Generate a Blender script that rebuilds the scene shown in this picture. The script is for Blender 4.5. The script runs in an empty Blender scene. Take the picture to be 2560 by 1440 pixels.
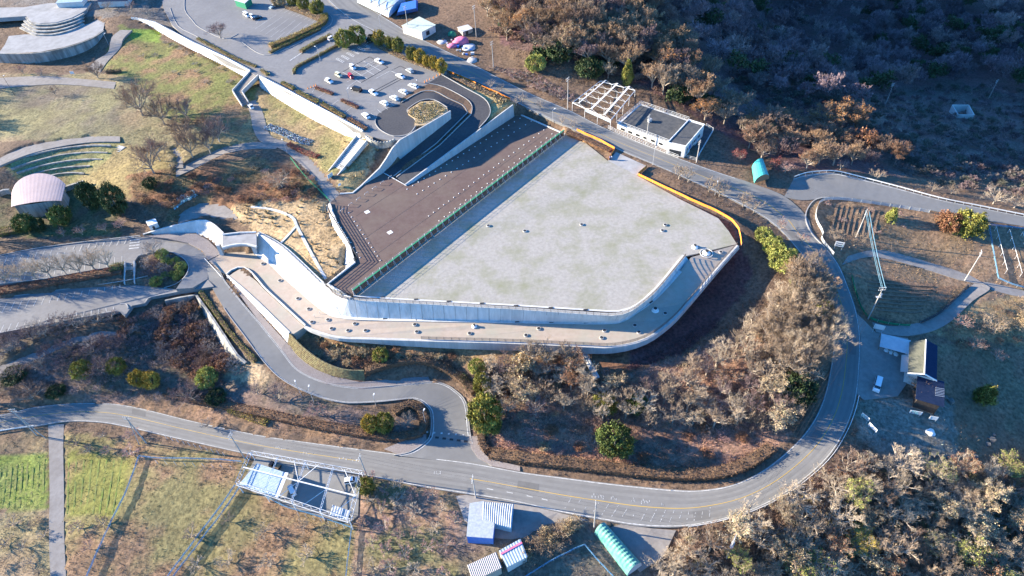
import bpy, math, random
import numpy as np
from mathutils import Vector
from mathutils.geometry import tessellate_polygon
S = bpy.context.scene
COL = S.collection
R = math.radians
# ------------------------------------------------------------------ camera
F_PX, PITCH, ROLL, CAMZ = 1707.0, R(45.7), R(3.75), 145.0
_c, _s = math.cos(PITCH), math.sin(PITCH)
FW = np.array([0, _c, -_s]); R0 = np.array([1.0, 0, 0]); U0 = np.array([0, _s, _c])
RT = math.cos(ROLL) * R0 - math.sin(ROLL) * U0
UP = math.sin(ROLL) * R0 + math.cos(ROLL) * U0
CP = np.array([0, 0, CAMZ])
def P(u, v, z):
    """point of the place at height z seen at photo pixel (u, v)"""
    d = FW * F_PX + RT * (u - 1280) - UP * (v - 720)
    t = (z - CAMZ) / d[2]
    return CP + d * t
def proj(p):
    q = np.asarray(p) - CP
    w = q @ FW
    return 1280 + F_PX * (q @ RT) / w, 720 - F_PX * (q @ UP) / w
cd = bpy.data.cameras.new('camera'); cam = bpy.data.objects.new('camera', cd); COL.objects.link(cam)
from mathutils import Matrix
cam.matrix_world = Matrix(((RT[0], UP[0], -FW[0], 0), (RT[1], UP[1], -FW[1], 0), (RT[2], UP[2], -FW[2], CAMZ), (0, 0, 0, 1)))
cd.sensor_width = 36; cd.lens = 36 * F_PX / 2560; cd.clip_start = 1; cd.clip_end = 3000
S.camera = cam
# ------------------------------------------------------------------ light
SUN_EL = R(16.0)
_d = P(1110, 510, 0) - P(1000, 500, 0)
SHD = np.array([_d[0], _d[1]]) / math.hypot(_d[0], _d[1])      # the way shadows fall on the ground
sd = bpy.data.lights.new('sun', 'SUN'); sun = bpy.data.objects.new('sun', sd); COL.objects.link(sun)
sd.energy = 5.0; sd.angle = R(0.55); sd.color = (1.0, 0.865, 0.66)
_l = Vector((SHD[0] * math.cos(SUN_EL), SHD[1] * math.cos(SUN_EL), -math.sin(SUN_EL)))
sun.rotation_euler = _l.to_track_quat('-Z', 'Y').to_euler()
W = bpy.data.worlds.new('World'); S.world = W; W.use_nodes = True
nt = W.node_tree; bg = nt.nodes['Background']; sky = nt.nodes.new('ShaderNodeTexSky')
sky.sky_type = 'NISHITA'; sky.sun_disc = False; sky.sun_elevation = SUN_EL; sky.ozone_density = 7.0; sky.air_density = 1.0; sky.dust_density = .3
sky.sun_rotation = math.atan2(-SHD[0], -SHD[1])
hs = nt.nodes.new('ShaderNodeHueSaturation'); hs.inputs['Saturation'].default_value = 1.1
nt.links.new(sky.outputs[0], hs.inputs['Color']); nt.links.new(hs.outputs[0], bg.inputs[0]); bg.inputs[1].default_value = 0.118
S.view_settings.view_transform = 'Standard'; S.view_settings.look = 'None'
S.view_settings.exposure = 2.1; S.view_settings.gamma = 1.0
S.cycles.max_bounces = 4; S.cycles.diffuse_bounces = 2; S.cycles.transparent_max_bounces = 8
S.cycles.use_denoising = True
# ------------------------------------------------------------------ materials
MATS = {}
def mat(name, c1, c2=None, scale=1.0, rough=0.9, detail=6, bump=0.0, spec=0.2, lo=0.35, hi=0.65, c3=None, s3=0.05, amt3=0.5, stretch=None, metal=0.0, attr=None, rnd=0.0, alpha=1.0):
    """procedural surface: two or three real-world colours mixed by noise"""
    if name in MATS: return MATS[name]
    m = bpy.data.materials.new(name); MATS[name] = m; m.use_nodes = True
    n = m.node_tree.nodes; l = m.node_tree.links; b = n['Principled BSDF']
    b.inputs['Roughness'].default_value = rough; b.inputs['Specular IOR Level'].default_value = spec; b.inputs['Metallic'].default_value = metal
    tc = n.new('ShaderNodeTexCoord'); src = tc.outputs['Object']
    if stretch:
        mp = n.new('ShaderNodeMapping'); mp.inputs['Scale'].default_value = stretch; l.new(src, mp.inputs[0]); src = mp.outputs[0]
    def noise(sc, d):
        t = n.new('ShaderNodeTexNoise'); t.inputs['Scale'].default_value = sc; t.inputs['Detail'].default_value = d
        t.inputs['Roughness'].default_value = 0.65; l.new(src, t.inputs['Vector']); return t.outputs['Fac']
    def mix(f, a, bb, mode='MIX'):
        x = n.new('ShaderNodeMix'); x.data_type = 'RGBA'; x.blend_type = mode
        for i, val in ((0, f), (6, a), (7, bb)):
            if hasattr(val, 'links'): l.new(val, x.inputs[i])
            elif i == 0: x.inputs[0].default_value = val
            else: x.inputs[i].default_value = (*val, 1)
        return x.outputs[2]
    def ramp(f, a, bb):
        r = n.new('ShaderNodeMapRange'); r.inputs[1].default_value = a; r.inputs[2].default_value = bb; l.new(f, r.inputs[0]); return r.outputs[0]
    base = c1
    if attr:
        a = n.new('ShaderNodeVertexColor'); a.layer_name = attr; base = a.outputs[0]
    fine = None
    if c2 is not None:
        fine = noise(scale, detail); base = mix(ramp(fine, lo, hi), base, c2) if not attr else mix(1.0, base, mix(ramp(fine, lo, hi), (0.55, 0.55, 0.55), (1.45, 1.42, 1.4)), 'MULTIPLY')
    if c3 is not None:
        f3 = ramp(noise(s3, 5), 0.45, 0.7); mm = n.new('ShaderNodeMath'); mm.operation = 'MULTIPLY'; mm.inputs[1].default_value = amt3; l.new(f3, mm.inputs[0])
        base = mix(mm.outputs[0], base, c3)
    if rnd:
        oi = n.new('ShaderNodeObjectInfo'); hs = n.new('ShaderNodeHueSaturation'); l.new(base, hs.inputs['Color']) if hasattr(base, 'links') else setattr(hs.inputs['Color'], 'default_value', (*base, 1))
        r = n.new('ShaderNodeMapRange'); r.inputs[3].default_value = 1 - rnd; r.inputs[4].default_value = 1 + rnd; l.new(oi.outputs['Random'], r.inputs[0]); l.new(r.outputs[0], hs.inputs['Value']); base = hs.outputs[0]
    if hasattr(base, 'links'): l.new(base, b.inputs['Base Color'])
    else: b.inputs['Base Color'].default_value = (*base, 1)
    if bump and fine is not None:
        bp = n.new('ShaderNodeBump'); bp.inputs['Strength'].default_value = bump; bp.inputs['Distance'].default_value = 0.3; l.new(fine, bp.inputs['Height']); l.new(bp.outputs[0], b.inputs['Normal'])
    if alpha < 1: b.inputs['Alpha'].default_value = alpha
    return m
M_ground = mat('ground', (.2, .14, .09), (1, 1, 1), 1.1, attr='Col', bump=.5, detail=8, c3=(.10, .075, .05), s3=.09, amt3=.3)
M_asph = mat('grey_asphalt', (.185, .181, .172), (.21, .206, .196), .5, c3=(.15, .147, .141), s3=.07, amt3=.6, bump=.1, rough=.8)
M_asph_lot = mat('lot_asphalt', (.175, .172, .172), (.22, .216, .212), .8, c3=(.135, .132, .134), s3=.05, amt3=.6, bump=.1, rough=.8)
M_asph_new = mat('new_asphalt', (.05, .05, .055), (.075, .074, .078), 1.5, c3=(.095, .09, .088), s3=.06, amt3=.5, rough=.8)
M_brown = mat('brown_asphalt', (.115, .078, .068), (.14, .1, .088), .5, c3=(.165, .132, .105), s3=.06, amt3=.7, detail=10, rough=.85)
M_yard = mat('yard_gravel', (.29, .27, .238), (.365, .34, .3), .9, c3=(.215, .215, .125), s3=.11, amt3=.8, bump=.15, lo=.36, hi=.64, detail=12)
M_terr = mat('terrace_concrete', (.35, .285, .232), (.40, .335, .28), .6, c3=(.3, .30, .24), s3=.12, amt3=.7)
M_conc = mat('pale_concrete', (.40, .395, .38), (.5, .495, .48), 1.2, c3=(.3, .305, .3), s3=.35, amt3=.6, stretch=(1, 1, .12), detail=10)
M_wconc = mat('white_concrete', (.50, .50, .48), (.62, .62, .6), 1.2, c3=(.36, .365, .35), s3=.35, amt3=.6, stretch=(1, 1, .12), detail=10)
M_stain = mat('stained_concrete', (.38, .37, .34), (.22, .215, .2), .5, stretch=(1, 1, .15), c3=(.12, .12, .11), s3=.5, amt3=.6)
M_disc = mat('disc_paving', (.36, .355, .35), (.27, .265, .26), .35, c3=(.2, .2, .19), s3=.15, amt3=.5)
M_path = mat('path_paving', (.22, .2, .185), (.28, .26, .24), .8, c3=(.17, .15, .13), s3=.15, amt3=.5)
M_brick = mat('brick_paving', (.2, .17, .16), (.28, .25, .24), 3.0, c3=(.15, .13, .12), s3=.3, amt3=.4)
M_white = mat('white_paint', (.75, .75, .73), (.66, .66, .65), 3, rough=.6)
M_worn = mat('worn_white_paint', (.6, .6, .58), (.3, .3, .29), 1.2, rough=.8)
M_yellow = mat('yellow_paint', (.6, .38, .06), (.5, .33, .08), 2, rough=.7)
M_sand = mat('sandy_soil', (.42, .3, .17), (.5, .38, .23), .5, c3=(.3, .21, .12), s3=.2, amt3=.6, bump=.4)
M_soil = mat('brown_soil', (.12, .075, .05), (.17, .11, .07), .8, bump=.5)
M_steel = mat('galvanised_steel', (.5, .51, .52), (.42, .43, .44), 2, rough=.5, metal=.3)
M_dark = mat('dark_metal', (.03, .03, .035), (.05, .05, .05), 3, rough=.6)
M_pole = mat('pole_concrete', (.42, .4, .37), (.34, .32, .3), 2)
M_cable = mat('cable_rubber', (.03, .03, .035), None)
M_bluecable = mat('blue_cable', (.12, .24, .33), None)
M_glass = mat('dark_glass', (.02, .025, .03), None, rough=.12, spec=.6)
M_tyre = mat('tyre_rubber', (.02, .02, .02), None)
M_orange = mat('orange_net', (.72, .22, .03), (.8, .29, .05), 2, rough=.8)
M_green = mat('green_sheet', (.03, .2, .11), (.04, .25, .14), 2)
M_bluenet = mat('blue_net', (.08, .22, .42), (.16, .36, .52), .6, alpha=.45)
M_bnet = mat('brown_windbreak', (.075, .055, .045), (.1, .075, .06), 6, alpha=.72)
M_bark = mat('grey_bark', (.36, .31, .25), (.27, .23, .19), 3, rnd=.25)
M_twig = {k: mat('twigs_' + k, c, None, rnd=.22) for k, c in dict(beige=(.3, .225, .16), brown=(.215, .145, .105), grey=(.28, .24, .215), purple=(.18, .125, .12), pink=(.36, .22, .19), pale=(.43, .345, .25), tan=(.33, .22, .135)).items()}
M_leaf = {k: mat('leaves_' + k, c, (1, 1, 1), .8, attr='Col', rnd=.15, rough=.7) for k, c in dict(g=(1, 1, 1)).items()}
LEAFC = dict(green=(.1, .13, .035), olive=(.2, .195, .045), dark=(.05, .075, .03), gold=(.33, .25, .05), orange=(.36, .17, .06), rust=(.22, .11, .06), straw=(.38, .29, .17), lime=(.27, .28, .075), cream=(.45, .36, .22), red=(.2, .05, .04))
# ------------------------------------------------------------------ mesh helpers
class MB:
    def __init__(s): s.v = []; s.f = []
    def add(s, vs, fs):
        o = len(s.v); s.v += [tuple(float(c) for c in q) for q in vs]; s.f += [tuple(o + i for i in f) for f in fs]; return s
    def hexa(s, b, t):
        """8-corner block from bottom and top rings (same order)"""
        n = len(b); s.add(list(b) + list(t), [tuple(range(n))[::-1], tuple(range(n, 2 * n))] + [(i, (i + 1) % n, n + (i + 1) % n, n + i) for i in range(n)]); return s
    def box(s, c, sx, sy, sz, rz=0.0):
        """box with its base centre at c"""
        ca, sa = math.cos(rz), math.sin(rz)
        q = [(c[0] + ca * x - sa * y, c[1] + sa * x + ca * y) for x, y in ((-sx / 2, -sy / 2), (sx / 2, -sy / 2), (sx / 2, sy / 2), (-sx / 2, sy / 2))]
        return s.hexa([(x, y, c[2]) for x, y in q], [(x, y, c[2] + sz) for x, y in q])
    def tube(s, p, q, r0, r1=None, n=6, caps=True):
        p = np.array(p, float); q = np.array(q, float); r1 = r0 if r1 is None else r1
        d = q - p; L = np.linalg.norm(d)
        if L < 1e-6: return s
        d /= L; a = np.cross(d, (0, 0, 1.0) if abs(d[2]) < .9 else (1.0, 0, 0)); a /= np.linalg.norm(a); b = np.cross(d, a)
        cs = [(math.cos(2 * math.pi * i / n + .3), math.sin(2 * math.pi * i / n + .3)) for i in range(n)]
        vs = [p + (a * x + b * y) * r0 for x, y in cs] + [q + (a * x + b * y) * r1 for x, y in cs]
        fs = [(i, (i + 1) % n, n + (i + 1) % n, n + i) for i in range(n)]
        if caps: fs += [tuple(range(n))[::-1], tuple(range(n, 2 * n))]
        return s.add(vs, fs)
    def path(s, pts, r, n=5):
        for a, b in zip(pts[:-1], pts[1:]): s.tube(a, b, r, n=n)
        return s
    def bar(s, pts, w, h):
        """rectangular bar swept along points (width w across, height h up)"""
        pts = [np.array(p, float) for p in pts]; N = len(pts); ring = []
        for i, p in enumerate(pts):
            d = pts[min(i + 1, N - 1)] - pts[max(i - 1, 0)]; t = np.array([-d[1], d[0], 0]); t /= (np.linalg.norm(t) + 1e-9)
            ring += [p - t * w / 2, p + t * w / 2, p + t * w / 2 + (0, 0, h), p - t * w / 2 + (0, 0, h)]
        fs = [(3, 2, 1, 0), tuple(4 * (N - 1) + k for k in range(4))]
        for i in range(N - 1):
            for k in range(4): fs.append((4 * i + k, 4 * i + (k + 1) % 4, 4 * i + 4 + (k + 1) % 4, 4 * i + 4 + k))
        return s.add(ring, fs)
    def mesh(s, name):
        me = bpy.data.meshes.new(name); me.from_pydata(s.v, [], s.f); me.update(); return me
    def obj(s, name, m, parent=None, smooth=False):
        return link(name, s.mesh(name), m, parent, smooth)
def link(name, me, m, parent=None, smooth=False):
    o = bpy.data.objects.new(name, me); COL.objects.link(o)
    if m is not None and len(me.materials) == 0: me.materials.append(m)
    if parent is not None: o.parent = parent
    if smooth: me.polygons.foreach_set('use_smooth', [True] * len(me.polygons))
    return o
def npmesh(name, verts, tris, cols=None):
    """big triangle mesh straight from arrays (cols: one colour per triangle)"""
    me = bpy.data.meshes.new(name); verts = np.asarray(verts, np.float32); tris = np.asarray(tris, np.int32)
    me.vertices.add(len(verts)); me.vertices.foreach_set('co', verts.ravel())
    me.loops.add(tris.size); me.loops.foreach_set('vertex_index', tris.ravel())
    me.polygons.add(len(tris)); me.polygons.foreach_set('loop_start', np.arange(0, tris.size, 3, dtype=np.int32))
    me.update(calc_edges=True)
    if cols is not None:
        a = me.color_attributes.new('Col', 'FLOAT_COLOR', 'CORNER')
        c = np.ones((len(tris), 3, 4), np.float32); c[:, :, :3] = np.asarray(cols)[:, None, :]; a.data.foreach_set('color', c.ravel())
    return me
def tag(o, label, cat, group=None, kind=None):
    if label: o['label'] = label
    if cat: o['category'] = cat
    if group: o['group'] = group
    if kind: o['kind'] = kind
    return o
def struct(o): o['kind'] = 'structure'; return o
def thing(name, loc, label, cat, group=None, rz=0.0):
    o = bpy.data.objects.new(name, None); COL.objects.link(o); o.location = [float(x) for x in loc]; o.rotation_euler = (0, 0, rz); o.empty_display_size = .2
    return tag(o, label, cat, group)
def dup(t, loc, rz=0.0, sc=None, label=None, group=None, mats=None):
    """copy of a thing with copies of its parts and sub-parts"""
    r = t.copy(); COL.objects.link(r); r.location = [float(x) for x in loc]; r.rotation_euler = (0, 0, rz)
    if sc is not None: r.scale = sc if hasattr(sc, '__len__') else (sc, sc, sc)
    if label: r['label'] = label
    if group: r['group'] = group
    def rec(a, b):
        for ch in list(a.children):
            c = ch.copy(); COL.objects.link(c); c.parent = b
            if mats and ch.name.split('.')[0] in mats:
                c.material_slots[0].link = 'OBJECT'; c.material_slots[0].material = mats[ch.name.split('.')[0]]
            rec(ch, c)
    rec(t, r); return r
def spline(pts, n=4):
    """Catmull-Rom through rows of numbers"""
    a = np.array(pts, float); out = []
    for i in range(len(a) - 1):
        p0, p1, p2, p3 = a[max(i - 1, 0)], a[i], a[i + 1], a[min(i + 2, len(a) - 1)]
        for k in range(n):
            t = k / n; out.append(.5 * (2 * p1 + (p2 - p0) * t + (2 * p0 - 5 * p1 + 4 * p2 - p3) * t * t + (3 * p1 - p0 - 3 * p2 + p3) * t ** 3))
    out.append(a[-1]); return np.array(out)
def evenly(pts, step):
    """points every step metres along a 3D polyline"""
    pts = np.array(pts, float); seg = np.linalg.norm(np.diff(pts, axis=0), axis=1); cum = np.r_[0, np.cumsum(seg)]
    n = max(1, int(round(cum[-1] / step))); s = np.linspace(0, cum[-1], n + 1)
    return np.array([[np.interp(x, cum, pts[:, k]) for k in range(3)] for x in s])
def P3(pts, n=1):
    """list of (u, v, z) -> world points (smoothed when n > 1)"""
    w = [P(*p) for p in pts]; return spline(w, n) if n > 1 else np.array(w)
# ------------------------------------------------------------------ terrain heights
MAIN = [((-90,1045),(-90,1100),-17.6),((0,1037),(0,1078),-17.2),((90,1017),(90,1066),-17),((185,1008),(170,1054),-17),((270,1008),(255,1057),-17),((330,1016),(330,1071),-17),((400,1032),(395,1086),-16.8),((480,1052),(470,1103),-16.6),((640,1086),(620,1136),-16),((760,1104),(740,1160),-15.6),((960,1130),(927,1192),-15),((1060,1142),(1050,1217),-14.7),((1180,1157),(1170,1236),-14.3),((1300,1179),(1285,1255),-14),((1400,1192),(1395,1280),-13.7),((1500,1205),(1492,1298),-13.4),((1600,1216),(1595,1315),-13.1),((1690,1224),(1695,1318),-12.8),((1750,1225),(1780,1306),-12.5),((1830,1212),(1868,1281),-12),((1900,1180),(1952,1241),-11.5),((1960,1135),(2026,1187),-11),((2010,1085),(2080,1132),-10.3),((2045,1030),(2120,1062),-9.6),((2066,970),(2142,990),-8.9),((2080,895),(2150,905),-8),((2083,845),(2151,845),-7.3),((2077,795),(2142,782),-6.5),((2060,732),(2121,718),-5.6),((2022,662),(2096,660),-4.6),((1985,614),(2062,616),-3.9),((1950,575),(2032,580),-3.3),((1905,540),(2016,540),-2.8),((1845,508),(1960,490),-2),((1795,482),(1880,458),-1.3),((1750,462),(1800,432),-.8),((1655,420),(1715,402),.2),((1540,372),(1612,362),1),((1440,327),(1503,316),1.8),((1360,290),(1427,277),2.7),((1280,251),(1340,240),3.6),((1200,208),(1258,200),4.8),((1120,176),(1178,158),6),((1050,135),(1100,120),6.9),((980,98),(1035,88),7.5),((915,68),(985,58),7.8),((865,40),(930,22),8),((815,-5),(890,-15),8.2),((780,-60),(860,-70),8.4)]
BRANCH = [((1985,446),(1960,492),-2.1),((2010,437),(2000,500),-2.3),((2048,432),(2038,498),-2.5),((2090,432),(2072,492),-2.7),((2150,446),(2125,495),-3),((2250,472),(2220,507),-3.7),((2350,499),(2325,525),-4.3),((2450,519),(2435,547),-5),((2560,541),(2550,564),-5.7),((2660,560),(2650,585),-6.3),((2900,610),(2890,638),-8)]
ACCESS = [((520,660),(553,680),-7.6),((519,695),(562,702),-7.8),((560,770),(606,757),-8.5),((610,838),(650,808),-9.3),((660,905),(702,872),-10.1),((707,950),(745,925),-10.8),((777,985),(815,957),-11.4),((852,1006),(890,969),-11.8),((927,1006),(955,966),-12.1),((985,1001),(1015,961),-12.3),((1025,997),(1077,955),-12.6),((1050,1003),(1110,960),-12.8),((1068,1018),(1138,976),-13.1),((1077,1036),(1165,1007),-13.5),((1077,1080),(1175,1080),-14.1),((1064,1105),(1182,1110),-14.3),((1025,1130),(1200,1140),-14.5),((985,1138),(1230,1167),-14.6)]
DRIVE = [((120,1062),(160,1060),-17.3),((122,1120),(158,1120),-18.2),((124,1240),(160,1240),-19.8),((122,1330),(160,1330),-20.8),((126,1460),(166,1460),-22)]
LANE = [((2180,805),(2190,830),-8.2),((2240,815),(2270,840),-8.9),((2330,795),(2360,815),-9.5),((2400,735),(2432,752),-9.8),((2440,700),(2475,718),-9.8),((2395,678),(2400,700),-9.4),((2320,655),(2310,672),-8.6),((2240,632),(2230,650),-7.6),((2180,625),(2170,642),-6.6),((2120,640),(2105,662),-5.2)]
LANE2 = [((2440,700),(2455,718),-9.8),((2500,712),(2500,730),-10.4),((2590,735),(2590,752),-11.3)]
LANE_A = [((1022,272),(1000,258),8),((1050,253),(1052,231),8),((1085,250),(1087,230),7.9),((1112,267),(1120,247),7.2),((1126,284),(1155,264),6.1),((1128,296),(1168,281),5.1),((1105,314),(1150,302),4.3),((1047,360),(1087,359),2.5),((957,432),(982,441),.45)]
LANE_B = [((1070,208),(1104,187),8),((1110,218),(1165,221),7.4),((1165,247),(1210,246),6.7),((1180,266),(1225,270),6),((1177,286),(1222,292),5.3),((1150,318),(1198,320),4.3),((1092,366),(1152,360),2.6),((990,444),(1017,463),.45)]
CTRL = """-50 -30 9;100 20 8;250 30 8.5;300 55 8;60 160 3;150 160 3;240 115 4;-40 150 3;290 80 7;300 110 5;250 165 3;350 80 6;420 150 4.5;500 200 4;600 240 3.5;450 230 3;350 170 3.5;0 260 2.5;100 290 2;280 300 2;250 200 3;0 200 3;400 330 1.5;540 330 2;640 270 2.5;700 250 3;800 310 2.5;860 355 2;640 350 1;740 400 .5;830 490 .2;60 380 1.4;150 363 1.4;250 350 1.4;0 398 1.4;150 381 .5;230 374 .5;60 400 .5;150 396 -.6;230 390 -.6;60 415 -.5;150 411 -1.7;230 405 -1.7;60 432 -1.7;150 425 -2.7;70 447 -2.8;150 440 -3.6;200 436 -3.8;100 530 -5;230 570 -5.5;350 420 0;440 420 .5;540 400 .5;480 450 -1;600 430 0;700 440 .5;300 500 -3.5;400 500 -2.5;560 470 -1;430 560 -4.5;540 550 -4;770 520 -.2;700 540 -1.5;790 600 -1.6;860 655 -1.2;700 600 -2.6;770 690 -2;640 570 -3;150 640 -6.3;0 600 -6;300 588 -6;200 600 -6;0 722 -7.6;300 690 -7.2;150 780 -8.8;0 865 -11;250 840 -11;0 905 -12;300 900 -13;450 830 -14;520 850 -14;550 930 -13.5;400 950 -14;200 975 -15;620 950 -12.5;600 1045 -15.2;800 1065 -14.6;950 1090 -14.6;960 1040 -13.3;870 880 -8.8;960 870 -8.3;1040 905 -9;1200 885 -8.2;1450 890 -8.5;1100 935 -12;1300 1000 -10.5;1500 1000 -10;1700 920 -9.5;1600 1100 -12;1400 1130 -13.2;1250 1110 -13.8;1900 850 -8;1950 950 -8.3;1800 1150 -12;1990 800 -6.6;1885 660 -5.2;1830 735 -7.7;1770 800 -8.9;1690 865 -9.3;1620 895 -9;1950 700 -4.6;1850 570 -1.2;1720 465 -.3;1900 610 -2.8;1350 305 1.8;1250 60 9;1280 120 7;1350 60 12;1450 120 11;1550 60 12;1500 180 6;1600 200 5;1700 230 3;1760 150 -4;1300 -20 14;1480 -60 20;1400 230 4;1650 320 .4;1770 330 -.6;1850 330 -4;1900 400 -1.8;2000 400 -4.5;1950 320 -10;2150 280 -16;2250 340 -20;2080 360 -12;1850 100 -30;2000 200 -36;2200 250 -40;2400 285 -43;2560 300 -46;2100 0 -58;2400 50 -62;2600 0 -64;1800 -40 -42;1680 0 -16;1500 -160 34;1350 -160 28;1750 -160 -20;940 380 5;920 420 2;885 470 .3;960 372 6.5;1180 232 6.6;1250 246 5.9;1260 262 5.6;1215 305 5.2;2500 420 -27;2400 400 -24;2560 485 -13;2250 440 -9;2200 575 -4.8;2400 610 -6.8;2540 650 -8.5;2300 720 -8.6;2250 775 -8.4;2150 720 -6.5;2400 770 -10;2540 800 -12;2280 900 -9.4;2200 960 -8.9;2450 900 -13;2580 1000 -17;2300 1050 -11;2350 1120 -13;2200 1130 -12.5;2500 1150 -17.5;2300 1250 -17;2150 1300 -15.5;2000 1300 -15;2500 1440 -23;2200 1440 -19.5;1900 1420 -17;1700 1370 -14.8;1500 1420 -16;1300 1400 -15.6;1200 1300 -15;1000 1300 -16;1000 1460 -18.5;740 1220 -16.6;700 1350 -19;500 1300 -19.5;300 1300 -19.6;60 1300 -20.8;-40 1460 -23;60 1130 -18.4;300 1120 -17.8;-60 700 -8;-80 900 -13;-80 400 0;950 -40 9;1150 -60 10;1160 40 9;1090 60 8.4"""
cp = [P(*map(float, q.split())) for q in CTRL.split(';')]
for st in (LANE_A, LANE_B):
    for k, (a, b, z) in enumerate(st): cp += [P(*a, z - .5), P(*b, z - .5)]
for st in (MAIN, BRANCH, ACCESS, DRIVE, LANE, LANE2):
    for k, (a, b, z) in enumerate(st): cp += [P(*a, z - .05), P(*b, z - .05)]
cp += [np.array(q, float) for q in ((40, 380, 36), (45, 460, 46), (-30, 440, 44), (50, 590, 55), (100, 400, 14), (190, 470, -40), (380, 590, -66), (-200, 590, 30))]  # unseen ridge added beyond the view to shade the valley, with its slopes
cp = np.array(cp)
# drop near-duplicates
keep = []
for q in cp:
    if all((q[0] - cp[j][0]) ** 2 + (q[1] - cp[j][1]) ** 2 > 4 for j in keep): keep.append(len(keep) if False else int(np.where((cp == q).all(1))[0][0]))
cp = cp[keep]
def _phi(d2): return .5 * d2 * np.log(d2 + 1e-12)
_xy = cp[:, :2] / 100; _n = len(cp)
_K = _phi(((_xy[:, None] - _xy[None]) ** 2).sum(-1)) + 2e-4 * np.eye(_n)
_Q = np.c_[np.ones(_n), _xy]
_A = np.block([[_K, _Q], [_Q.T, np.zeros((3, 3))]]); _w = np.linalg.solve(_A, np.r_[cp[:, 2], 0, 0, 0])
def tps(x, y):
    q = np.c_[np.ravel(x), np.ravel(y)] / 100; out = np.empty(len(q))
    for i in range(0, len(q), 20000):
        b = q[i:i + 20000]; out[i:i + 20000] = _phi(((b[:, None] - _xy[None]) ** 2).sum(-1)) @ _w[:_n] + _w[_n] + b @ _w[_n + 1:]
    return np.clip(out, -72, 60).reshape(np.shape(x))
GX0, GX1, GY0, GY1, GS = -330.0, 420.0, 20.0, 600.0, 1.25
gx = np.arange(GX0, GX1 + .01, GS); gy = np.arange(GY0, GY1 + .01, GS)
_cx, _cy = np.meshgrid(gx[::4], gy[::4]); _hc = tps(_cx, _cy)
def _bil(x, y, x0, y0, s, h):
    fx = np.clip((np.asarray(x) - x0) / s, 0, h.shape[1] - 1.001); fy = np.clip((np.asarray(y) - y0) / s, 0, h.shape[0] - 1.001)
    i = fx.astype(int); j = fy.astype(int); a = fx - i; b = fy - j
    return (h[j, i] * (1 - a) + h[j, i + 1] * a) * (1 - b) + (h[j + 1, i] * (1 - a) + h[j + 1, i + 1] * a) * b
XX, YY = np.meshgrid(gx, gy); HH = _bil(XX, YY, GX0, GY0, GS * 4, _hc)
H0 = HH.copy()
def H(x, y): return float(_bil(x, y, GX0, GY0, GS, H0))
def G(u, v, dz=0.0):
    """point of the terrain seen at photo pixel (u, v)"""
    z = -5.0
    for _ in range(14):
        p = P(u, v, z); z = .4 * z + .6 * (H(p[0], p[1]) + dz)
    p = P(u, v, z); return np.array([p[0], p[1], z])
# ------------------------------------------------------------------ hard surfaces (each a sheet with a skirt)
HARD = []          # triangles that push the terrain down
def carve(tris, drop=.22):
    for t in tris: HARD.append((np.array(t), drop))
def strip(name, st, m, n=4, skirt=.8, kind='structure', lift=0.0, crv=True):
    a = np.array([np.r_[P(*x, z), P(*y, z)] for x, y, z in st]); a = spline(a, n) if n > 1 else a
    L, Rr = a[:, :3] + (0, 0, lift), a[:, 3:] + (0, 0, lift); mb = MB(); N = len(L)
    mb.add(np.r_[L, Rr], [(i, N + i, N + i + 1, i + 1) for i in range(N - 1)])
    for e in (L, Rr):
        mb.add(np.r_[e, e - (0, 0, skirt)], [(i, i + 1, N + i + 1, N + i) for i in range(N - 1)])
    if crv: carve([t for i in range(N - 1) for t in ((L[i], Rr[i], Rr[i + 1]), (L[i], Rr[i + 1], L[i + 1]))])
    o = mb.obj(name, m)
    if kind: o['kind'] = kind
    return o, L, Rr
def sheet(name, pts, m, skirt=.8, kind='structure', crv=True, drop=.22, parent=None):
    """flat or sloping area from (u, v, z) corners"""
    w = [P(*p) for p in pts]; N = len(w); tri = tessellate_polygon([[Vector((q[0], q[1], 0)) for q in w]])
    mb = MB(); mb.add(w, [tuple(t) for t in tri])
    if skirt: mb.add(w + [q - (0, 0, skirt) for q in w], [(i, (i + 1) % N, N + (i + 1) % N, N + i) for i in range(N)])
    if crv: carve([[w[i] for i in t] for t in tri], drop)
    o = mb.obj(name, m, parent)
    if kind: o['kind'] = kind
    return o
def zz(pts, z): return [(u, v, z) for u, v in pts]
def along(Lp, Rp, f0, f1, i0=0, i1=None, lift=.03):
    """marking strip between fractions f0 and f1 of a road's width"""
    L, Q = Lp[i0:i1], Rp[i0:i1]; a = L + (Q - L) * f0 + (0, 0, lift); b = L + (Q - L) * f1 + (0, 0, lift); N = len(a)
    return np.r_[a, b], [(i, N + i, N + i + 1, i + 1) for i in range(N - 1)]
road, mL, mR = strip('road', MAIN, M_asph, 4)
branch, bL, bR = strip('side_road', BRANCH, M_asph, 4, lift=.02)
access, aL, aR = strip('access_road', ACCESS, M_asph, 4, lift=.02)
strip('farm_track', DRIVE, M_path, 3); strip('lane', LANE, M_path, 4, lift=.01); strip('lane', LANE2, M_path, 3)
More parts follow.
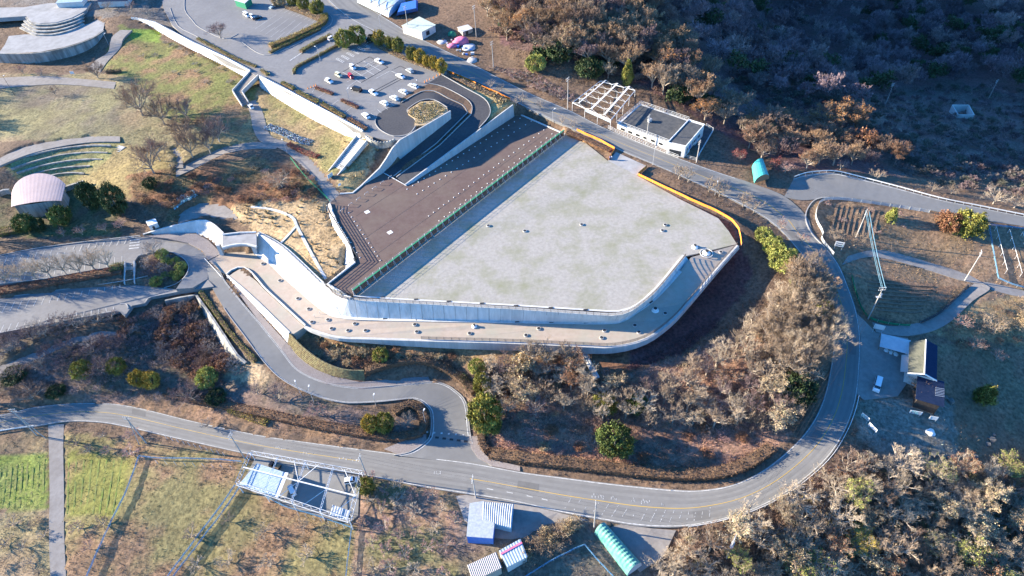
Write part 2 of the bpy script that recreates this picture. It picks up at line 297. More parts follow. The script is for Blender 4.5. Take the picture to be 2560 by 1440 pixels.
# markings of the roads
mk = MB(); mk.add(*along(mL, mR, .025, .045)); mk.add(*along(mL, mR, .955, .975, 0, 120)); mk.add(*along(mL, mR, .955, .975, 138))
mk.add(*along(bL, bR, .05, .075)); mk.add(*along(aL, aR, .05, .075, 14)); mk.add(*along(aL, aR, .93, .955, 3, 58))
struct(mk.obj('edge_line_marking', M_worn))
M_tyre_ = mat('worn_lane_asphalt', (.165, .161, .153), (.19, .186, .178), .3, c3=(.138, .135, .13), s3=.06, amt3=.7, rough=.75)
mk = MB()
for f in (.13, .3, .6, .78): mk.add(*along(mL, mR, f, f + .085, lift=.012))
struct(mk.obj('lane_wear', M_tyre_)); mk = MB()
for f, i in ((.1, 20), (.55, 31), (.3, 52), (.62, 70), (.2, 88), (.58, 101), (.15, 122), (.5, 140)): mk.add(*along(mL, mR, f, f + .26, i, i + 3, .018))
struct(mk.obj('asphalt_patch', mat('patched_asphalt', (.13, .127, .122), (.155, .152, .146), .5)))
mk = MB(); mk.add(*along(mL, mR, .475, .49, 0, 40)); mk.add(*along(mL, mR, .503, .518, 48, 128)); mk.add(*along(mL, mR, .473, .487, 128, 170))
struct(mk.obj('centre_line_marking', M_yellow))
# slow-down bars and worn letters on the asphalt
def rdpt(f, t, lift=.035):
    i = int(t); a = t - i; l = mL[i] * (1 - a) + mL[i + 1] * a; r = mR[i] * (1 - a) + mR[i + 1] * a; return l + (r - l) * f + (0, 0, lift)
mk = MB(); rng = random.Random(4)
for k in range(17):
    t = 57.2 + k * .95
    for q in range(7):
        if rng.random() < .62:
            f = .56 + q * .045; s = t + q * .085 * -1; d = .05 + rng.random() * .03
            mk.add([rdpt(f, s), rdpt(f + .035, s - .06), rdpt(f + .035, s - .06 + d), rdpt(f, s + d)], [(0, 1, 2, 3)])
for t0, n in ((59.3, 8), (61.2, 4), (63.2, 3), (64.2, 6), (66.3, 2), (45, 4), (34, 7), (36, 5), (38, 6)):
    for q in range(n):
        s = t0 + q * .16; f = (.28 if t0 > 50 else .36) + rng.random() * .08
        for _ in range(2):
            ff = f + rng.random() * .08; mk.add([rdpt(ff, s), rdpt(ff + .02, s), rdpt(ff + .05, s + .07), rdpt(ff + .02, s + .07)], [(0, 1, 2, 3)])
for t0 in (53, 54.4, 51.2, 49.5):
    mk.add([rdpt(.72, t0), rdpt(.74, t0), rdpt(.745, t0 + .55), rdpt(.725, t0 + .55)], [(0, 1, 2, 3)])
struct(mk.obj('slow_marking', M_worn))
# upper car parks
UA = zz([(395,-70),(408,20),(430,62),(470,100),(560,150),(640,188),(720,232),(800,274),(880,318),(932,343),(985,353),(1012,345),(1034,330),(1042,312),(1060,303),(1027,283),(1022,270),(1000,258),(1003,247),(1040,224),(1072,209),(1102,187),(1116,181),(1090,170),(1010,130),(915,68),(870,40),(820,-5),(790,-70)], 7.9)
sheet('car_park', UA, M_asph_lot, skirt=2.5)
sheet('turning_circle', zz([(938,300),(945,285),(965,272),(1000,259),(1022,271),(1018,280),(1030,292),(1040,305),(1035,320),(1020,335),(985,340),(955,328),(941,314)], 7.93), M_asph_new, skirt=0)
strip('ramp_road', LANE_A, M_asph_new, 4, lift=.02); strip('ramp_road', LANE_B, M_asph_new, 4, lift=.02)
# plaza
BROWN = [(822,510,.3),(820,525,.3),(895,648,.3),(813,713,.3),(885,738,.3),(1410,337,.3),(1300,288,.3),(1285,290,.3),(1016,464,.3),(957,431,.3),(907,463,.3),(882,484,.3),(850,485,.3)]
sheet('asphalt_yard', BROWN, M_brown, skirt=1.0)
mk = MB()
for a_, b_ in (((905, 600), (1330, 312)), ((935, 640), (1370, 330)), ((890, 540), (1180, 355)), ((955, 655), (890, 545)), ((960, 660), (1080, 590))): mk.bar([P(*a_, .3), P(*b_, .3)], .22, .02)
struct(mk.obj('asphalt_seam', mat('seam_asphalt', (.13, .102, .092), (.09, .07, .067), .8)))
WIN = [(885,738),(1000,746),(1280,761),(1520,776),(1545,776),(1575,769),(1600,755),(1635,722),(1711,641)]       # inner edge of the wall top
YARD = zz(WIN, 0) + [(1842,610,0),(1822,578,0),(1796,546,0),(1700,498,0),(1592,438,0),(1520,402,.2),(1465,358,.2),(1410,337,.2)]
sheet('gravel_yard', YARD, M_yard, skirt=.5)
WBOT = [(640,632,-7),(660,647,-7),(680,660,-6.9),(710,690,-6.7),(745,720,-6.4),(785,755,-5.9),(825,784,-5.5),(855,792,-5.3),(895,796,-5.1),(1000,799,-4.9),(1280,804,-4.5),(1505,807,-4.5),(1555,801,-4.3),(1590,780,-3.8),(1630,752,-2.8),(1665,717,-1.8),(1700,678,-.9),(1722,650,-.15)]
TOUT = [(1842,612,0),(1795,665,-1.2),(1747,722,-2.8),(1715,759,-3.8),(1680,797,-4.4),(1632,834,-4.5),(1600,849,-4.5),(1567,859,-4.5),(1517,865,-4.5),(1455,862,-4.6),(1280,854,-4.7),(1100,849,-5),(915,843,-5.3),(852,841,-5.4),(802,829,-5.7),(764,814,-6)]
TERR = WBOT + [(1728,643,-.02)] + TOUT + [(712,768,-6.4),(660,720,-6.8),(642,698,-7),(620,676,-7.2),(600,669,-7.3),(578,676,-7.4),(566,686,-7.5),(553,680,-7.55),(522,652,-7.5),(556,634,-7.3),(600,628,-7.2)]
sheet('terrace_road', TERR, M_terr, skirt=.6)
WEDGE = [(570,690,-7.3),(600,672,-7.1),(640,702,-6.8),(660,723,-6.6),(712,771,-6.3),(762,817,-6),(735,834,-6),(722,832,-6.1),(640,754,-6.7),(600,715,-7)]
sheet('terrace_island', WEDGE, M_terr, skirt=3)
# left side car parks
P1 = [(-60,655),(0,640),(90,622),(200,607),(350,590),(430,586),(480,600),(515,640),(522,665),(519,697),(480,720),(440,722),(463,690),(471,668),(462,650),(432,632),(380,630),(345,640),(330,662),(310,662),(200,680),(110,697),(0,709),(-60,716)]
sheet('car_park', [(u, v, -6.2 if u < 400 else -6.2 - (u - 400) * .0125) for u, v in P1], M_asph_lot, skirt=1.2)
P2 = [(-60,755),(0,745),(185,720),(340,713),(440,722),(480,720),(519,697),(540,740),(500,712),(450,727),(375,742),(365,758),(330,762),(318,772),(310,800),(290,776),(0,832),(-60,845)]
P2 = [(-60,755),(0,745),(185,720),(340,713),(440,723),(480,721),(519,698),(535,716),(450,729),(375,743),(362,758),(330,764),(312,790),(298,778),(0,832),(-60,845)]
sheet('car_park', [(u, v, -8.6 if u < 400 else -8.6 + (u - 400) * .007) for u, v in P2], M_asph_lot, skirt=1.2)
sheet('footpath', [(0,935,-13),(100,895,-12.6),(200,855,-12),(290,838,-11.6),(300,830,-11.4),(250,828,-11.2),(180,845,-11.6),(90,880,-12.2),(0,915,-12.6)], M_path, .4)
# park paths
strip('footpath', [((-10,195),(-10,222),2.9),((100,190),(100,212),2.9),((180,195),(180,212),2.9),((290,205),(285,222),2.9)], M_path, 4)
strip('footpath', [((-10,400),(-10,418),1.5),((60,368),(70,386),1.5),((150,350),(155,365),1.5),((230,341),(232,355),1.5),((300,341),(300,354),1.5)], M_path, 4)
strip('footpath', [((300,75),(330,75),7.3),((278,95),(308,97),6.2),((270,130),(300,120),4.6),((240,150),(270,152),3.4),((220,170),(250,180),3)], M_path, 4)
strip('footpath', [((612,255),(640,250),2.6),((626,285),(655,275),2.3),((632,320),(668,320),1.6),((650,352),(680,342),1.1),((690,367),(715,355),.8),((722,385),(748,372),.6),((780,440),(805,428),.35),((826,508),(850,486),.28)], M_path, 4)
strip('footpath', [((700,362),(690,372),.8),((640,355),(630,372),.9),((560,368),(560,385),.5),((500,395),(505,412),.2),((440,425),(440,442),-.2)], M_path, 3)
strip('footpath', [((425,372),(440,368),1),((440,395),(455,392),.6),((443,420),(458,420),.2)], M_path, 3)
sheet('curved_pavement', [(445,540,-4.6),(470,520,-4.2),(500,508,-3.8),(535,507,-3.6),(560,513,-3.5),(585,530,-3.6),(595,548,-3.8),(560,548,-4.1),(520,541,-4.3),(480,548,-4.5),(445,560,-4.8)], M_path, .4)
sheet('brick_pavement', [(360,590,-5.9),(440,584,-5.9),(490,584,-6.1),(520,600,-6.6),(545,625,-7),(553,634,-7.2),(520,650,-7.4),(505,625,-7),(470,607,-6.5),(420,596,-6)], M_brick, .5)
sheet('brick_pavement', [(640,794,-9),(702,874,-10),(745,927,-10.7),(815,960,-11.3),(902,972,-11.8),(977,965,-12),(1077,955,-12.5),(1070,940,-12.4),(980,948,-11.8),(900,955,-11.5),(830,940,-11),(770,905,-10.5),(715,855,-9.6),(660,795,-8.9),(600,720,-8),(580,710,-7.9)], M_brick, .5)
sheet('brick_pavement', [(1000,1137,-14.4),(1045,1120,-14.35),(1066,1102,-14.3),(1066,1085,-14.2),(1040,1088,-14.2),(1000,1105,-14.4),(960,1122,-14.6)], M_brick, .3)
sheet('brick_pavement', [(1172,1090,-14.1),(1178,1120,-14.2),(1196,1145,-14.3),(1232,1165,-14.3),(1300,1178,-13.9),(1300,1165,-13.8),(1225,1148,-14.1),(1208,1130,-14.1),(1200,1090,-14)], M_brick, .3)
sheet('forecourt', [(2152,845,-7.4),(2143,785,-6.6),(2160,800,-7.4),(2190,832,-8.3),(2270,845,-9),(2285,900,-9.3),(2280,940,-9.3),(2245,990,-9.3),(2160,1000,-9.1),(2143,985,-8.9),(2150,905,-8.1)], M_path, .3)
sheet('ramp_pavement', [(1540,380,.9),(1617,415,.25),(1592,438,.02),(1520,402,.2)], M_disc, .3)
sheet('forecourt', [(1140,1240,-14.6),(1165,1237,-14.4),(1280,1254,-14.1),(1395,1281,-13.8),(1470,1300,-13.6),(1370,1310,-14.5),(1300,1350,-15.2),(1240,1345,-15.3),(1160,1300,-15.2)], M_path, .2)
sheet('forecourt', [(1555,1309,-13.4),(1630,1321,-13.2),(1690,1326,-13.1),(1660,1390,-14.7),(1600,1430,-15.8),(1570,1400,-15.4),(1520,1320,-14.2)], M_path, .2)
sheet('forecourt', [(640,1142,-16.1),(740,1161,-15.8),(900,1190,-15.3),(895,1290,-16.4),(870,1310,-16.6),(700,1260,-17),(600,1215,-17.1)], M_asph, .2)
# ------------------------------------------------------------------ looking up the hard surfaces
_HT = np.array([t for t, _ in HARD]); _HN = np.cross(_HT[:, 1] - _HT[:, 0], _HT[:, 2] - _HT[:, 0]); _HD = (_HN * _HT[:, 0]).sum(1)
def Q(u, v, dz=0.0):
    """point of the paved surface (or else the terrain) seen at photo pixel (u, v)"""
    d = P(u, v, 0) - CP; d /= np.linalg.norm(d); den = _HN @ d; den[abs(den) < 1e-9] = 1e-9
    t = (_HD - _HN @ CP) / den; p = CP + d * t[:, None]
    def s(a, b): return (b[:, 0] - a[:, 0]) * (p[:, 1] - a[:, 1]) - (b[:, 1] - a[:, 1]) * (p[:, 0] - a[:, 0])
    s1, s2, s3 = s(_HT[:, 0], _HT[:, 1]), s(_HT[:, 1], _HT[:, 2]), s(_HT[:, 2], _HT[:, 0])
    m = ((s1 >= -1e-4) & (s2 >= -1e-4) & (s3 >= -1e-4)) | ((s1 <= 1e-4) & (s2 <= 1e-4) & (s3 <= 1e-4))
    if not m.any(): return G(u, v) + (0, 0, dz)
    return p[np.where(m)[0][np.argmin(t[m])]] + (0, 0, dz)
# ------------------------------------------------------------------ retaining walls
def resamp(pts, n):
    pts = np.array(pts); seg = np.linalg.norm(np.diff(pts, axis=0), axis=1); c = np.r_[0, np.cumsum(seg)] / seg.sum()
    return np.array([[np.interp(x, c, pts[:, k]) for k in range(3)] for x in np.linspace(0, 1, n)])
def wall(name, label, top, bot, m, thick=.5, side=1, sm=3, n=None, jag=0.0, parent=None, foot=.6):
    """leaning or upright wall between a top line and a foot line of (u, v, z); thickness goes behind it"""
    a = P3(top, sm); b = P3(bot, sm); n = n or max(len(a), len(b), 2)
    a, b = resamp(a, n), resamp(b, n); b = b - (0, 0, foot)
    t = np.gradient(a, axis=0); nn = np.stack([-t[:, 1], t[:, 0], 0 * t[:, 0]], 1); nn /= np.linalg.norm(nn, axis=1)[:, None] + 1e-9; bk = a + nn * thick * side
    if jag: z = np.where(np.arange(n) % 2, -jag, 0); a[:, 2] += z; bk[:, 2] += z
    low = bk.copy(); low[:, 2] = b[:, 2]
    mb = MB(); rows = [b, a, bk, low]; mb.add(np.concatenate(rows), [(r * n + i, r * n + i + 1, (r + 1) * n + i + 1, (r + 1) * n + i) for r in range(3) for i in range(n - 1)] + [(0, n, 2 * n, 3 * n), (n - 1, 2 * n - 1, 3 * n - 1, 4 * n - 1)])
    carve([t for i in range(n - 1) for t in ((b[i] + (0, 0, foot), b[i + 1] + (0, 0, foot), a[i + 1]), (b[i] + (0, 0, foot), a[i + 1], a[i]))], 1.3)
    o = mb.obj(name, m, parent)
    if label: tag(o, label, 'wall')
    return o, a, bk
RW = 'retaining_wall'
wall(RW, 'long bright white retaining wall with notched top above the green park slope, farther piece', [(327,43,8.9),(345,45,8.9),(385,54,8.9),(480,104,8.9),(560,141,8.9),(624,175,8.9)], [(328,52,7),(350,60,5.6),(385,78,4.6),(480,130,4.1),(560,170,3.9),(614,198,3.7)], M_wconc, .5, 1, 1, 120, .22)
wall(RW, 'long bright white retaining wall with notched top below the parked cars, piece ending at the stairs', [(648,188,8.9),(720,225,8.9),(800,268,8.9),(880,311,8.9),(906,325,8.9)], [(649,221,3.2),(700,249,3.2),(780,296,3),(890,350,2.8),(897,352,2.8)], M_wconc, .5, 1, 1, 110, .22)
wall(RW, 'rounded notched concrete wall end beside the grey stairs and turning circle', [(912,337,8.9),(924,347,8.9),(945,355,8.9),(970,354,8.9),(988,346,8.9)], [(916,362,4),(928,370,4),(945,376,4.3),(972,372,5),(992,360,6)], M_stain, .5, 1, 3, 24, .2)
wall(RW, 'grey concrete retaining wall beside the dark ramp, sloping down to a point', [(1127,277,8.2),(1060,316,8.5),(990,356,8.7),(965,398,5),(950,420,2.8),(907,461,.6)], [(1128,297,5),(1062,348,3),(1000,398,1.5),(973,420,.8),(955,434,.45),(908,463,.3)], M_conc, .5, -1, 1, 12)
wall(RW, 'long wedge shaped pale concrete wall between the ramp and the brown asphalt', [(1013,462,.7),(1283,262,6.0)], [(1020,466,.28),(1286,291,.28)], M_conc, .45, 1, 1, 6)
WTOP = [(642,583,-2.3),(697,613,-1.9),(745,655,-1.2),(800,708,-.3),(845,742,.2),(877,750,.35),(1000,757,.35),(1280,773,.35),(1500,788,.35),(1545,788,.35),(1575,780,.35),(1605,759,.35),(1642,727,.35),(1714,640,.35)]
pw, pwa, pwb = wall(RW, 'tall white and grey curved retaining wall holding up the gravel yard above the terrace', WTOP, WBOT[:-2] + [(1714, 660, -.6), (1724, 650, -.2)], M_wconc, 1.1, 1, 3)
tw, twa, twb = wall(RW, 'low concrete wall along the outer edge of the terrace, bending round to the gravel yard', [(u, v, z + .3) for u, v, z in TOUT], [(1850,618,-.6),(1800,674,-2.2),(1752,730,-3.8),(1718,770,-4.9),(1684,806,-5.6),(1636,842,-5.8),(1602,857,-5.9),(1567,868,-6),(1517,876,-6.2),(1455,876,-6.6),(1280,869,-7),(1100,861,-7),(970,854,-6.6),(900,845,-6),(852,843,-5.8),(802,831,-6),(764,816,-6.3)], M_conc, .8, 1, 3)
wall(RW, 'bright white wall facing the access road below the triangular traffic island', [(566,688,-7.2),(600,716,-6.8),(640,752,-6.5),(680,791,-6.2),(722,832,-5.9)], [(566,694,-8),(600,731,-8.5),(640,776,-9.2),(680,816,-9.6),(717,858,-9.9)], M_wconc, .4, 1, 2)
wall('dividing_wall', 'narrow white dividing wall along the terrace with a rounded nose', [(566,685,-6.9),(578,675,-6.8),(600,667,-6.7),(620,674,-6.6),(642,697,-6.4),(660,719,-6.2),(712,767,-5.8),(762,813,-5.4)], [(566,687,-7.5),(578,677,-7.4),(600,669,-7.3),(620,676,-7.2),(642,699,-7),(660,721,-6.8),(712,769,-6.4),(762,815,-6)], M_wconc, .35, 1, 3)
wall(RW, 'curving white wing wall beside the brick paving left of the portal', [(357,586,-5.5),(420,568,-4.2),(500,551,-2.6),(530,560,-2.2),(556,583,-1.9)], [(357,588,-6),(420,582,-6),(490,582,-6.1),(530,603,-6.7),(555,634,-7.2)], M_wconc, .5, 1, 3)
wall(RW, 'white wall under the railing along the lower left edge of the brown asphalt', [(822,508,.75),(820,525,.75),(895,647,.75),(812,713,.75),(830,730,.7),(876,745,.6)], [(813,512,-.3),(808,528,-.9),(886,653,-1.3),(797,712,-1.6),(826,735,-.2),(874,748,.2)], M_wconc, .5, 1, 1)
wall(RW, 'tall weathered concrete wall beside the hedge above the sunken thicket', [(488,738,-8.6),(520,782,-9),(560,842,-9.7),(592,890,-10.3),(613,908,-10.7)], [(486,752,-13),(508,795,-13.4),(545,858,-13.6),(576,905,-13.4),(596,914,-13)], M_stain, .6, 1, 2)
wall(RW, 'dark concrete end wall at the top of the sunken thicket', [(412,752,-9),(450,744,-8.8),(487,738,-8.6)], [(418,772,-13),(452,768,-13),(486,753,-13)], M_stain, .5, 1, 1)
mb = MB()                                                       # panel joints of the yard wall
pf = resamp(P3(WTOP, 3), 50); pb_ = resamp(P3(WBOT[:-2] + [(1714, 660, -.6), (1724, 650, -.2)], 3), 50)
for i in range(2, 48): d_ = pf[i + 1] - pf[i - 1]; d_ /= np.linalg.norm(d_); o_ = np.array([d_[1], -d_[0], 0]) * .03; mb.add([pf[i] + o_ - d_ * .05, pf[i] + o_ + d_ * .05, pb_[i] + o_ + d_ * .05, pb_[i] + o_ - d_ * .05], [(0, 1, 2, 3)])
mb.obj('panel_joint', M_stain, pw)
mb = MB()                                                       # white gutters and kerbs of the plaza
for k, (u, v, z) in enumerate([(957,743,.2),(1040,748,.2),(1122,753,.2),(1205,758,.2),(1290,764,.2),(1377,769,.2),(1464,774,.2),(963,797,-4.85),(1045,800,-4.75),(1127,802,-4.65),(1209,803,-4.55),(1293,805,-4.4),(1378,806,-4.4),(1465,807,-4.4),(1557,801,-4.2),(1628,755,-2.7)]):
    g_ = MB().box(P(u, v, z), 1.3, .45, .06, 0 if u < 1500 else .6).obj('drain_grate', M_dark); tag(g_, 'small dark drain grate in the white gutter %s' % ('on top of the yard wall' if z > 0 else 'at the foot of the yard wall'), 'grate', 'drain grates ' + ('on the wall top' if z > 0 else 'at the wall foot'))
wb = P3(WBOT[:-1], 3); mb.bar(wb + (0, 0, .02), 1.3, .12); mb.bar(P3([(883, 740, .32), (1000, 748, .03), (1280, 763, .03), (1518, 778, .03), (1546, 778, .03), (1577, 770, .03), (1602, 756, .03), (1637, 723, .03), (1711, 643, .03)], 1) + (0, 0, .01), .6, .1)
mb.bar(P3([(1285, 288, .3), (1300, 287, .3), (1412, 336, .3)]), .5, .35); mb.bar(P3([(850, 485, .3), (882, 483, .3), (907, 462, .3)]), .5, .3); mb.bar(P3([(957, 431, .47), (1016, 464, .47)]), .35, .06)
struct(mb.obj('plaza_kerb', M_wconc))
mb = MB(); mb.bar(P3([(1169, 282, 5.15), (1092, 358, 2.6), (984, 441, .5)]), .35, .22); mb.bar(P3([(1177, 287, 5.3), (1100, 363, 2.6), (991, 443, .5)]), .35, .22)
for pl in ([(1104,187,7.95),(1165,221,7.45),(1210,246,6.75),(1225,270,6.05),(1222,292,5.35),(1198,320,4.35)], [(1072,209,8.1),(1110,218,7.55),(1165,247,6.8),(1180,266,6.1),(1178,286,5.4)], [(1003,257,8.05),(1052,230,8.05),(1087,229,8),(1120,246,7.3),(1156,263,6.2),(1169,282,5.2)], [(940,296,7.95),(938,303,7.95),(941,314,7.95),(955,328,7.95),(985,341,7.95),(1020,336,7.95),(1036,320,7.95),(1041,305,7.95),(1031,292,7.95),(1019,280,7.95),(1022,271,7.95),(1052,252,8),(1085,250,8),(1118,269,8)]):
    mb.bar(P3(pl, 3), .25, .25)
for pl in ([(425,20,7.9),(445,65,7.9),(490,90,7.9),(555,130,7.9)], [(462,-10,7.9),(462,25,7.9),(480,50,7.9),(500,70,7.9),(560,97,7.9),(595,85,7.9)], [(605,105,7.9),(640,130,7.9),(672,138,7.9),(720,122,7.9),(790,85,7.9),(826,62,7.9),(830,45,7.9),(822,36,7.9)], [(680,135,7.9),(735,105,7.9),(805,66,7.9)], [(733,187,7.9),(738,170,7.9),(800,135,7.9),(856,107,7.9)], [(752,135,7.9),(828,91,7.9)]):
    mb.bar(P3(pl, 3), .25, .18)
for pl in ([(345,640),(380,629),(432,631),(462,649),(472,668),(463,691),(440,710),(410,720)], [(0,639),(90,621),(200,606),(350,589)], [(0,709),(110,697),(200,681),(310,662)], [(0,745),(185,720),(300,704),(370,690)], [(0,832),(290,777)], [(300,760),(315,760),(320,772),(316,795),(308,815)], [(360,765),(366,752),(380,742),(450,728),(500,712)]):
    mb.bar(spline([Q(*p) for p in pl], 3), .25, .16)
mb.bar(aL[8:] + (0, 0, 0), .2, .14); mb.bar(aR[2:] + (0, 0, 0), .2, .14); 
mb.bar(spline([Q(*p) for p in [(2100,497),(2062,494),(2036,501),(2020,520),(2014,540),(2018,562),(2034,590),(2062,618)]], 4), .3, .2)
struct(mb.obj('kerb', mat('kerb_stone', (.3, .295, .285), (.36, .355, .345), 2)))
# raised beds of dry grass between the ramps
sheet('planting_bed', [(1018,276,8.2),(1052,254,8.2),(1085,252,8.2),(1118,270,8.2),(1120,277,8.2),(1060,312,8.3),(1036,314,8.3),(1038,297,8.25),(1021,286,8.2)], M_sand, .4, crv=False)
sheet('planting_bed', [(1003,257,8.15),(1052,230,8.15),(1087,229,8.1),(1120,246,7.4),(1156,263,6.3),(1169,282,5.3),(1177,287,5.4),(1180,266,6.2),(1165,247,6.9),(1110,218,7.6),(1072,209,8.2),(1040,225,8.2),(1003,248,8.2)], M_soil, .4, crv=False)
# concrete channels on the sandy slope
mb = MB()
for pl, w in (([(628,518),(660,521),(700,530),(732,545),(742,565),(760,600),(790,655),(815,698)], .9), ([(742,565),(722,588),(700,611)], .7)):
    mb.bar(spline([G(*p) for p in pl], 3), w, .3)
tag(mb.obj('drain_channel', M_wconc), 'white concrete drainage channel running down the sandy slope', 'channel')
mb = MB(); mb.bar([G(1452, 866) + (0, 0, .2), G(1465, 897) + (0, 0, .3), G(1480, 925) + (0, 0, .3), G(1493, 948) + (0, 0, .3)], 1.5, .35)
ch = mb.obj('drain_chute', M_wconc); tag(ch, 'straight concrete drainage chute running down the slope from the terrace', 'chute')
mb = MB(); 
for s in (-1, 1):
    pl = [G(1452 + s * 3.2, 866), G(1465 + s * 3.2, 897), G(1480 + s * 3, 925), G(1493 + s * 3, 948)]; mb.bar([q + (0, 0, .4) for q in pl], .22, .4)
mb.obj('side_kerb', M_wconc, ch)
# the portal: road deck over a dark opening
pt = thing('portal', G(600, 625), 'white concrete portal with a grey roof slab over the road end', 'portal')
def kid(mb, name, m, t, smooth=False):
    """a part whose world-space mesh hangs under thing t"""
    o = mb.obj(name, m, t, smooth); o.matrix_parent_inverse = Matrix.Translation(t.location).inverted() if t.rotation_euler.z == 0 else t.matrix_world.inverted(); return o
mb = MB(); dk = [P(*q) for q in ((556,590,-1.9),(600,585,-1.9),(641,584,-1.9),(641,618,-1.9),(620,613,-1.9),(600,612,-1.9),(578,615,-1.9),(557,621,-1.9))]
mb.hexa([q - (0, 0, .7) for q in dk], dk); kid(mb, 'roof_slab', M_disc, pt)
mb = MB(); mb.bar(spline([P(*q) for q in ((556,621,-1.8),(578,615,-1.8),(600,612,-1.8),(620,613,-1.8),(642,618,-1.8))], 3), .5, .55); mb.bar([P(556,588,-1.85), P(600,583,-1.85), P(641,582,-1.85)], .4, .5); kid(mb, 'parapet', M_wconc, pt)
for q in (P(557, 636, -7.4), P(641, 633, -7.1)): mb = MB(); mb.box(q - (0, 0, .5), 1.2, 1.2, 5.0); kid(mb, 'pier', M_conc, pt)
mb = MB(); q0, q1 = P(557, 590, -1.9), P(641, 585, -1.9); mb.add([q0 - (0, 0, 6), q1 - (0, 0, 6), q1, q0], [(0, 1, 2, 3)]); kid(mb, 'back_wall', M_conc, pt)
# terraced disc lawns at the far left
sheet('disc_terrace', zz([(-60,110),(0,128),(12,112),(22,90),(60,86),(110,85),(170,76),(225,58),(245,48),(262,56),(258,75),(238,90),(205,104),(160,118),(100,130),(45,133),(0,133),(-60,128)], 7.2), M_disc, skirt=0)
wall(RW, 'tall curved stained concrete wall of the round terrace at far left', [(-60,130,7.8),(0,134,7.8),(45,135,7.8),(100,132,7.8),(160,120,7.8),(205,106,7.8),(238,92,7.8),(260,76,7.8)], [(-60,150,3),(0,157,3),(45,159,2.8),(100,157,2.8),(160,144,3),(205,126,3.6),(232,110,4.4),(255,88,6)], M_stain, .5, 1, 3)
sheet('disc_terrace', zz([(-60,20),(60,18),(120,8),(228,6),(215,24),(205,31),(180,44),(140,56),(100,58),(78,54),(66,40),(-60,48)], 9.6), M_disc, skirt=2)
for k in range(4):
    d = k * 8.5; a = [(67 - d * .6, 42 + d, 9.4 - k * .55), (80, 56 + d, 9.4 - k * .55), (100, 60 + d, 9.4 - k * .55), (140, 58 + d, 9.4 - k * .55), (182, 46 + d, 9.4 - k * .55), (208, 33 + d, 9.4 - k * .55)]
    mb = MB(); mb.bar(P3(a, 3) - (0, 0, .6), 1.5, .6); tag(mb.obj('seating_step', M_stain), 'curved concrete steps between the two round terraces, row %s from the top' % ('one', 'two', 'three', 'four')[k], 'step', 'curved steps between the round terraces')
# amphitheatre rows
for k, pl in enumerate([[(5,412),(60,392),(150,373),(220,365),(278,365)], [(28,423),(80,406),(150,389),(220,382),(270,383)], [(42,434),(100,416),(170,403),(230,399),(256,400)], [(60,445),(110,429),(170,419),(226,416)], [(92,449),(140,437),(180,433),(212,435)]]):
    z = (.9, -.2, -1.3, -2.4, -3.4)[k]; w = P3([(u, v, z) for u, v in pl], 4); mb = MB(); mb.bar(w - (0, 0, .6), .6, 1.0)
    tag(mb.obj('seating_row', M_stain), 'curved stone seating edge in the grass amphitheatre, row %s counted from the top' % ('one', 'two', 'three', 'four', 'five')[k], 'seating', 'curved seating rows of the amphitheatre')
def stair(name, label, a0, a1, b0, b1, n, m, side=True):
    """flight of steps from edge a0-a1 (top) to b0-b1 (bottom)"""
    a0, a1, b0, b1 = P(*a0), P(*a1), P(*b0), P(*b1); t = thing(name, b0, label, 'stairs'); mb = MB()
    for k in range(n):
        f0, f1 = k / n, (k + 1) / n; z = a0[2] + (b0[2] - a0[2]) * f1
        q = [a0 + (b0 - a0) * f0, a1 + (b1 - a1) * f0, a1 + (b1 - a1) * f1, a0 + (b0 - a0) * f1]
        mb.hexa([(*p[:2], z - 1.2) for p in q], [(*p[:2], z) for p in q])
    kid(mb, 'steps', m, t)
    if side:
        for p, q in ((a0, b0), (a1, b1)):
            mb = MB(); mb.bar([p - (0, 0, .8), q - (0, 0, .8)], .35, 1.5); kid(mb, 'side_wall', M_conc, t)
    return t
stair('staircase', 'long pale concrete staircase beside the lane walls, going down to the path', (893,341,7.9), (918,353,7.9), (820,433,.6), (842,444,.6), 26, M_conc)
stair('staircase', 'stone stairs on the right edge of the grass amphitheatre', (297,362,1), (313,366,1), (208,437,-4), (226,441,-4), 22, M_conc, False)
stair('staircase', 'dark stairs with white edges at the left of the amphitheatre', (-12,420,0), (8,412,0), (34,461,-4.6), (58,451,-4.6), 16, M_stain)
stair('staircase', 'dark stairs between the two left car parks', (314,657,-6.2), (337,655,-6.2), (313,712,-8.5), (338,710,-8.5), 12, M_stain)
stair('staircase', 'walled stairs between the two white retaining walls, upper flight', (628,178,7.9), (646,190,7.9), (582,228,4.6), (606,230,4.6), 16, M_path)
stair('staircase', 'walled stairs between the two white retaining walls, lower flight', (582,228,4.6), (606,230,4.6), (606,266,2.9), (622,257,2.9), 8, M_path)
# stepped green gabion bank by the terrace
gb = thing('gabion_bank', G(760, 890), 'stepped grassy gabion bank curving beside the access road', 'gabions')
M_gab = mat('gabion_grass', (.27, .24, .12), (.14, .1, .06), 1.2, bump=.6)
for k in range(8):
    f = k / 7; lo_ = [(720,858,-9.8),(745,892,-10.4),(790,925,-11),(850,945,-11.4),(912,952,-11.7)]; hi_ = [(724,834,-6.3),(757,868,-6.9),(806,903,-7.7),(858,923,-8.4),(910,926,-8.9)]
    w = P3([tuple(np.array(l) * (1 - f) + np.array(h) * f) for l, h in zip(lo_, hi_)], 4); mb = MB(); mb.bar(w - (0, 0, .45), .34, .5); kid(mb, 'gabion_row', M_gab, gb)
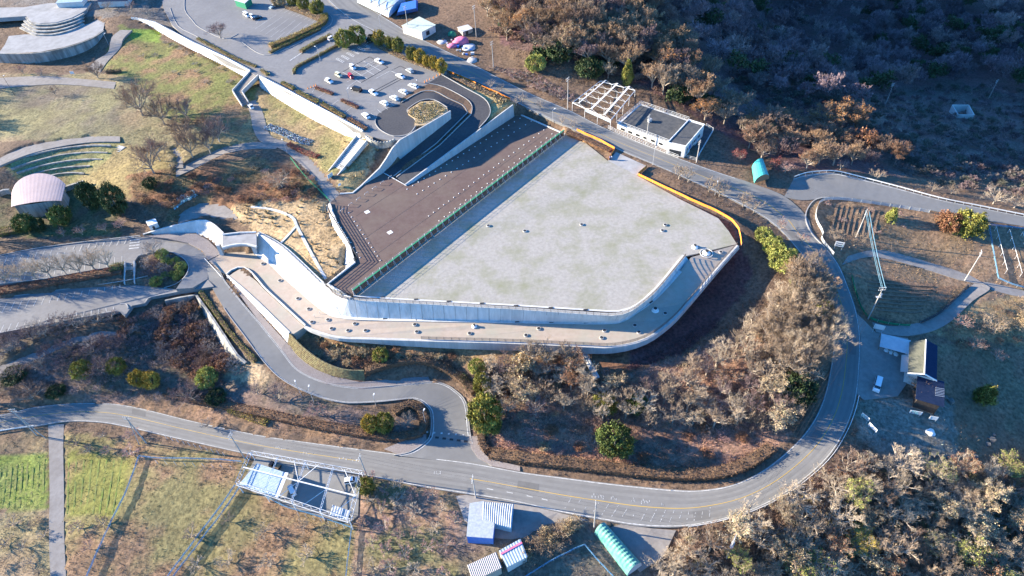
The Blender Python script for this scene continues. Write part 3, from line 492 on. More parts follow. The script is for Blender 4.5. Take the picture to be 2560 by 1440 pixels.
# ------------------------------------------------------------------ the ground sheet itself
def pip(u, v, poly):
    """which of the points (u, v) lie inside poly"""
    poly = np.asarray(poly, float); ins = np.zeros(u.shape, bool); idx = np.where((u >= poly[:, 0].min()) & (u <= poly[:, 0].max()) & (v >= poly[:, 1].min()) & (v <= poly[:, 1].max()))
    a, b = u[idx], v[idx]; r = np.zeros(a.shape, bool); j = len(poly) - 1
    for i in range(len(poly)):
        xi, yi = poly[i]; xj, yj = poly[j]
        if yi != yj: r ^= ((yi > b) != (yj > b)) & (a < (xj - xi) * (b - yi) / (yj - yi) + xi)
        j = i
    ins[idx] = r; return ins
MASK = np.zeros(HH.shape, bool)
for t, drop in HARD:
    i0, i1 = np.searchsorted(gx, (t[:, 0].min() - .3, t[:, 0].max() + .3)); j0, j1 = np.searchsorted(gy, (t[:, 1].min() - .3, t[:, 1].max() + .3))
    if i1 <= i0 or j1 <= j0: continue
    x, y = XX[j0:j1, i0:i1], YY[j0:j1, i0:i1]; (x1, y1, z1), (x2, y2, z2), (x3, y3, z3) = t
    D = (y2 - y3) * (x1 - x3) + (x3 - x2) * (y1 - y3)
    if abs(D) < 1e-6: continue
    a = ((y2 - y3) * (x - x3) + (x3 - x2) * (y - y3)) / D; b = ((y3 - y1) * (x - x3) + (x1 - x3) * (y - y3)) / D; c = 1 - a - b
    m = (a > -.06) & (b > -.06) & (c > -.06); z = a * z1 + b * z2 + c * z3 - drop
    sub = HH[j0:j1, i0:i1]; sub[m] = np.minimum(sub[m], z[m]); MASK[j0:j1, i0:i1] |= m
def projv(x, y, z):
    q = np.stack([x, y, z - CAMZ], -1); w = q @ FW; return 1280 + F_PX * (q @ RT) / w, 720 - F_PX * (q @ UP) / w
def vnoise(x, y, s, seed):
    """smooth value noise"""
    r = np.random.RandomState(seed).rand(64, 64); fx = (x / s) % 63; fy = (y / s) % 63; i = fx.astype(int); j = fy.astype(int); a = fx - i; b = fy - j
    a = a * a * (3 - 2 * a); b = b * b * (3 - 2 * b); i2, j2 = (i + 1) % 63, (j + 1) % 63
    return (r[j, i] * (1 - a) + r[j, i2] * a) * (1 - b) + (r[j2, i] * (1 - a) + r[j2, i2] * a) * b
def fbm(x, y, s, seed): return .5 * vnoise(x, y, s, seed) + .3 * vnoise(x, y, s / 2.3, seed + 1) + .2 * vnoise(x, y, s / 5.1, seed + 2)
UU, VV = projv(XX, YY, H0)
UJ = UU + 16 * (fbm(XX, YY, 7, 5) - .5); VJ = VV + 16 * (fbm(XX, YY, 7, 9) - .5)
LAWN, STRAW, DRYG, LITTER, SOIL, OLIVE, LIMEG, SANDC, RUST, GREYG, DKG = (.205, .18, .095), (.36, .27, .13), (.27, .2, .105), (.155, .105, .072), (.13, .085, .06), (.22, .2, .085), (.21, .26, .05), (.42, .31, .18), (.22, .11, .06), (.17, .155, .14), (.10, .115, .05)
GC = np.empty(HH.shape + (3,)); GC[:] = LITTER
n1, n2, n3 = fbm(XX, YY, 18, 1), fbm(XX, YY, 9, 21), fbm(XX, YY, 4, 41)
def zone(poly, c, c2=None, amt=.6, n=None):
    m = pip(UJ, VJ, poly); cc = np.array(c)
    if c2 is None: GC[m] = cc
    else:
        f = np.clip(((n2 if n is None else n)[m] - .38) * 4, 0, 1)[:, None] * amt; GC[m] = cc * (1 - f) + np.array(c2) * f
B = 4000
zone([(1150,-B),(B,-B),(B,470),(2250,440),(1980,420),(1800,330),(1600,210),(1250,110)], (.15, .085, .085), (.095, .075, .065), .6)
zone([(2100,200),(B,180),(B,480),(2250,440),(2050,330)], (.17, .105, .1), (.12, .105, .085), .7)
zone([(-B,-B),(1000,-B),(940,60),(640,200),(330,40),(-B,30)], GREYG, LITTER)
zone([(-B,185),(320,185),(340,215),(420,290),(560,330),(610,240),(700,260),(640,360),(480,390),(320,480),(200,350),(-B,440)], LAWN, (.29, .21, .13), .75, n1)
zone([(-B,205),(290,205),(300,340),(-B,400)], (.225, .2, .1), (.165, .135, .1), .95, n1)
zone([(300,60),(640,190),(640,250),(600,330),(430,300),(340,200),(250,170)], (.17, .175, .055), (.23, .145, .08), 1.0)
zone([(320,70),(400,75),(400,105),(330,100)], (.2, .28, .05))
zone([(640,210),(930,350),(900,370),(830,440),(740,370),(650,330)], (.3, .22, .12), (.19, .19, .07), .7)
zone([(0,400),(300,350),(330,470),(230,470),(60,470)], (.31, .24, .12), (.24, .24, .09), .7)
zone([(-B,430),(60,470),(220,470),(300,500),(300,590),(-B,600)], DKG, SOIL, .8)
zone([(230,440),(310,360),(420,380),(430,440),(330,500),(270,480)], (.3, .235, .1), (.22, .17, .085), .7)
zone([(310,440),(640,390),(800,440),(790,500),(640,500),(420,560),(330,500)], RUST, (.17, .14, .07), .8)
zone([(640,500),(826,500),(900,650),(815,712),(640,585),(560,520)], SANDC, (.36, .25, .13), .7)
zone([(850,350),(960,350),(900,460),(880,484),(840,470),(850,430)], SANDC, (.25, .2, .09), .8)
zone([(1290,288),(1440,330),(1530,372),(1420,340)], (.42, .25, .12), (.3, .17, .09), .7)
zone([(1180,215),(1280,245),(1285,262),(1210,318),(1225,270),(1140,200)], (.4, .3, .14))
zone([(720,830),(900,845),(1480,870),(1490,960),(1200,930),(1130,900),(960,905),(760,870)], (.29, .19, .1), RUST, .8)
zone([(1560,868),(1580,862),(1700,800),(1850,605),(1900,655),(1850,745),(1790,820),(1700,885),(1620,910),(1560,930)], (.1, .048, .046), (.12, .06, .055), .6)  # embankment soil coloured extra dark for the shade on its steep side
zone([(1470,870),(1580,868),(1560,960),(1480,950)], (.2, .1, .06), (.24, .14, .08), .6)
zone([(1600,440),(1850,560),(1890,640),(1850,615),(1800,560)], (.13, .085, .06), (.2, .12, .07), .7)
zone([(1700,470),(1900,560),(2040,700),(1980,760),(1880,680),(1860,620)], SOIL, (.17, .11, .07), .6)
zone([(1200,960),(1500,960),(2060,760),(2060,900),(1990,1080),(1850,1190),(1230,1150)], (.29, .175, .125), (.22, .15, .115), .8)
zone([(1230,1060),(1480,1090),(1700,1180),(1850,1190),(1240,1150)], (.38, .22, .15), (.28, .175, .13), .8)
zone([(-B,860),(300,840),(440,760),(620,880),(720,980),(1000,1040),(1060,1110),(700,1080),(330,1010),(-B,1030)], (.17, .12, .1), (.12, .11, .075), .8)
zone([(560,880),(680,930),(660,960),(560,950)], (.36, .27, .17))
zone([(-B,985),(330,985),(1000,1110),(700,1085),(330,1012),(-B,1035)], (.24, .15, .09), (.18, .12, .1), .8)
zone([(160,1075),(600,1140),(900,1300),(870,1500),(160,1500)], (.21, .18, .08), (.22, .14, .085), 1.0)
zone([(165,1130),(345,1140),(290,1290),(165,1290)], (.2, .2, .05), (.22, .155, .075), .95)
zone([(-B,1150),(123,1140),(118,1275),(-B,1275)], LIMEG, (.22, .24, .07), .9)
zone([(-B,1060),(120,1070),(120,1140),(-B,1160)], LITTER, STRAW, .6)
zone([(-B,1280),(160,1280),(160,1500),(-B,1500)], (.27, .2, .13), (.23, .2, .1), .7)
zone([(900,1190),(1150,1240),(1150,1500),(870,1500)], (.26, .17, .12), (.15, .15, .07), .9)
zone([(1150,1240),(1660,1320),(1700,1500),(1150,1500)], (.16, .12, .1), (.14, .13, .09), .7)
zone([(2020,500),(2330,530),(2560,570),(2560,800),(2300,820),(2150,780),(2080,640)], (.25, .165, .105), (.2, .14, .085), .9)
zone([(2150,690),(2400,720),(2290,810),(2160,790)], (.28, .165, .095), (.2, .125, .08), .9)
zone([(2300,820),(2560,720),(B,720),(B,860),(2400,860)], (.33, .23, .12), (.25, .18, .1), .7)
zone([(2330,860),(B,850),(B,1200),(2400,1180)], (.2, .13, .085), (.16, .135, .085), .9)
zone([(2140,1000),(2380,1000),(2400,1150),(2260,1180),(2150,1100)], (.19, .18, .15), (.15, .14, .1), .7)
# brown stains of litter under everything, small scale mottling
GC *= (.78 + .44 * n3)[..., None]; GC *= (.85 + .3 * n2)[..., None]
ZG = HH + np.where(MASK, 0, .22 * (n3 - .5) + .12 * (np.random.RandomState(3).rand(*HH.shape) - .5))
nj, ni = HH.shape; idx = np.arange(nj * ni).reshape(nj, ni)
q = np.stack([idx[:-1, :-1], idx[:-1, 1:], idx[1:, 1:], idx[1:, :-1]], -1).reshape(-1, 4)
tr = np.r_[q[:, [0, 1, 2]], q[:, [0, 2, 3]]]
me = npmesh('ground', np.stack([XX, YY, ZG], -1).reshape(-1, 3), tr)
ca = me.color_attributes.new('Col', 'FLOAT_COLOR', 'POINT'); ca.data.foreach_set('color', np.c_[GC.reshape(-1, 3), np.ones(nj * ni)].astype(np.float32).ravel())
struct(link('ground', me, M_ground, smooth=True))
# the land beyond, far below eye level, so that the ground reaches the horizon
mb = MB(); Z = -74
for x0, x1, y0, y1 in ((-2500, GX0, -600, 2500), (GX1, 2500, -600, 2500), (GX0, GX1, GY1, 2500), (GX0, GX1, -600, GY0)): mb.add([(x0, y0, Z), (x1, y0, Z), (x1, y1, Z), (x0, y1, Z)], [(0, 1, 2, 3)])
struct(mb.obj('terrain', mat('far_land', (.12, .09, .07), (.08, .08, .05), .02)))
# ------------------------------------------------------------------ railings, fences and nets
def runs(pts, step): return evenly(pts, step)
def railing(name, label, pts, h=1.1, rails=4, step=2.0, m=None, r=.04, pr=.05, cat='railing', lo=.25):
    m = m or M_dark; pts = np.array(pts); q = runs(pts, step); t = thing(name, q[0], label, cat); me = None
    for k in range(rails):
        z = lo + (h - lo) * k / max(1, rails - 1); mb = MB(); mb.bar(pts + (0, 0, z - r), r * 2, r * 2); kid(mb, 'rail', m, t)
    pm = MB().tube((0, 0, 0), (0, 0, h), pr, n=4).mesh('post')
    for p in q[:100]: o = link('post', pm, m, t); o.location = p - q[0]
    return t
M_rail = mat('railing_brown', (.16, .13, .11), (.2, .17, .15), 3)
railing('guard_railing', 'dark pipe railing on the tall curved wall between yard and terrace', evenly(pwa[14:], 2.0) + (0, 0, 0), 1.15, 4, 2.0, M_rail)
railing('guard_railing', 'dark pipe railing along the outer edge of the terrace', evenly(twa[:len(twa) - 12], 2.2), 1.15, 4, 2.2, M_rail)
railing('guard_railing', 'dark pipe railing casting a grid shadow on the brown asphalt', P3([(822,509,.8),(820,525,.8),(895,647,.8),(812,713,.8),(832,731,.7),(884,743,.5)]), 1.4, 4, 2.0, M_dark, .045, .07, lo=.4)
railing('guard_railing', 'thin dark railing along the top of the bright curved wall below the sandy slope', P3([(642,581,-2.3),(697,611,-1.9),(745,653,-1.2),(800,706,-.4)], 3), .9, 2, 2.5, M_dark)
railing('guard_railing', 'green low railing along the path beside the sandy slope', [G(*p) + (0, 0, .1) for p in ((727,398),(760,440),(795,475),(826,505))], .9, 2, 2.0, mat('green_paint', (.04, .3, .14), (.05, .36, .18), 2))
# windbreak fence between the two yards
fb = P3([(885,738,.3),(1410,337,.3)]); q = evenly(fb, 2.75); wf = thing('windbreak_fence', q[0], 'long fence with a green top band and brown windbreak net across the plaza', 'fence')
mb = MB(); mb.bar(fb + (0, 0, .05), .04, 2.0); kid(mb, 'net', M_bnet, wf); mb = MB(); mb.bar(fb + (0, 0, 2.05), .5, .12); kid(mb, 'top_band', M_green, wf)
mb = MB(); mb.bar(fb + (0, 0, 2.95), .035, .035); mb.bar(fb + (0, 0, 2.6), .03, .03); kid(mb, 'wire', M_steel, wf)
_d = (fb[1] - fb[0]); _d /= np.linalg.norm(_d); _n = np.array([_d[1], -_d[0], 0])
pm = MB().tube((0, 0, -.1), (0, 0, 3.0), .06, n=5).mesh('post'); sm_ = MB().tube(_n * 1.5 - (0, 0, .3), (0, 0, 2.0), .045, n=4).mesh('stay')
for p in q: link('post', pm, M_white, wf).location = p - q[0]; link('stay', sm_, M_white, wf).location = p - q[0]
def net(name, label, pts, h, m, step=2.5, pm=None, cat='net fence', thick=.05, base=.05, pr=.05, group=None, parts=True):
    q = runs(pts, step); t = thing(name, q[0], label, cat, group); mb = MB(); r = random.Random(len(pts) * 7 + int(h * 10))
    w = evenly(pts, step / 2); w = w + np.array([[r.uniform(-.06, .06), r.uniform(-.06, .06), 0] for _ in w]); mb.bar(w + (0, 0, base), thick, h); kid(mb, 'netting', m, t); kid(MB().path(list(w + (0, 0, base + h)), .03, 4), 'top_rope', m, t)
    me = MB().tube((0, 0, -.2), (0, 0, h + base + .1), pr, n=4).mesh('post')
    for p in q[:100]: link('post', me, pm or M_steel, t).location = p - q[0]
    return t
net('barrier_net', 'orange safety netting at the roadside corner of the gravel yard, left of the entrance ramp', [Q(*p) for p in ((1442,327),(1470,340),(1500,353),(1537,374))] + [P(1522, 401, .1)], .95, M_orange, 3)
net('barrier_net', 'long orange safety netting along the right edge of the gravel yard', [P(*p) for p in ((1617,418,.2),(1593,438,.05),(1650,465,.05),(1728,502,0),(1787,528,-.2),(1828,551,-.4),(1846,574,-.5),(1851,592,-.5),(1853,614,-.4))], .95, M_orange, 3)
net('barrier_net', 'orange safety netting on the bank beside the upper road, farther piece', [G(*p) for p in ((1122,181),(1155,195),(1190,211))], .9, M_orange, 3)
net('barrier_net', 'orange safety netting on the bank beside the upper road, nearer piece', [G(*p) for p in ((1205,219),(1240,233),(1276,251))], .9, M_orange, 3)
def guard(label, pts, h=.75, step=2.0, back=0):
    q = runs(pts, step); t = thing('guard_rail', q[0], label, 'guard rail'); mb = MB(); mb.bar(np.array(pts) + (0, 0, h - .35), .1, .35); kid(mb, 'beam', M_white, t)
    me = MB().tube((0, 0, -.2), (0, 0, h), .07, n=5).mesh('post')
    for p in q[:100]: link('post', me, M_steel, t).location = p - q[0]
guard('long white guard rail along the outer side of the side road at right', evenly(bL, 1.5) + (0, 0, 0), .95, 2.6)
guard('white guard rail around the outside of the big road bend', evenly(mR[69:97] + (.25, -.35, 0), 2), .85, 2.2)
guard('short white guard rail at the far left end of the main road', [Q(-60, 1093), Q(0, 1080), Q(50, 1072), Q(88, 1067)], .8, 2.2)
guard('white guard rail at the mouth of the car park beside the portal road', [P(513,650,-7.3), P(535,673,-7.5), P(556,697,-7.7)], .9, 2)
isl = [(2322,532),(2280,525),(2230,517),(2150,506),(2100,500),(2068,500),(2050,507),(2041,525),(2038,545),(2045,563),(2057,587),(2052,598),(2066,618),(2083,638)]
net('pipe_fence', 'white pipe fence curving round the dry vegetable plot between the roads', spline([G(*p) for p in isl], 3), 1.15, mat('white_netting', (.62, .64, .64), (.5, .52, .52), 4, alpha=.55), 3, M_white, 'fence')
BN = [('blue netting along the left side of the large dry field', [(350,1146),(320,1230),(290,1290),(255,1365),(218,1450)]), ('blue netting along the roadside edge of the large dry field', [(350,1144),(400,1149),(470,1150),(540,1152),(606,1158)]), ('left one of two parallel blue nets crossing the dry field', [(590,1217),(550,1275),(500,1340),(420,1448)]), ('right one of two parallel blue nets crossing the dry field', [(603,1220),(562,1280),(512,1345),(434,1448)]), ('blue netting below the white frame carport', [(662,1240),(710,1268),(790,1292),(880,1322)]), ('blue netting on the right side of the near field, running out of the picture', [(881,1322),(875,1370),(866,1450)]), ('blue netting left of the green arched shelter, sloping to the corner post', [(1310,1448),(1380,1404),(1440,1374),(1461,1365)]), ('blue netting right of its corner post near the green arched shelter', [(1461,1365),(1495,1405),(1540,1452)]), ('blue netting along the top of the staked field at the right edge', [(2468,566),(2510,571),(2590,580)]), ('blue netting along the left of the staked field at the right edge', [(2469,567),(2480,630),(2493,700)]), ('blue netting along the bottom of the staked field at the right edge', [(2493,700),(2530,716),(2590,732)])]
for lb, pl in BN: net('blue_net_fence', lb, spline([G(*p) for p in pl], 3), .5, M_bluenet, 2.6, M_pole, thick=.16, base=.7, group='blue field nets')
net('green_net_fence', 'low green net along the bend beside the bare brown plot', spline([G(*p) for p in ((2128,690),(2141,738),(2155,775),(2180,800),(2230,812),(2275,815))], 3), .8, mat('green_netting', (.03, .2, .1), (.05, .28, .15), 2, alpha=.8), 3)
net('grey_wall_fence', 'dark stone edging along the lane below the bare brown plot', spline([G(*p) for p in ((2300,808),(2345,785),(2390,745),(2420,715))], 3), .6, M_dark, 3, cat='edging', thick=.4)
# white marker blocks on the brown asphalt
mk_ = MB().hexa([(-.32, -.24, 0), (.32, -.24, 0), (.32, .24, 0), (-.32, .24, 0)], [(-.2, -.1, .28), (.26, -.1, .28), (.26, .1, .28), (-.2, .1, .28)]).mesh('marker_block')
def line(a, b, n): return [(a[0] + (b[0] - a[0]) * i / (n - 1), a[1] + (b[1] - a[1]) * i / (n - 1)) for i in range(n)]
for lb, pts in (('white marker block in the row below the wedge shaped ramp wall', line((1018,473),(1300,296),21)), ('white marker block in the second row below the ramp wall', line((1043,485),(1328,303),21)), ('white marker block in the long middle row across the brown asphalt', line((1072,540),(1360,325),24)), ('white marker block in the row beside the windbreak fence', line((1098,552),(1380,335),22)), ('white marker block in the row beside the barred railing shadow', line((872,532),(951,651),12)), ('white marker block in the row under the railing at the asphalt edge', line((838,544),(900,644),9))):
    for p in pts: o = link('marker_block', mk_, M_white); o.scale = (.62,) * 3; o.location = Q(*p); o.rotation_euler.z = .6; tag(o, lb, 'marker', lb.replace('block', 'blocks'))
for (u, v), lb in (((918,530), 'white square slab on the brown asphalt, upper one'), ((975,581), 'white square slab on the brown asphalt, lower one')):
    mb = MB(); c = P(u, v, .3); mb.box(c, 1.55, 1.55, .05, .62); tag(mb.obj('cover_slab', M_white), lb, 'slab')
# pipe hoops that close the asphalt yard
hoop = MB(); hoop.path([(-.9, 0, 0), (-.9, 0, .75), (-.75, 0, .9), (.75, 0, .9), (.9, 0, .75), (.9, 0, 0)], .06)
hm = hoop.mesh('hoop_barrier'); hd = math.atan2(*(P(1000, 430, .3) - P(870, 525, .3))[1::-1])
for p in line((857, 528), (976, 446), 7): o = link('hoop_barrier', hm, M_steel); o.location = P(*p, .3); o.rotation_euler.z = hd; tag(o, 'steel hoop barrier in the row across the neck of the brown asphalt', 'barrier', 'hoop barriers on the brown asphalt')
# gas vents and manholes
def rev(prof, n=14):
    mb = MB(); N = len(prof); vs = [(r * math.cos(2 * math.pi * i / n), r * math.sin(2 * math.pi * i / n), z) for r, z in prof for i in range(n)]
    return mb.add(vs, [(k * n + i, k * n + (i + 1) % n, (k + 1) * n + (i + 1) % n, (k + 1) * n + i) for k in range(N - 1) for i in range(n)])
ring_m = rev([(.75, 0), (.75, .32), (.6, .35), (.6, .1), (0, .1)]).mesh('collar'); lid_m = rev([(.62, .15), (.62, .3), (0, .32)]).mesh('lid')
def hole(u, v, lb, grp, s=1.0):
    c = Q(u, v); t = thing('manhole', c, lb, 'manhole', grp); link('collar', ring_m, M_conc, t); link('lid', lid_m, M_dark, t); t.scale = (s, s, s)
YH = [(1221,565),(1312,578),(1454,562),(1663,563),(1656,577),(1802,631)]
for p in YH: hole(*p, 'round dark manhole standing proud of the gravel yard', 'manholes on the gravel yard', .85)
for p in [(745,747),(772,773),(780,806),(820,800),(829,822),(870,827),(887,810),(914,827),(1037,812),(1042,830),(1174,834),(1315,839),(1347,822),(1504,845),(1511,827),(1587,814),(1597,831),(657,660),(700,702),(1663,784)]: hole(*p, 'round dark manhole in the pale terrace road', 'manholes along the terrace road', .85)
for (u, v, s, lb) in ((1186, 816, .9, 'white collared vent on the straight part of the terrace'), (1638, 776, 1.2, 'white collared vent in the shade of the curved yard wall'), (1737, 618, 1.1, 'white collared vent on the gravel yard near the wall tip'), (1766, 633, 1.35, 'large white conical vent inside a ring on the gravel yard')):
    t = thing('vent', Q(u, v), lb, 'vent'); rev([(.95, 0), (.8, .35), (.45, .45), (.4, .9), (.3, .92)]).obj('cone', M_white, t); rev([(.42, .9), (.42, 1.05), (0, 1.08)]).obj('cap', M_dark, t); t.scale = (s, s, s * .8)
    if s > 1.3: rev([(1.5, 0), (1.5, .12), (1.35, .12), (1.35, 0)]).obj('ring', M_wconc, t)
for k, (u, v) in enumerate(((800, 785), (787, 793), (775, 804))):
    t = thing('pole_barrier', Q(u, v), 'thin steel bollard in the row across the terrace, %s' % ('farthest one', 'middle one', 'nearest one')[k], 'bollard'); MB().tube((0, 0, 0), (0, 0, .9), .06).obj('post', M_steel, t); MB().tube((0, 0, .9), (0, 0, .98), .09).obj('cap', M_white, t)
# parking bays
pm_ = MB()
def bay(a, b, w=.14): 
    a, b = np.array(a), np.array(b); d = b - a; n = np.array([-d[1], d[0], 0]); n /= np.linalg.norm(n); n *= w / 2; up = np.array([0, 0, .035]); pm_.add([a - n + up, a + n + up, b + n + up, b - n + up], [(0, 1, 2, 3)])
def bays(p0, p1, q0, q1, n, base=False, w=.14):
    for i in range(n):
        f = i / (n - 1); bay(Q(p0[0] + (p1[0] - p0[0]) * f, p0[1] + (p1[1] - p0[1]) * f), Q(q0[0] + (q1[0] - q0[0]) * f, q0[1] + (q1[1] - q0[1]) * f), w)
    if base: bay(Q(*p0), Q(*p1), w)
bays((18,641),(318,595),(12,657),(310,611),17); bays((22,705),(305,662),(30,684),(305,640),16)
bays((5,782),(300,720),(18,757),(300,712),16); bays((0,832),(285,775),(10,812),(283,767),16)
bays((856,180),(924,142),(902,207),(970,168),5, True, .2); bays((924,142),(970,168),(856,180),(902,207),4, True, .2); bay(Q(902,207),Q(970,168),.2); bay(Q(870,217),Q(894,200),.18)
bays((977,177),(1000,165),(1016,196),(1040,184),2, True, .2); bay(Q(1000,165),Q(1040,184),.2); bay(Q(940,196),Q(1000,165),.18)
bays((938,292),(1062,218),(928,283),(1052,210),9); bay(Q(940,295),Q(1072,210),.25)
bays((640,60),(790,65),(655,40),(800,45),2); bays((655,60),(730,95),(690,37),(770,60),6); bays((690,25),(790,60),(712,15),(805,48),11); bays((638,72),(690,100),(665,55),(712,80),5)
bays((795,245),(858,285),(812,233),(880,268),3); bay(Q(790,215),Q(780,232)); bays((848,195),(868,205),(862,188),(882,198),2)
for k in range(6):                                              # chequered blocks along the hedge
    c = np.array((848 + 13.2 * k, 151 - 7.2 * k)); 
    for j in range(5): bay(Q(c[0] - 8 + j * 4, c[1] - 3 + j * 2), Q(c[0] - 4 + j * 4, c[1] - 6 + j * 2), .35)
    bay(Q(c[0] - 8, c[1] - 3), Q(c[0] + 9, c[1] + 6), .2); bay(Q(c[0] - 4, c[1] - 6), Q(c[0] + 13, c[1] + 3), .2)
struct(pm_.obj('bay_marking', mat('bay_paint', (.62, .62, .6), (.42, .42, .4), 1.5)))
mk = MB()
for k in range(5): a, b = Q(725 + k * 9, 152 - k * 6), Q(733 + k * 9, 146 - k * 6); mk.bar([a + (0, 0, .01), b + (0, 0, .01)], .5, .03)
for k in range(5): a, b = Q(322 + k * 1, 622 - k * 7), Q(348 + k * 1, 619 - k * 7); mk.bar([a + (0, 0, .01), b + (0, 0, .01)], .5, .03)
for k in range(7): a = Q(1068 + k * 18, 1080 + k * 1.5); mk.box(a, .5, .5, .03)
struct(mk.obj('crossing_marking', M_worn))
mk = MB()
for k in range(6): a, b = Q(1070 + k * 18, 1091 + k * 2.4), Q(1079 + k * 18, 1092 + k * 2.4); mk.bar([a, b], .6, .03)
for k in range(30):
    f = k / 29
    for off in ((0, 0), (5, 4)): a = Q(938 + 62 * f + off[0], 226 - 33 * f + off[1]); mk.box(a, .55, .3, .03, .6)
for k in range(14):
    f = k / 13
    for off in ((0, 0), (5, 4)): a = Q(878 + 56 * f + off[0], 185 - 30 * f + off[1]); mk.box(a, .55, .3, .03, .6)
struct(mk.obj('tyre_stop_marking', M_dark))

# trellis posts and wires of the fields
tp = MB().tube((0, 0, -.2), (0, 0, 1.9), .05, n=5).mesh('trellis_post')
for lb, grp, pts in (('thin white trellis post in the row on the verge above the dry field', 'trellis posts on the verge', line((418, 1098), (562, 1140), 11)), ('thin white trellis post just inside the top net of the dry field', 'trellis posts inside the top net', line((395, 1160), (580, 1172), 9)), ('thin pale post in the row below the truss frame', 'posts below the truss frame', line((748, 1290), (862, 1322), 7))):
    for p in pts: o = link('trellis_post', tp, M_white); o.location = Q(*p); tag(o, lb, 'post', grp)
for k, (a, b) in enumerate((((2485, 577), (2512, 684)), ((2518, 583), (2549, 692)), ((2551, 590), (2585, 700)))):
    t = thing('trellis_row', Q(*a), 'straight row of trellis pipe in the staked field at the right edge, %s' % ('left one', 'middle one', 'right one')[k], 'trellis'); q = evenly([Q(*a), Q(*b)], 3); kid(MB().path(list(q + (0, 0, 1.7)), .06, 4), 'wire', M_white, t)
    for p in q: link('post', tp, M_white, t).location = p - q[0]
# ------------------------------------------------------------------ buildings and sheds
M_wall = mat('white_wall', (.62, .61, .58), (.54, .53, .5), .8, c3=(.42, .41, .39), s3=.3, amt3=.5)
M_cream = mat('cream_wall', (.45, .4, .32), (.38, .33, .27), 1)
M_roofdk = mat('dark_shaded_roof', (.018, .032, .066), (.028, .042, .08), 1, spec=0.0, stretch=(1, 1, 1))  # navy tone also holds the tree shade lying on the farm house roof
M_roofgr = mat('moss_roof', (.075, .08, .06), (.12, .12, .095), 1.2, stretch=(4, .4, 1))
M_proof = mat('waterproof_roof', (.06, .065, .07), (.1, .1, .1), .6)
M_sheet = mat('pale_sheet_roof', (.52, .53, .55), (.43, .45, .48), .8)
M_poly = mat('poly_sheet', (.27, .37, .44), (.4, .47, .52), 1.2, rough=.5)
M_silver = mat('silver_tarp', (.43, .46, .49), (.3, .33, .36), 1.5, rough=.5)
M_bluet = mat('blue_tarp', (.04, .14, .5), (.06, .2, .6), 2, rough=.6)
M_teal = mat('teal_cover', (.05, .34, .32), (.08, .42, .38), 2, rough=.5)
M_gtun = mat('green_cover', (.07, .25, .2), (.17, .36, .3), .8, rough=.55)
M_pink = mat('pink_tarp', (.55, .14, .24), (.6, .2, .32), 2)
M_proofp = mat('pink_metal_roof', (.4, .31, .29), (.45, .35, .33), .3, rough=.5)
M_wood = mat('brown_wood', (.2, .13, .08), (.27, .18, .11), 3)
M_ink = mat('dark_print', (.05, .06, .08), None); M_inkb = mat('blue_print', (.05, .12, .3), None); M_inkg = mat('green_print', (.1, .4, .33), None)
def loc(t): t['_l'] = 1; return np.array(t.location)
def slab(pts, th):
    mb = MB(); pts = [np.array(p) for p in pts]; return mb.hexa([p - (0, 0, th) for p in pts], pts)
def walls(pts, zb, inset=0.0):
    """closed wall block from plan points down to height zb, roofs left to other parts"""
    pts = [np.array(p) for p in pts]; c = sum(pts) / len(pts); q = [p + (c - p) * inset for p in pts]; return MB().hexa([(p[0], p[1], zb) for p in q], [tuple(p - (0, 0, .02)) for p in q])
def onface(a, b, f0, f1, z0, z1, m, t, name, out=.04):
    """flat panel on the wall between plan points a and b"""
    a, b = np.array(a), np.array(b); d = b - a; n = np.array([d[1], -d[0], 0]); n /= np.linalg.norm(n); p, q = a + d * f0 + n * out, a + d * f1 + n * out
    c = [(p[0], p[1], z0), (q[0], q[1], z0), (q[0], q[1], z1), (p[0], p[1], z1)]; mb = MB(); mb.hexa([np.array(x) - n * .06 for x in c], c); return kid(mb, name, m, t)
def corrug(a, b, c, d, n, amp, m, name, t, th=.06):
    """corrugated sheet between edges a-b (across) and d-c, ribs running a to d"""
    a, b, c, d = map(np.array, (a, b, c, d)); mb = MB(); vs = []
    for i in range(n + 1):
        f = i / n; z = amp if i % 2 else 0
        vs += [a + (b - a) * f + (0, 0, z), d + (c - d) * f + (0, 0, z)]
    mb.add(vs, [(2 * i, 2 * i + 2, 2 * i + 3, 2 * i + 1) for i in range(n)]); mb.add([v - (0, 0, th) for v in vs], [(2 * i, 2 * i + 1, 2 * i + 3, 2 * i + 2) for i in range(n)]); return kid(mb, name, m, t)
def tunnel(name, label, a0, a1, b0, b1, h, m, cat, ribs=14, rib=.12, wallm=None, zlift=0.0):
    """arched cover; a0-a1 one end's feet, b0-b1 the other end's feet"""
    a0, a1, b0, b1 = map(np.array, (a0, a1, b0, b1)); t = thing(name, (a0 + a1 + b0 + b1) / 4, label, cat); n = 10; rows = []
    for k in range(ribs * 2 + 1):
        f = k / (ribs * 2); l = a0 + (b0 - a0) * f; r = a1 + (b1 - a1) * f; e = rib if k % 2 else 0
        rows.append([l + (r - l) * (.5 - .5 * math.cos(math.pi * i / n)) + (0, 0, (h + e) * math.sin(math.pi * i / n) ** .8 + zlift) for i in range(n + 1)])
    mb = MB(); vs = [p for r in rows for p in r]; mb.add(vs, [(k * (n + 1) + i, k * (n + 1) + i + 1, (k + 1) * (n + 1) + i + 1, (k + 1) * (n + 1) + i) for k in range(len(rows) - 1) for i in range(n)]); kid(mb, 'cover', m, t)
    for nm, r in (('end_panel', rows[0]), ('end_panel', rows[-1])): mb = MB(); mb.add(list(r), [tuple(range(n + 1))]); kid(mb, nm, wallm or M_cream, t)
    return t
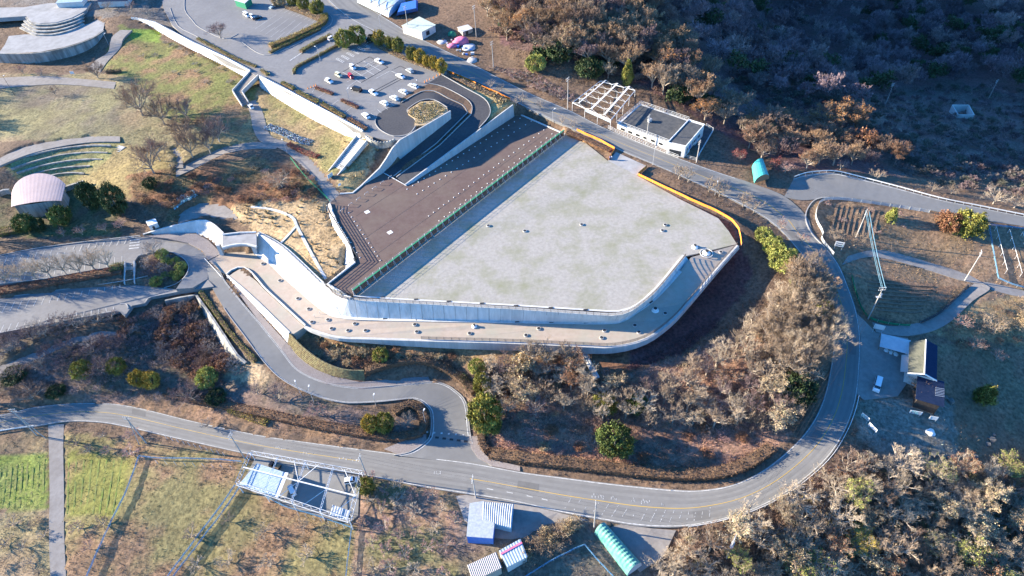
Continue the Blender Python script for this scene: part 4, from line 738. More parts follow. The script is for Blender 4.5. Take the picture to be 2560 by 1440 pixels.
# hall with a roof deck beside the upper road
A, B_, C_, D = P(1543,309,3.6), P(1601,260,3.6), P(1722,301,3.6), P(1670,357,3.6)
E_, F_, K_, D2 = P(1722,300,4.9), P(1761,312,4.9), P(1714,367,4.9), P(1669,357,4.9)
t = thing('hall', (A + C_) / 2 - (0, 0, 4), 'low white hall with a dark flat roof deck and a taller block at its end', 'building')
kid(walls([A, B_, C_, D], -6), 'wall', M_wall, t); kid(slab([p + (0, 0, .05) for p in [A + (B_ - A) * .04 + (D - A) * .04, B_ - (B_ - A) * .04 + (C_ - B_) * .03, C_ - (C_ - D) * .04, D + (C_ - D) * .04]], .04), 'roof_deck', M_proof, t)
kid(walls([E_, F_, K_, D2], -6), 'end_block', M_wall, t); c = (E_ + F_ + K_ + D2) / 4; kid(slab([p + (c - p) * .1 + (0, 0, .06) for p in (E_, F_, K_, D2)], .05), 'block_roof', M_proof, t)
mb = MB(); rim = [E_, F_, K_, D2, E_]; mb.bar([p + (0, 0, .02) for p in rim], .3, .3); kid(mb, 'roof_rim', M_white, t)
for k, (f0, f1, z0, z1, m) in enumerate(((.1, .16, .8, 3.2, M_ink), (.2, .34, 1.4, 3.3, M_inkb), (.38, .42, 1.2, 3.5, M_ink), (.46, .58, 1.8, 3.0, M_ink), (.62, .66, 1.0, 3.2, M_inkb), (.7, .82, 1.6, 2.9, M_ink))): onface(K_, F_, f0, f1, z0, z1, m, t, 'mural_mark')
onface(K_, F_, .3, .55, -.6, 1.0, M_dark, t, 'doorway', .05); onface(D2, K_, .15, .8, .6, 2.6, M_glass, t, 'window', .05)
for k in range(6): onface(A, D, .08 + k * .15, .16 + k * .15, 1.6, 2.5, M_glass, t, 'window')
def whiterail(label, pts, h=1.3, step=1.8): return railing('white_railing', label, pts, h, 3, step, M_white, .035, .04)
whiterail('white railing round the flat roof deck of the hall', [D, A, B_, C_], 1.4)
whiterail('white fence on the road side of the hall', [Q(1520,322) + (0, 0, .1), Q(1545,334), Q(1600,358), Q(1695,396)], 1.4)
sheet('paved_yard', [(1762,318,.1),(1783,328,.1),(1738,400,-.1),(1712,388,-.1),(1716,368,0)], M_proof, 2, crv=False)
whiterail('white fence round the dark yard behind the hall', [P(1764,316,.1), P(1783,328,.1), P(1740,402,-.1), P(1702,392,-.1)], 1.3)
mb = MB(); c = P(1623, 305, 3.7); 
for s, z in ((0, 0), (.5, 0)): mb.box(c + (s, s, 0), .9, .9, 1.1, .5)
tag(mb.obj('roof_unit', M_steel), 'grey air unit standing on the dark roof deck of the hall', 'air unit')
# bare steel frame of a grape house
t = thing('steel_frame', G(1508, 275), 'bare white steel frame of a three gabled vine house beside the road', 'frame'); z = 6.2
fl, fr, bl, br = P(1431,257,z), P(1527,300,z), P(1500,203,z), P(1588,226,z)
def lerp(a, b, f): return np.array(a) + (np.array(b) - np.array(a)) * f
for e0, e1, nm in ((fl, fr, 'front_beam'), (bl, br, 'rear_beam'), (fl, bl, 'side_beam'), (fr, br, 'side_beam')): kid(MB().tube(e0, e1, .13), nm, M_white, t)
for k in range(3):
    a, b = lerp(fl, fr, (k + .5) / 3) + (0, 0, 1.1), lerp(bl, br, (k + .5) / 3) + (0, 0, 1.1); mb = MB(); mb.bar([a, b], .7 if k else .4, .06); kid(mb, 'ridge_plate', M_white, t)
    for j in range(6):
        f = j / 5; l, r, p = lerp(lerp(fl, fr, k / 3), lerp(bl, br, k / 3), f), lerp(lerp(fl, fr, (k + 1) / 3), lerp(bl, br, (k + 1) / 3), f), lerp(a, b, f); kid(MB().path([l, p, r, l], .05, 4), 'truss', M_white, t)
for i in range(4):
    for j in range(5): q = lerp(lerp(fl, fr, i / 3), lerp(bl, br, i / 3), j / 4); kid(MB().tube(q, (q[0], q[1], H(q[0], q[1]) - .2), .07, n=5), 'post', M_white, t)
q = [lerp(fl, fr, .35), lerp(fl, fr, 1), lerp(fl, fr, 1) + (0, 0, -1.2), lerp(fl, fr, .35) + (0, 0, -1.2)]; mb = MB(); mb.add(q, [(0, 1, 2, 3)]); kid(mb, 'front_sheet', M_poly, t)
# green roofed shed, little white shed, greenhouse, tarp piles at the top
def shed(name, label, roof, zr, zb, mr, mw=None, rise=0.0, th=.12, cat='shed', inset=.06, door=True):
    w = [P(u, v, zr) for u, v in roof]; c = sum(w) / len(w); t = thing(name, (c[0], c[1], zb), label, cat); kid(walls([p - (0, 0, th) for p in w], zb - 1.2, inset), 'wall', mw or M_wall, t)
    if rise:
        a, b = (w[0] + w[1]) / 2 + (0, 0, rise), (w[2] + w[3]) / 2 + (0, 0, rise); mb = MB(); o = (0, 0, th)
        for q in ((w[0], a, b, w[3]), (a, w[1], w[2], b)): mb.hexa([np.array(p) - o for p in q], q)
        kid(mb, 'roof', mr, t)
    else: kid(slab(w, th), 'roof', mr, t)
    if door:
        q = [p + (c - p) * inset for p in w]; onface(q[-1], q[-2], .3, .55, zb, zb + 1.9, M_dark, t, 'door'); 
    return t
shed('shed', 'shed with a pale green flat roof at the corner of the upper road', [(1003,64),(1048,41),(1090,62),(1054,80)], 11.2, 8.3, mat('pale_green_roof', (.4, .48, .42), (.5, .55, .48), .8, c3=(.3, .3, .26), s3=.5), M_wall)
shed('shed', 'small white roofed hut behind the pink tarpaulin', [(1143,68),(1170,61),(1182,71),(1156,80)], 9.6, 7.4, M_sheet, M_cream)
t = tunnel('greenhouse', 'old plastic greenhouse with bare ribs at the top edge', P(893,6,8.8), P(935,-28,8.8), P(972,44,8.6), P(1014,4,8.6), 3.4, M_poly, 'greenhouse', 9, .06, M_poly)
for k in range(4): a = P(905 + 18 * k, 0 + 9 * k, 12.2); kid(MB().bar([a, P(930 + 18 * k, -15 + 9 * k, 12.2)], .5, .08), 'roof_vent', M_wood, t)
t = thing('tarp_pile', P(1022, 22, 9), 'bale stack under a bright blue tarpaulin beside the greenhouse', 'covered pile'); kid(MB().hexa([P(*q, 8.3) for q in ((990,40),(1000,10),(1045,2),(1044,28))], [P(*q, 11.4) for q in ((994,30),(1003,8),(1040,0),(1040,20))]), 'tarp', M_bluet, t)
def heap(name, label, u, v, r, h, m, seed, cat='pile', sq=1.0):
    rr = random.Random(seed); c = Q(u, v); n, k = 12, 5; mb = MB(); vs = []
    for j in range(k):
        for i in range(n): a = 2 * math.pi * i / n; q = r * math.cos(j / k * 1.5) * rr.uniform(.8, 1.15); vs.append(c + (q * math.cos(a), q * sq * math.sin(a), -.2 + h * math.sin(j / (k - 1) * 1.57) * rr.uniform(.85, 1.1)))
    vs.append(c + (0, 0, h)); mb.add(vs, [(j * n + i, j * n + (i + 1) % n, (j + 1) * n + (i + 1) % n, (j + 1) * n + i) for j in range(k - 1) for i in range(n)] + [((k - 1) * n + i, (k - 1) * n + (i + 1) % n, k * n) for i in range(n)])
    return tag(mb.obj(name, m, None, True), label, cat)
heap('tarp_pile', 'heap under a bright pink tarpaulin beside the upper road, larger of two', 1153, 106, 3.6, 2.4, M_pink, 1, 'covered pile', .7)
heap('tarp_pile', 'heap under a bright pink tarpaulin beside the upper road, smaller one in front', 1132, 116, 2.4, 1.5, M_pink, 2, 'covered pile', .6)
heap('scrap_pile', 'grey scrap heap beside the pink tarpaulins', 1172, 118, 3.2, .8, M_sheet, 3); heap('scrap_pile', 'pale scrap heap in front of the pale green shed', 1105, 104, 2.2, .7, M_sheet, 4); heap('tarp_pile', 'small heap under green netting behind the pink tarpaulins', 1130, 86, 2.0, 1.4, M_green, 5, 'covered pile')
heap('rubble_pile', 'pale rubble heap at the roadside below the scrap', 1180, 150, 2.4, .7, M_conc, 6); heap('debris_pile', 'little white debris heap on the gravel by the house', 2325, 1079, 1.3, .5, M_white, 7)
# teal tent
tunnel('tent', 'teal tent shelter beside the road junction', Q(1878,424), Q(1906,412), Q(1884,464), Q(1921,453), 2.6, M_teal, 'tent', 5, .03, M_wood, 1.0)
# farm house at right
zb = -9.5; t = thing('farm_house', P(2310, 920, zb), 'farm house with a mossy grey gable roof and a lower dark roof', 'house')
r0, r1, l0, l1, e0, e1 = P(2315,849,-3), P(2311,933,-3), P(2274,854,-5), P(2270,933,-5), P(2344,864,-5), P(2342,951,-5)
for q, nm, m in (((l0, r0, r1, l1), 'roof_slope', M_roofgr), ((r0, e0, e1, r1), 'roof_slope', M_roofdk)): kid(slab(q, .15), nm, m, t)  # sunward slope coloured lighter, the slope turned from the sun coloured darker
kid(MB().tube(r0 + (0, 0, .05), r1 + (0, 0, .05), .16), 'ridge_cap', M_sheet, t)
kid(walls([l0 - (0, 0, .2), e0 - (0, 0, .2), e1 - (0, 0, .2), l1 - (0, 0, .2)], zb - 1, .08), 'wall', M_wall, t)
g0, g1, g2, g3 = P(2294,938,-5.6), P(2361,954,-6.2), P(2361,1018,-6.6), P(2289,997,-5.8); kid(slab([g0, g1, g2, g3], .15), 'lower_roof', M_roofdk, t); kid(walls([p - (0, 0, .2) for p in (g0, g1, g2, g3)], zb - 2, .22), 'lower_wall', mat('roof_shade_wood', (.045, .035, .03), (.07, .055, .045), 2), t)  # lower wall colour darkened to stand for the shade beneath its roof
kid(slab([P(2254,887,-6.6), P(2272,887,-6.2), P(2271,929,-6.2), P(2251,929,-6.6)], .1), 'awning', mat('pink_awning', (.5, .4, .36), None), t)
kid(MB().bar([P(2268,934,-5.1), P(2311,936,-3.2), P(2342,953,-5.1)], .3, .25), 'barge_board', M_white, t)
q0, q1 = l0 + (r0 - l0) * .08, l1 + (r1 - l1) * .08
for k in range(3): onface(q0, q1, .12 + k * .3, .3 + k * .3, -8.4, -6.9, M_glass, t, 'window', -.1)
for k in range(6): p = lerp(g1, g2, .25 + k * .06) + (-2.5, 0, .32); kid(MB().bar([p, p + (2.2, -.5, -.2)], .12, .08), 'snow_guard', M_steel, t)
an = thing('farm_stand', P(2238, 862, zb), 'open farm stand with a pale grey roof in front of the farm house', 'stand')
a, b, c, d = P(2203,833,-6.2), P(2277,851,-5.8), P(2274,886,-6.4), P(2199,866,-6.8); m0, m1 = lerp(a, d, .28) + (0, 0, .5), lerp(b, c, .28) + (0, 0, .5)
for q, nm in (((a, b, m1, m0), 'roof'), ((m0, m1, c, d), 'roof')): kid(slab(q, .1), nm, M_sheet, an)
for p in (a, b, c, d, lerp(d, c, .5)): kid(MB().tube(p - (0, 0, .1), (p[0], p[1], H(p[0], p[1]) - .2), .08), 'post', M_wood, an)
mb = MB(); mb.bar([P(2204, 870, -8.6), P(2240, 884, -8.7)], .9, .12); kid(mb, 'counter', M_white, an)
for k in range(3): tag(heap('crate_pile', 'pale sacks on the ground by the farm stand, heap %s from the road' % ('one', 'two', 'three')[k], 2215 + 12 * k, 876 + 5 * k, .7, .6, M_white, 20 + k), None, None)
# silver and blue sheds at the bottom
t = shed('storage_shed', 'storage shed under a crumpled silver tarpaulin with a blue skirt', [(1174,1258),(1209,1252),(1236,1310),(1232,1346),(1166,1341)], -12, -15.2, M_silver, M_bluet, 0, .12, 'shed', .02, False)
for k in range(0): a = P(1184 + 18 * k, 1312 - k, -11.95); kid(MB().tube(a, a + (random.Random(k).uniform(-.6, .6), -3.2, 0), .06, n=4), 'tarp_fold', M_silver, t)
tt = thing('arched_shed', P(1243, 1290, -15), 'shed with a white corrugated arched roof and blue end wall', 'shed'); a0, a1, b0, b1 = P(1208,1254,-12.2), P(1285,1261,-12.2), P(1206,1302,-12.2), P(1279,1320,-12.2)
n = 28; vs = []
for i in range(n + 1):
    f = i / n; e = .1 if i % 2 else 0
    for j in range(7): g = j / 6; p = lerp(lerp(a0, a1, f), lerp(b0, b1, f), g); vs.append(p + (0, 0, 1.0 * math.sin(math.pi * g) + e))
mb = MB(); mb.add(vs, [(7 * i + j, 7 * i + j + 1, 7 * i + j + 8, 7 * i + j + 7) for i in range(n) for j in range(6)]); kid(mb, 'roof', M_silver, tt); kid(walls([a0, a1, b1, b0], -16.5, .04), 'wall', mat('faded_blue_sheet', (.12, .3, .46), (.18, .36, .5), 1.5), tt)
t = thing('storage_shed', P(1212, 1415, -16), 'grey shed with a finely ribbed roof at the bottom edge', 'shed'); w = [P(*q, -12.8) for q in ((1168,1413),(1240,1380),(1255,1419),(1182,1454))]; corrug(*w, 34, .1, mat('ribbed_roof', (.36, .34, .33), None, rough=.6), 'roof', t); kid(walls([p - (0, 0, .1) for p in w], -17.5, .05), 'wall', M_cream, t)
t = thing('storage_shed', P(1283, 1385, -16), 'small shed with a pale blue sheet roof and pink edge', 'shed'); w = [P(*q, -12.9) for q in ((1247,1377),(1301,1347),(1319,1392),(1268,1418))]; corrug(*w, 16, .07, M_poly, 'roof', t); kid(walls([p - (0, 0, .1) for p in w], -17.5, .05), 'wall', M_wall, t); mb = MB(); mb.bar([lerp(w[0], w[3], .22) + (0, 0, .12), lerp(w[1], w[2], .22) + (0, 0, .12)], .5, .05); kid(mb, 'edge_sheet', M_pink, t)
tg = tunnel('tunnel_shelter', 'long green arched shelter with ribs at the bottom edge', P(1485,1338,-14.9), P(1513,1314,-14.4), P(1568,1440,-16.3), P(1604,1415,-15.8), 3.4, M_gtun, 'shelter', 13, .16, M_sheet)
# white truss car port
z = -12.4; t = thing('car_port', G(750, 1215), 'large white lattice truss frame over a small car park', 'frame'); p00, p10, p11, p01 = P(626,1131,z), P(904,1181,z), P(873,1302,z), P(592,1208,z)
def lattice(a, b, w=.9, n=14):
    a, b = np.array(a), np.array(b); d = b - a; s = np.array([-d[1], d[0], 0]); s /= np.linalg.norm(s); s *= w / 2; mb = MB()
    for o in (s, -s): mb.tube(a + o, b + o, .065, n=4)
    for k in range(n): f, g = k / n, (k + 1) / n; q = s if k % 2 else -s; mb.tube(a + d * f + q, a + d * g - q, .035, n=4)
    return mb
for a, b, n in ((p00, p10, 26), (p10, p11, 14), (p01, p11, 26), (p00, p01, 12)): kid(lattice(a, b, 1.0, n), 'edge_truss', M_white, t)
kid(MB().bar([lerp(p00, p01, .5), lerp(p10, p11, .5)], .26, .26), 'centre_beam', M_white, t)
for f in (.25, .5, .75): kid(lattice(lerp(p00, p10, f), lerp(p01, p11, f), .4, 16), 'cross_beam', M_white, t)
for f, g, h, k in ((.4, 0, .5, .5), (.5, .5, .62, 0), (.75, .5, .6, 1), (.5, .5, .38, 1), (.85, 0, 1, .5), (1, .5, .85, 1)): kid(MB().tube(lerp(lerp(p00, p10, f), lerp(p01, p11, f), g), lerp(lerp(p00, p10, h), lerp(p01, p11, h), k), .08, n=4), 'brace', M_white, t)
for p in (p00, p10, p11, p01, lerp(p00, p10, .5), lerp(p01, p11, .5), lerp(p01, p11, .75), lerp(p01, p11, .25)): kid(MB().tube(p, (p[0], p[1], H(p[0], p[1]) - .3), .14), 'post', M_white, t)
t = thing('car_shelter', G(660, 1200), 'pale blue polycarbonate roofed shelter under the white truss frame', 'shelter'); w = [P(*q, -13.3) for q in ((643,1158),(717,1182),(692,1244),(597,1211))]; corrug(w[1], w[2], w[3], w[0], 36, .06, M_poly, 'roof', t); mb = MB(); mb.bar([w[1], w[2]], .9, .15); kid(mb, 'white_edge', M_white, t)
for p in w: kid(MB().tube(p, (p[0], p[1], H(p[0], p[1]) - .2), .09), 'post', M_steel, t)
t = thing('car_shelter', G(850, 1285), 'small white sheet roof in the lower corner of the truss frame', 'shelter'); w = [P(*q, -14) for q in ((831,1262),(876,1277),(868,1302),(824,1288))]; corrug(*w, 14, .06, M_silver, 'roof', t)
for p in w: kid(MB().tube(p, (p[0], p[1], H(p[0], p[1]) - .2), .07), 'post', M_steel, t)
# amphitheatre stage
zt = .2; t = thing('stage_house', P(95, 500, -5), 'amphitheatre stage house with a pink arched metal roof', 'building')
far = [(29,482),(40,463),(62,448),(95,439),(128,441),(150,450),(164,461)]; near = [(28,517),(45,515),(66,513),(88,510),(112,507),(136,504),(154,502)]; n = 6; fr_ = [P(*q, zt) for q in far]; nr = [P(*q, zt) for q in near]
fr_ = [p + (0, 0, 1.0 * math.sin(math.pi * i / n)) for i, p in enumerate(fr_)]; nr = [p + (0, 0, .8 * math.sin(math.pi * i / n)) for i, p in enumerate(nr)]
f2, n2_ = spline(fr_, 6), spline(nr, 6); N = len(f2); mb = MB(); vs = []
for i in range(N): e = (0, 0, .015 if i % 2 else 0); vs += [f2[i] + e, n2_[i] + e]
mb.add(vs, [(2 * i, 2 * i + 2, 2 * i + 3, 2 * i + 1) for i in range(N - 1)]); mb.add([v - (0, 0, .12) for v in vs], [(2 * i, 2 * i + 1, 2 * i + 3, 2 * i + 2) for i in range(N - 1)]); kid(mb, 'roof', M_proofp, t)
mb = MB(); fw = [P(*q, z_) for q, z_ in zip(((33,512),(60,512),(92,508),(125,503),(151,499)), (0, .5, .75, .5, 0))]; lw = spline(fw, 4); mb.add(np.r_[lw, np.c_[lw[:, :2], np.full(len(lw), -7.)]], [(i, i + 1, len(lw) + i + 1, len(lw) + i) for i in range(len(lw) - 1)])
bw = [P(*q, -.2) for q in ((150,506),(158,470),(120,450),(60,455),(36,480),(36,514))]; mb.add(np.r_[bw, [(p[0], p[1], -7.) for p in bw]], [(i, i + 1, 6 + i + 1, 6 + i) for i in range(5)]); kid(mb, 'wall', M_stain, t)
for k in range(3): onface(lw[9 + k], lw[10 + k], .2, .75, -4.6, -2.2, M_dark, t, 'opening', .05)
for lb, pl in (('curved stone wall right of the stage house', [(165,478),(190,470),(214,462)]), ('curved stone wall left of the stage house', [(0,492),(15,485),(30,484)])):
    mb = MB(); mb.bar(spline([G(*p) for p in pl], 3), .8, 2.0); tag(mb.obj('stone_wall', M_stain), lb, 'wall')
t = shed('hut', 'small white box hut at the end of the brick paving', [(364,553),(388,546),(394,557),(370,565)], -2.9, -5.6, M_white, M_wall, 0, .15, 'hut')
# shed in the valley, roofless
t = thing('roofless_shed', G(2410, 290), 'grey roofless block shed on the shaded valley floor', 'shed'); zr = G(2410, 292)[2] + 3; w = [P(*q, zr) for q in ((2381,262),(2422,262),(2436,287),(2396,286))]
for i in range(4): mb = MB(); a, b = w[i], w[(i + 1) % 4]; mb.bar([a - (0, 0, 4), lerp(a, b, .985) - (0, 0, 4)], .3, 4.0); kid(mb, 'wall', M_wall, t)
shed('roof', 'pale blue roof glimpsed at the top left corner', [(138,8),(150,-6),(215,-12),(205,4)], 12, 9, M_poly, M_wall, door=False, cat='roof')
shed('roof', 'dark ribbed roof glimpsed at the top edge above the bare trees', [(240,4),(255,-10),(330,-14),(318,2)], 12, 9, M_roofdk, M_wall, door=False, cat='roof')
shed('roof', 'pale striped roof glimpsed at the top edge of the upper car park', [(585,0),(600,-9),(628,-6),(612,8)], 11, 8, M_sheet, M_green, door=False, cat='roof')
# ------------------------------------------------------------------ signs
def board(label, a, b, h, post, seed, mb_=None, marks=True, name='sign_board'):
    """upright board between ground points a and b"""
    a, b = np.array(a), np.array(b); t = thing(name, (a + b) / 2, label, 'sign'); d = b - a; d[2] = 0; L = np.linalg.norm(d); d /= L; nrm = np.array([d[1], -d[0], 0]); rr = random.Random(seed); z0 = max(a[2], b[2]) + post
    def pan(x0, x1, y0, y1, o, m, nm):
        c = [a + d * x + nrm * o for x in (x0, x1)]; q = [(c[0][0], c[0][1], z0 + y0), (c[1][0], c[1][1], z0 + y0), (c[1][0], c[1][1], z0 + y1), (c[0][0], c[0][1], z0 + y1)]; mb = MB(); mb.hexa([np.array(p) - nrm * .05 for p in q], q); kid(mb, nm, m, t)
    pan(0, L, 0, h, .03, mb_ or M_white, 'panel')
    if marks:
        for k in range(2):
            x = .1 * L
            while x < .85 * L: w = rr.uniform(.04, .12) * L; pan(x, x + w, h * (.58 - .42 * k), h * (.8 - .4 * k), .06, rr.choice((M_ink, M_ink, M_inkg)), 'lettering'); x += w + .05 * L
    for x in (.1 * L, .9 * L): p = a + d * x; kid(MB().tube((p[0], p[1], min(a[2], b[2]) - .3), (p[0], p[1], z0 + h * .9), .06, n=5), 'post', M_steel, t)
board('white sign board on two posts below the vegetable plot', G(2083,621), G(2104,628), 1.9, 1.2, 1)
board('blank white sign board by the bend below the bare brown plot', G(2178,829), G(2203,838), 1.8, 1.6, 2, marks=False)
board('long leaning banner sign with green print by the road, upper of two', G(2150,1042), G(2167,1060), 1.2, .8, 3)
board('long white banner sign by the road, lower of two', G(2168,1066), G(2185,1090), 1.2, .8, 4, marks=False)
board('white sign with printing in front of the dark lower roof', G(2271,1034), G(2300,1042), 1.3, .4, 5); board('small white sign beside the pots in front of the lower roof', G(2320,1049), G(2339,1055), 1.5, .3, 6, marks=False)
board('notice board at the foot of the concrete staircase', P(822,452,.4), P(834,444,.4), 1.6, .8, 7); board('white blank notice beside the path junction', P(847,470,.4), P(854,466,.4), 1, .6, 8, marks=False)
board('grey bench like board on legs in the shaded field', G(2266,1142), G(2294,1134), .7, .6, 9, M_steel, False)
board('pale notice board by the amphitheatre path junction', G(178,188), G(188,188), 1.2, .6, 10, marks=False)
# ------------------------------------------------------------------ cars
CARC = dict(white=(.72, .73, .74), silver=(.42, .45, .48), black=(.012, .012, .014), red=(.45, .03, .04), cream=(.62, .62, .42), blue=(.28, .36, .42), green=(.02, .04, .035))
M_car = {k: mat('car_paint_' + k, c, None, rough=.25, spec=.6) for k, c in CARC.items()}
M_lamp = mat('headlamp_lens', (.6, .62, .65), None, rough=.15, spec=.7); M_tail = mat('tail_lens', (.35, .02, .02), None, rough=.2)
SHAPES = {  # (x as share of length, roof or bonnet height, is cabin roof)
 'hatch': (3.9, 1.66, [(.5, .52, 0), (.485, .72, 0), (.27, .95, 0), (.09, 1.48, 1), (-.28, 1.5, 1), (-.44, 1.38, 1), (-.485, .92, 0), (-.5, .55, 0)]),
 'wagon': (4.5, 1.7, [(.5, .5, 0), (.485, .7, 0), (.24, .92, 0), (.07, 1.44, 1), (-.36, 1.42, 1), (-.475, .95, 0), (-.5, .6, 0)]),
 'sedan': (4.5, 1.7, [(.5, .5, 0), (.48, .7, 0), (.22, .9, 0), (.06, 1.38, 1), (-.2, 1.38, 1), (-.34, .98, 0), (-.48, .92, 0), (-.5, .55, 0)]),
 'van': (4.7, 1.72, [(.5, .6, 0), (.485, .95, 0), (.4, 1.15, 0), (.27, 1.82, 1), (-.44, 1.86, 1), (-.49, 1.0, 0), (-.5, .6, 0)]),
 'kei': (3.4, 1.48, [(.5, .55, 0), (.485, .85, 0), (.33, 1.0, 0), (.2, 1.64, 1), (-.44, 1.66, 1), (-.49, 1.0, 0), (-.5, .6, 0)])}
CARM = {}
def car_meshes(kind):
    if kind in CARM: return CARM[kind]
    L, Wd, prof = SHAPES[kind]; w = Wd / 2; belt = .92 if kind not in ('van', 'kei') else 1.02; rings = []
    for x, z, cab in prof:
        bt = min(z, belt); wt = w * (.80 if cab else .90); tz = z if cab else max(z, bt)
        rings.append([(x * L, s * yy, zz) for s, yy, zz in ((-1, w * .94, .24), (-1, w, .5), (-1, w * .97, bt if cab else min(z * .92, belt)), (-1, wt, tz), (-1, wt * .6, tz + .03), (1, wt * .6, tz + .03), (1, wt, tz), (1, w * .97, bt if cab else min(z * .92, belt)), (1, w, .5), (1, w * .94, .24))])
    n = 10; mb = MB(); vs = [p for r in rings for p in r]
    mb.add(vs, [(k * n + i, k * n + (i + 1) % n, (k + 1) * n + (i + 1) % n, (k + 1) * n + i) for k in range(len(rings) - 1) for i in range(n)] + [tuple(range(n))[::-1], tuple((len(rings) - 1) * n + i for i in range(n))])
    body = mb.mesh('body'); ci = [i for i, p in enumerate(prof) if p[2]]; a, b = ci[0], ci[-1]
    def P_(i, s, f, up=.02): x, z, c = prof[i]; wt = w * (.80 if c else .90); return (x * L, s * wt * f, (z if c else max(z, min(z, belt))) + up)
    def quad(i, j, f0, f1, s0=.1, s1=.92):
        p, q, r, t = (np.array(P_(i, -1, f0)), np.array(P_(i, 1, f0)), np.array(P_(j, 1, f1)), np.array(P_(j, -1, f1)))
        return [p + (t - p) * s0, q + (r - q) * s0, q + (r - q) * s1, p + (t - p) * s1]
    def pane(q, nm, out):
        q = [np.array(v) + np.array(out) for v in q]; m = MB(); m.add(q, [(0, 1, 2, 3)]); return m.mesh(nm)
    ws = pane(quad(a - 1, a, .92, 1.0), 'windscreen', (.02, 0, .02)); rw = pane(quad(b, b + 1, 1, .92, .1, .8), 'rear_window', (-.03, 0, .02)); sides = []
    for s in (-1, 1):
        x0, x1 = prof[a - 1][0] * L - .12, prof[min(b + 1, len(prof) - 1)][0] * L + .12; r0, r1 = prof[a][0] * L - .05, prof[b][0] * L + .05; zt = prof[a][1] - .08
        yb, yt = s * (w * .97 + .004), s * (w * .80 + .03); m = MB(); m.add([(x0, yb, belt + .03), (x1, yb, belt + .03), (r1, yt, zt), (r0, yt, zt)], [(0, 1, 2, 3)]); sides.append(m.mesh('side_window'))
    wh = MB().tube((0, -.1, 0), (0, .1, 0), .31, n=14).mesh('wheel'); hub = MB().tube((0, -.115, 0), (0, .115, 0), .19, n=8).mesh('rim')
    hl = MB().box((0, 0, 0), .06, .34, .16).mesh('headlight'); tl = MB().box((0, 0, 0), .06, .2, .28).mesh('tail_light'); mi = MB().box((0, 0, 0), .12, .16, .13).mesh('mirror')
    CARM[kind] = (L, w, belt, body, ws, rw, sides, wh, hub, hl, tl, mi); return CARM[kind]
PROTO = {}
def car(kind, colour, a, b, label, at=Q, cat='car', group=None):
    """car whose front points from photo pixel a to photo pixel b"""
    p, q = at(*a), at(*b); d = q - p; c = (p + q) / 2; rz = math.atan2(d[1], d[0]); tilt = math.atan2(d[2], math.hypot(d[0], d[1]))
    if kind not in PROTO:
        L, w, belt, body, ws, rw, sides, wh, hub, hl, tl, mi = car_meshes(kind); t = thing('parked_car', (0, 0, 0), label, cat); PROTO[kind] = t
        link('body', body, M_car['white'], t); link('windscreen', ws, M_glass, t); link('rear_window', rw, M_glass, t)
        for s in sides: link('side_window', s, M_glass, t)
        for sx in (.31, -.31):
            for sy in (-1, 1): o = link('wheel', wh, M_tyre, t); o.location = (sx * L, sy * (w - .1), .31); link('rim', hub, M_steel, o)
        for sy in (-1, 1):
            o = link('headlight', hl, M_lamp, t); o.location = (.5 * L - .04, sy * w * .68, .55); o = link('tail_light', tl, M_tail, t); o.location = (-.5 * L + .02, sy * w * .78, .68); o = link('mirror', mi, M_dark, t); o.location = (.2 * L, sy * (w + .06), belt)
        r = t
    else: r = dup(PROTO[kind], (0, 0, 0), label=label)
    r.location = [float(x) for x in c]; r.rotation_euler = (0, -tilt, rz)
    for ch in r.children:
        if ch.name.startswith('body'): ch.material_slots[0].link = 'OBJECT'; ch.material_slots[0].material = M_car[colour]
    r['category'] = cat
    if group: r['group'] = group
    return r
car('wagon', 'white', (937,151), (961,162), 'white car parked at the top right of the painted bay grid'); car('kei', 'white', (874,164), (891,178), 'white boxy small car parked on the left edge of the painted bay grid')
car('kei', 'cream', (839,186), (856,196), 'pale yellow green small car beside the red car'); car('kei', 'red', (871,187), (885,201), 'small red car in the middle of the upper car park')
car('hatch', 'white', (814,200), (833,211), 'white car left of the pale yellow green car, nearest the wall'); car('van', 'black', (905,231), (880,223), 'black minivan in the upper car park')
car('wagon', 'white', (923,228), (945,241), 'white car just right of the black minivan'); car('hatch', 'silver', (1034,185), (1016,174), 'silvery car parked highest on the right side near the clipped tree row')
car('sedan', 'white', (1013,199), (990,187), 'white car beside the silvery car near the tyre stop blocks'); car('wagon', 'white', (1046,223), (1022,213), 'white car farthest up the diagonal line of cars by the planted median')
car('hatch', 'white', (1020,238), (998,227), 'white car second from the top in the diagonal line by the planted median'); car('hatch', 'white', (998,254), (975,242), 'white car third from the top in the diagonal line by the planted median')
car('hatch', 'white', (973,267), (950,255), 'white car lowest in the diagonal line by the planted median'); car('wagon', 'white', (925,300), (906,284), 'white car beside the turning circle, nearest the notched wall')
car('kei', 'white', (819,105), (838,94), 'small white car driving in the entrance lane between hedges'); car('wagon', 'blue', (695,13), (673,24), 'blue silver car in the far upper car park'); car('sedan', 'black', (637,49), (651,45), 'dark car in the shade of the far upper car park')
car('van', 'white', (611,36), (624,45), 'left one of two white vans side by side in the far upper car park'); car('kei', 'white', (625,40), (637,49), 'right one of two white cars side by side in the far upper car park'); car('wagon', 'green', (912,97), (925,111), 'dark green car under the round evergreens by the hedge', at=lambda u, v: P(u, v, 7.9))
car('van', 'white', (2197,946), (2187,984), 'white van parked in front of the farm house'); car('kei', 'white', (735,1237), (727,1220), 'small white car under the white truss frame, beside the polycarbonate roof'); car('kei', 'white', (872,1206), (887,1203), 'small white car at the right end of the truss frame')
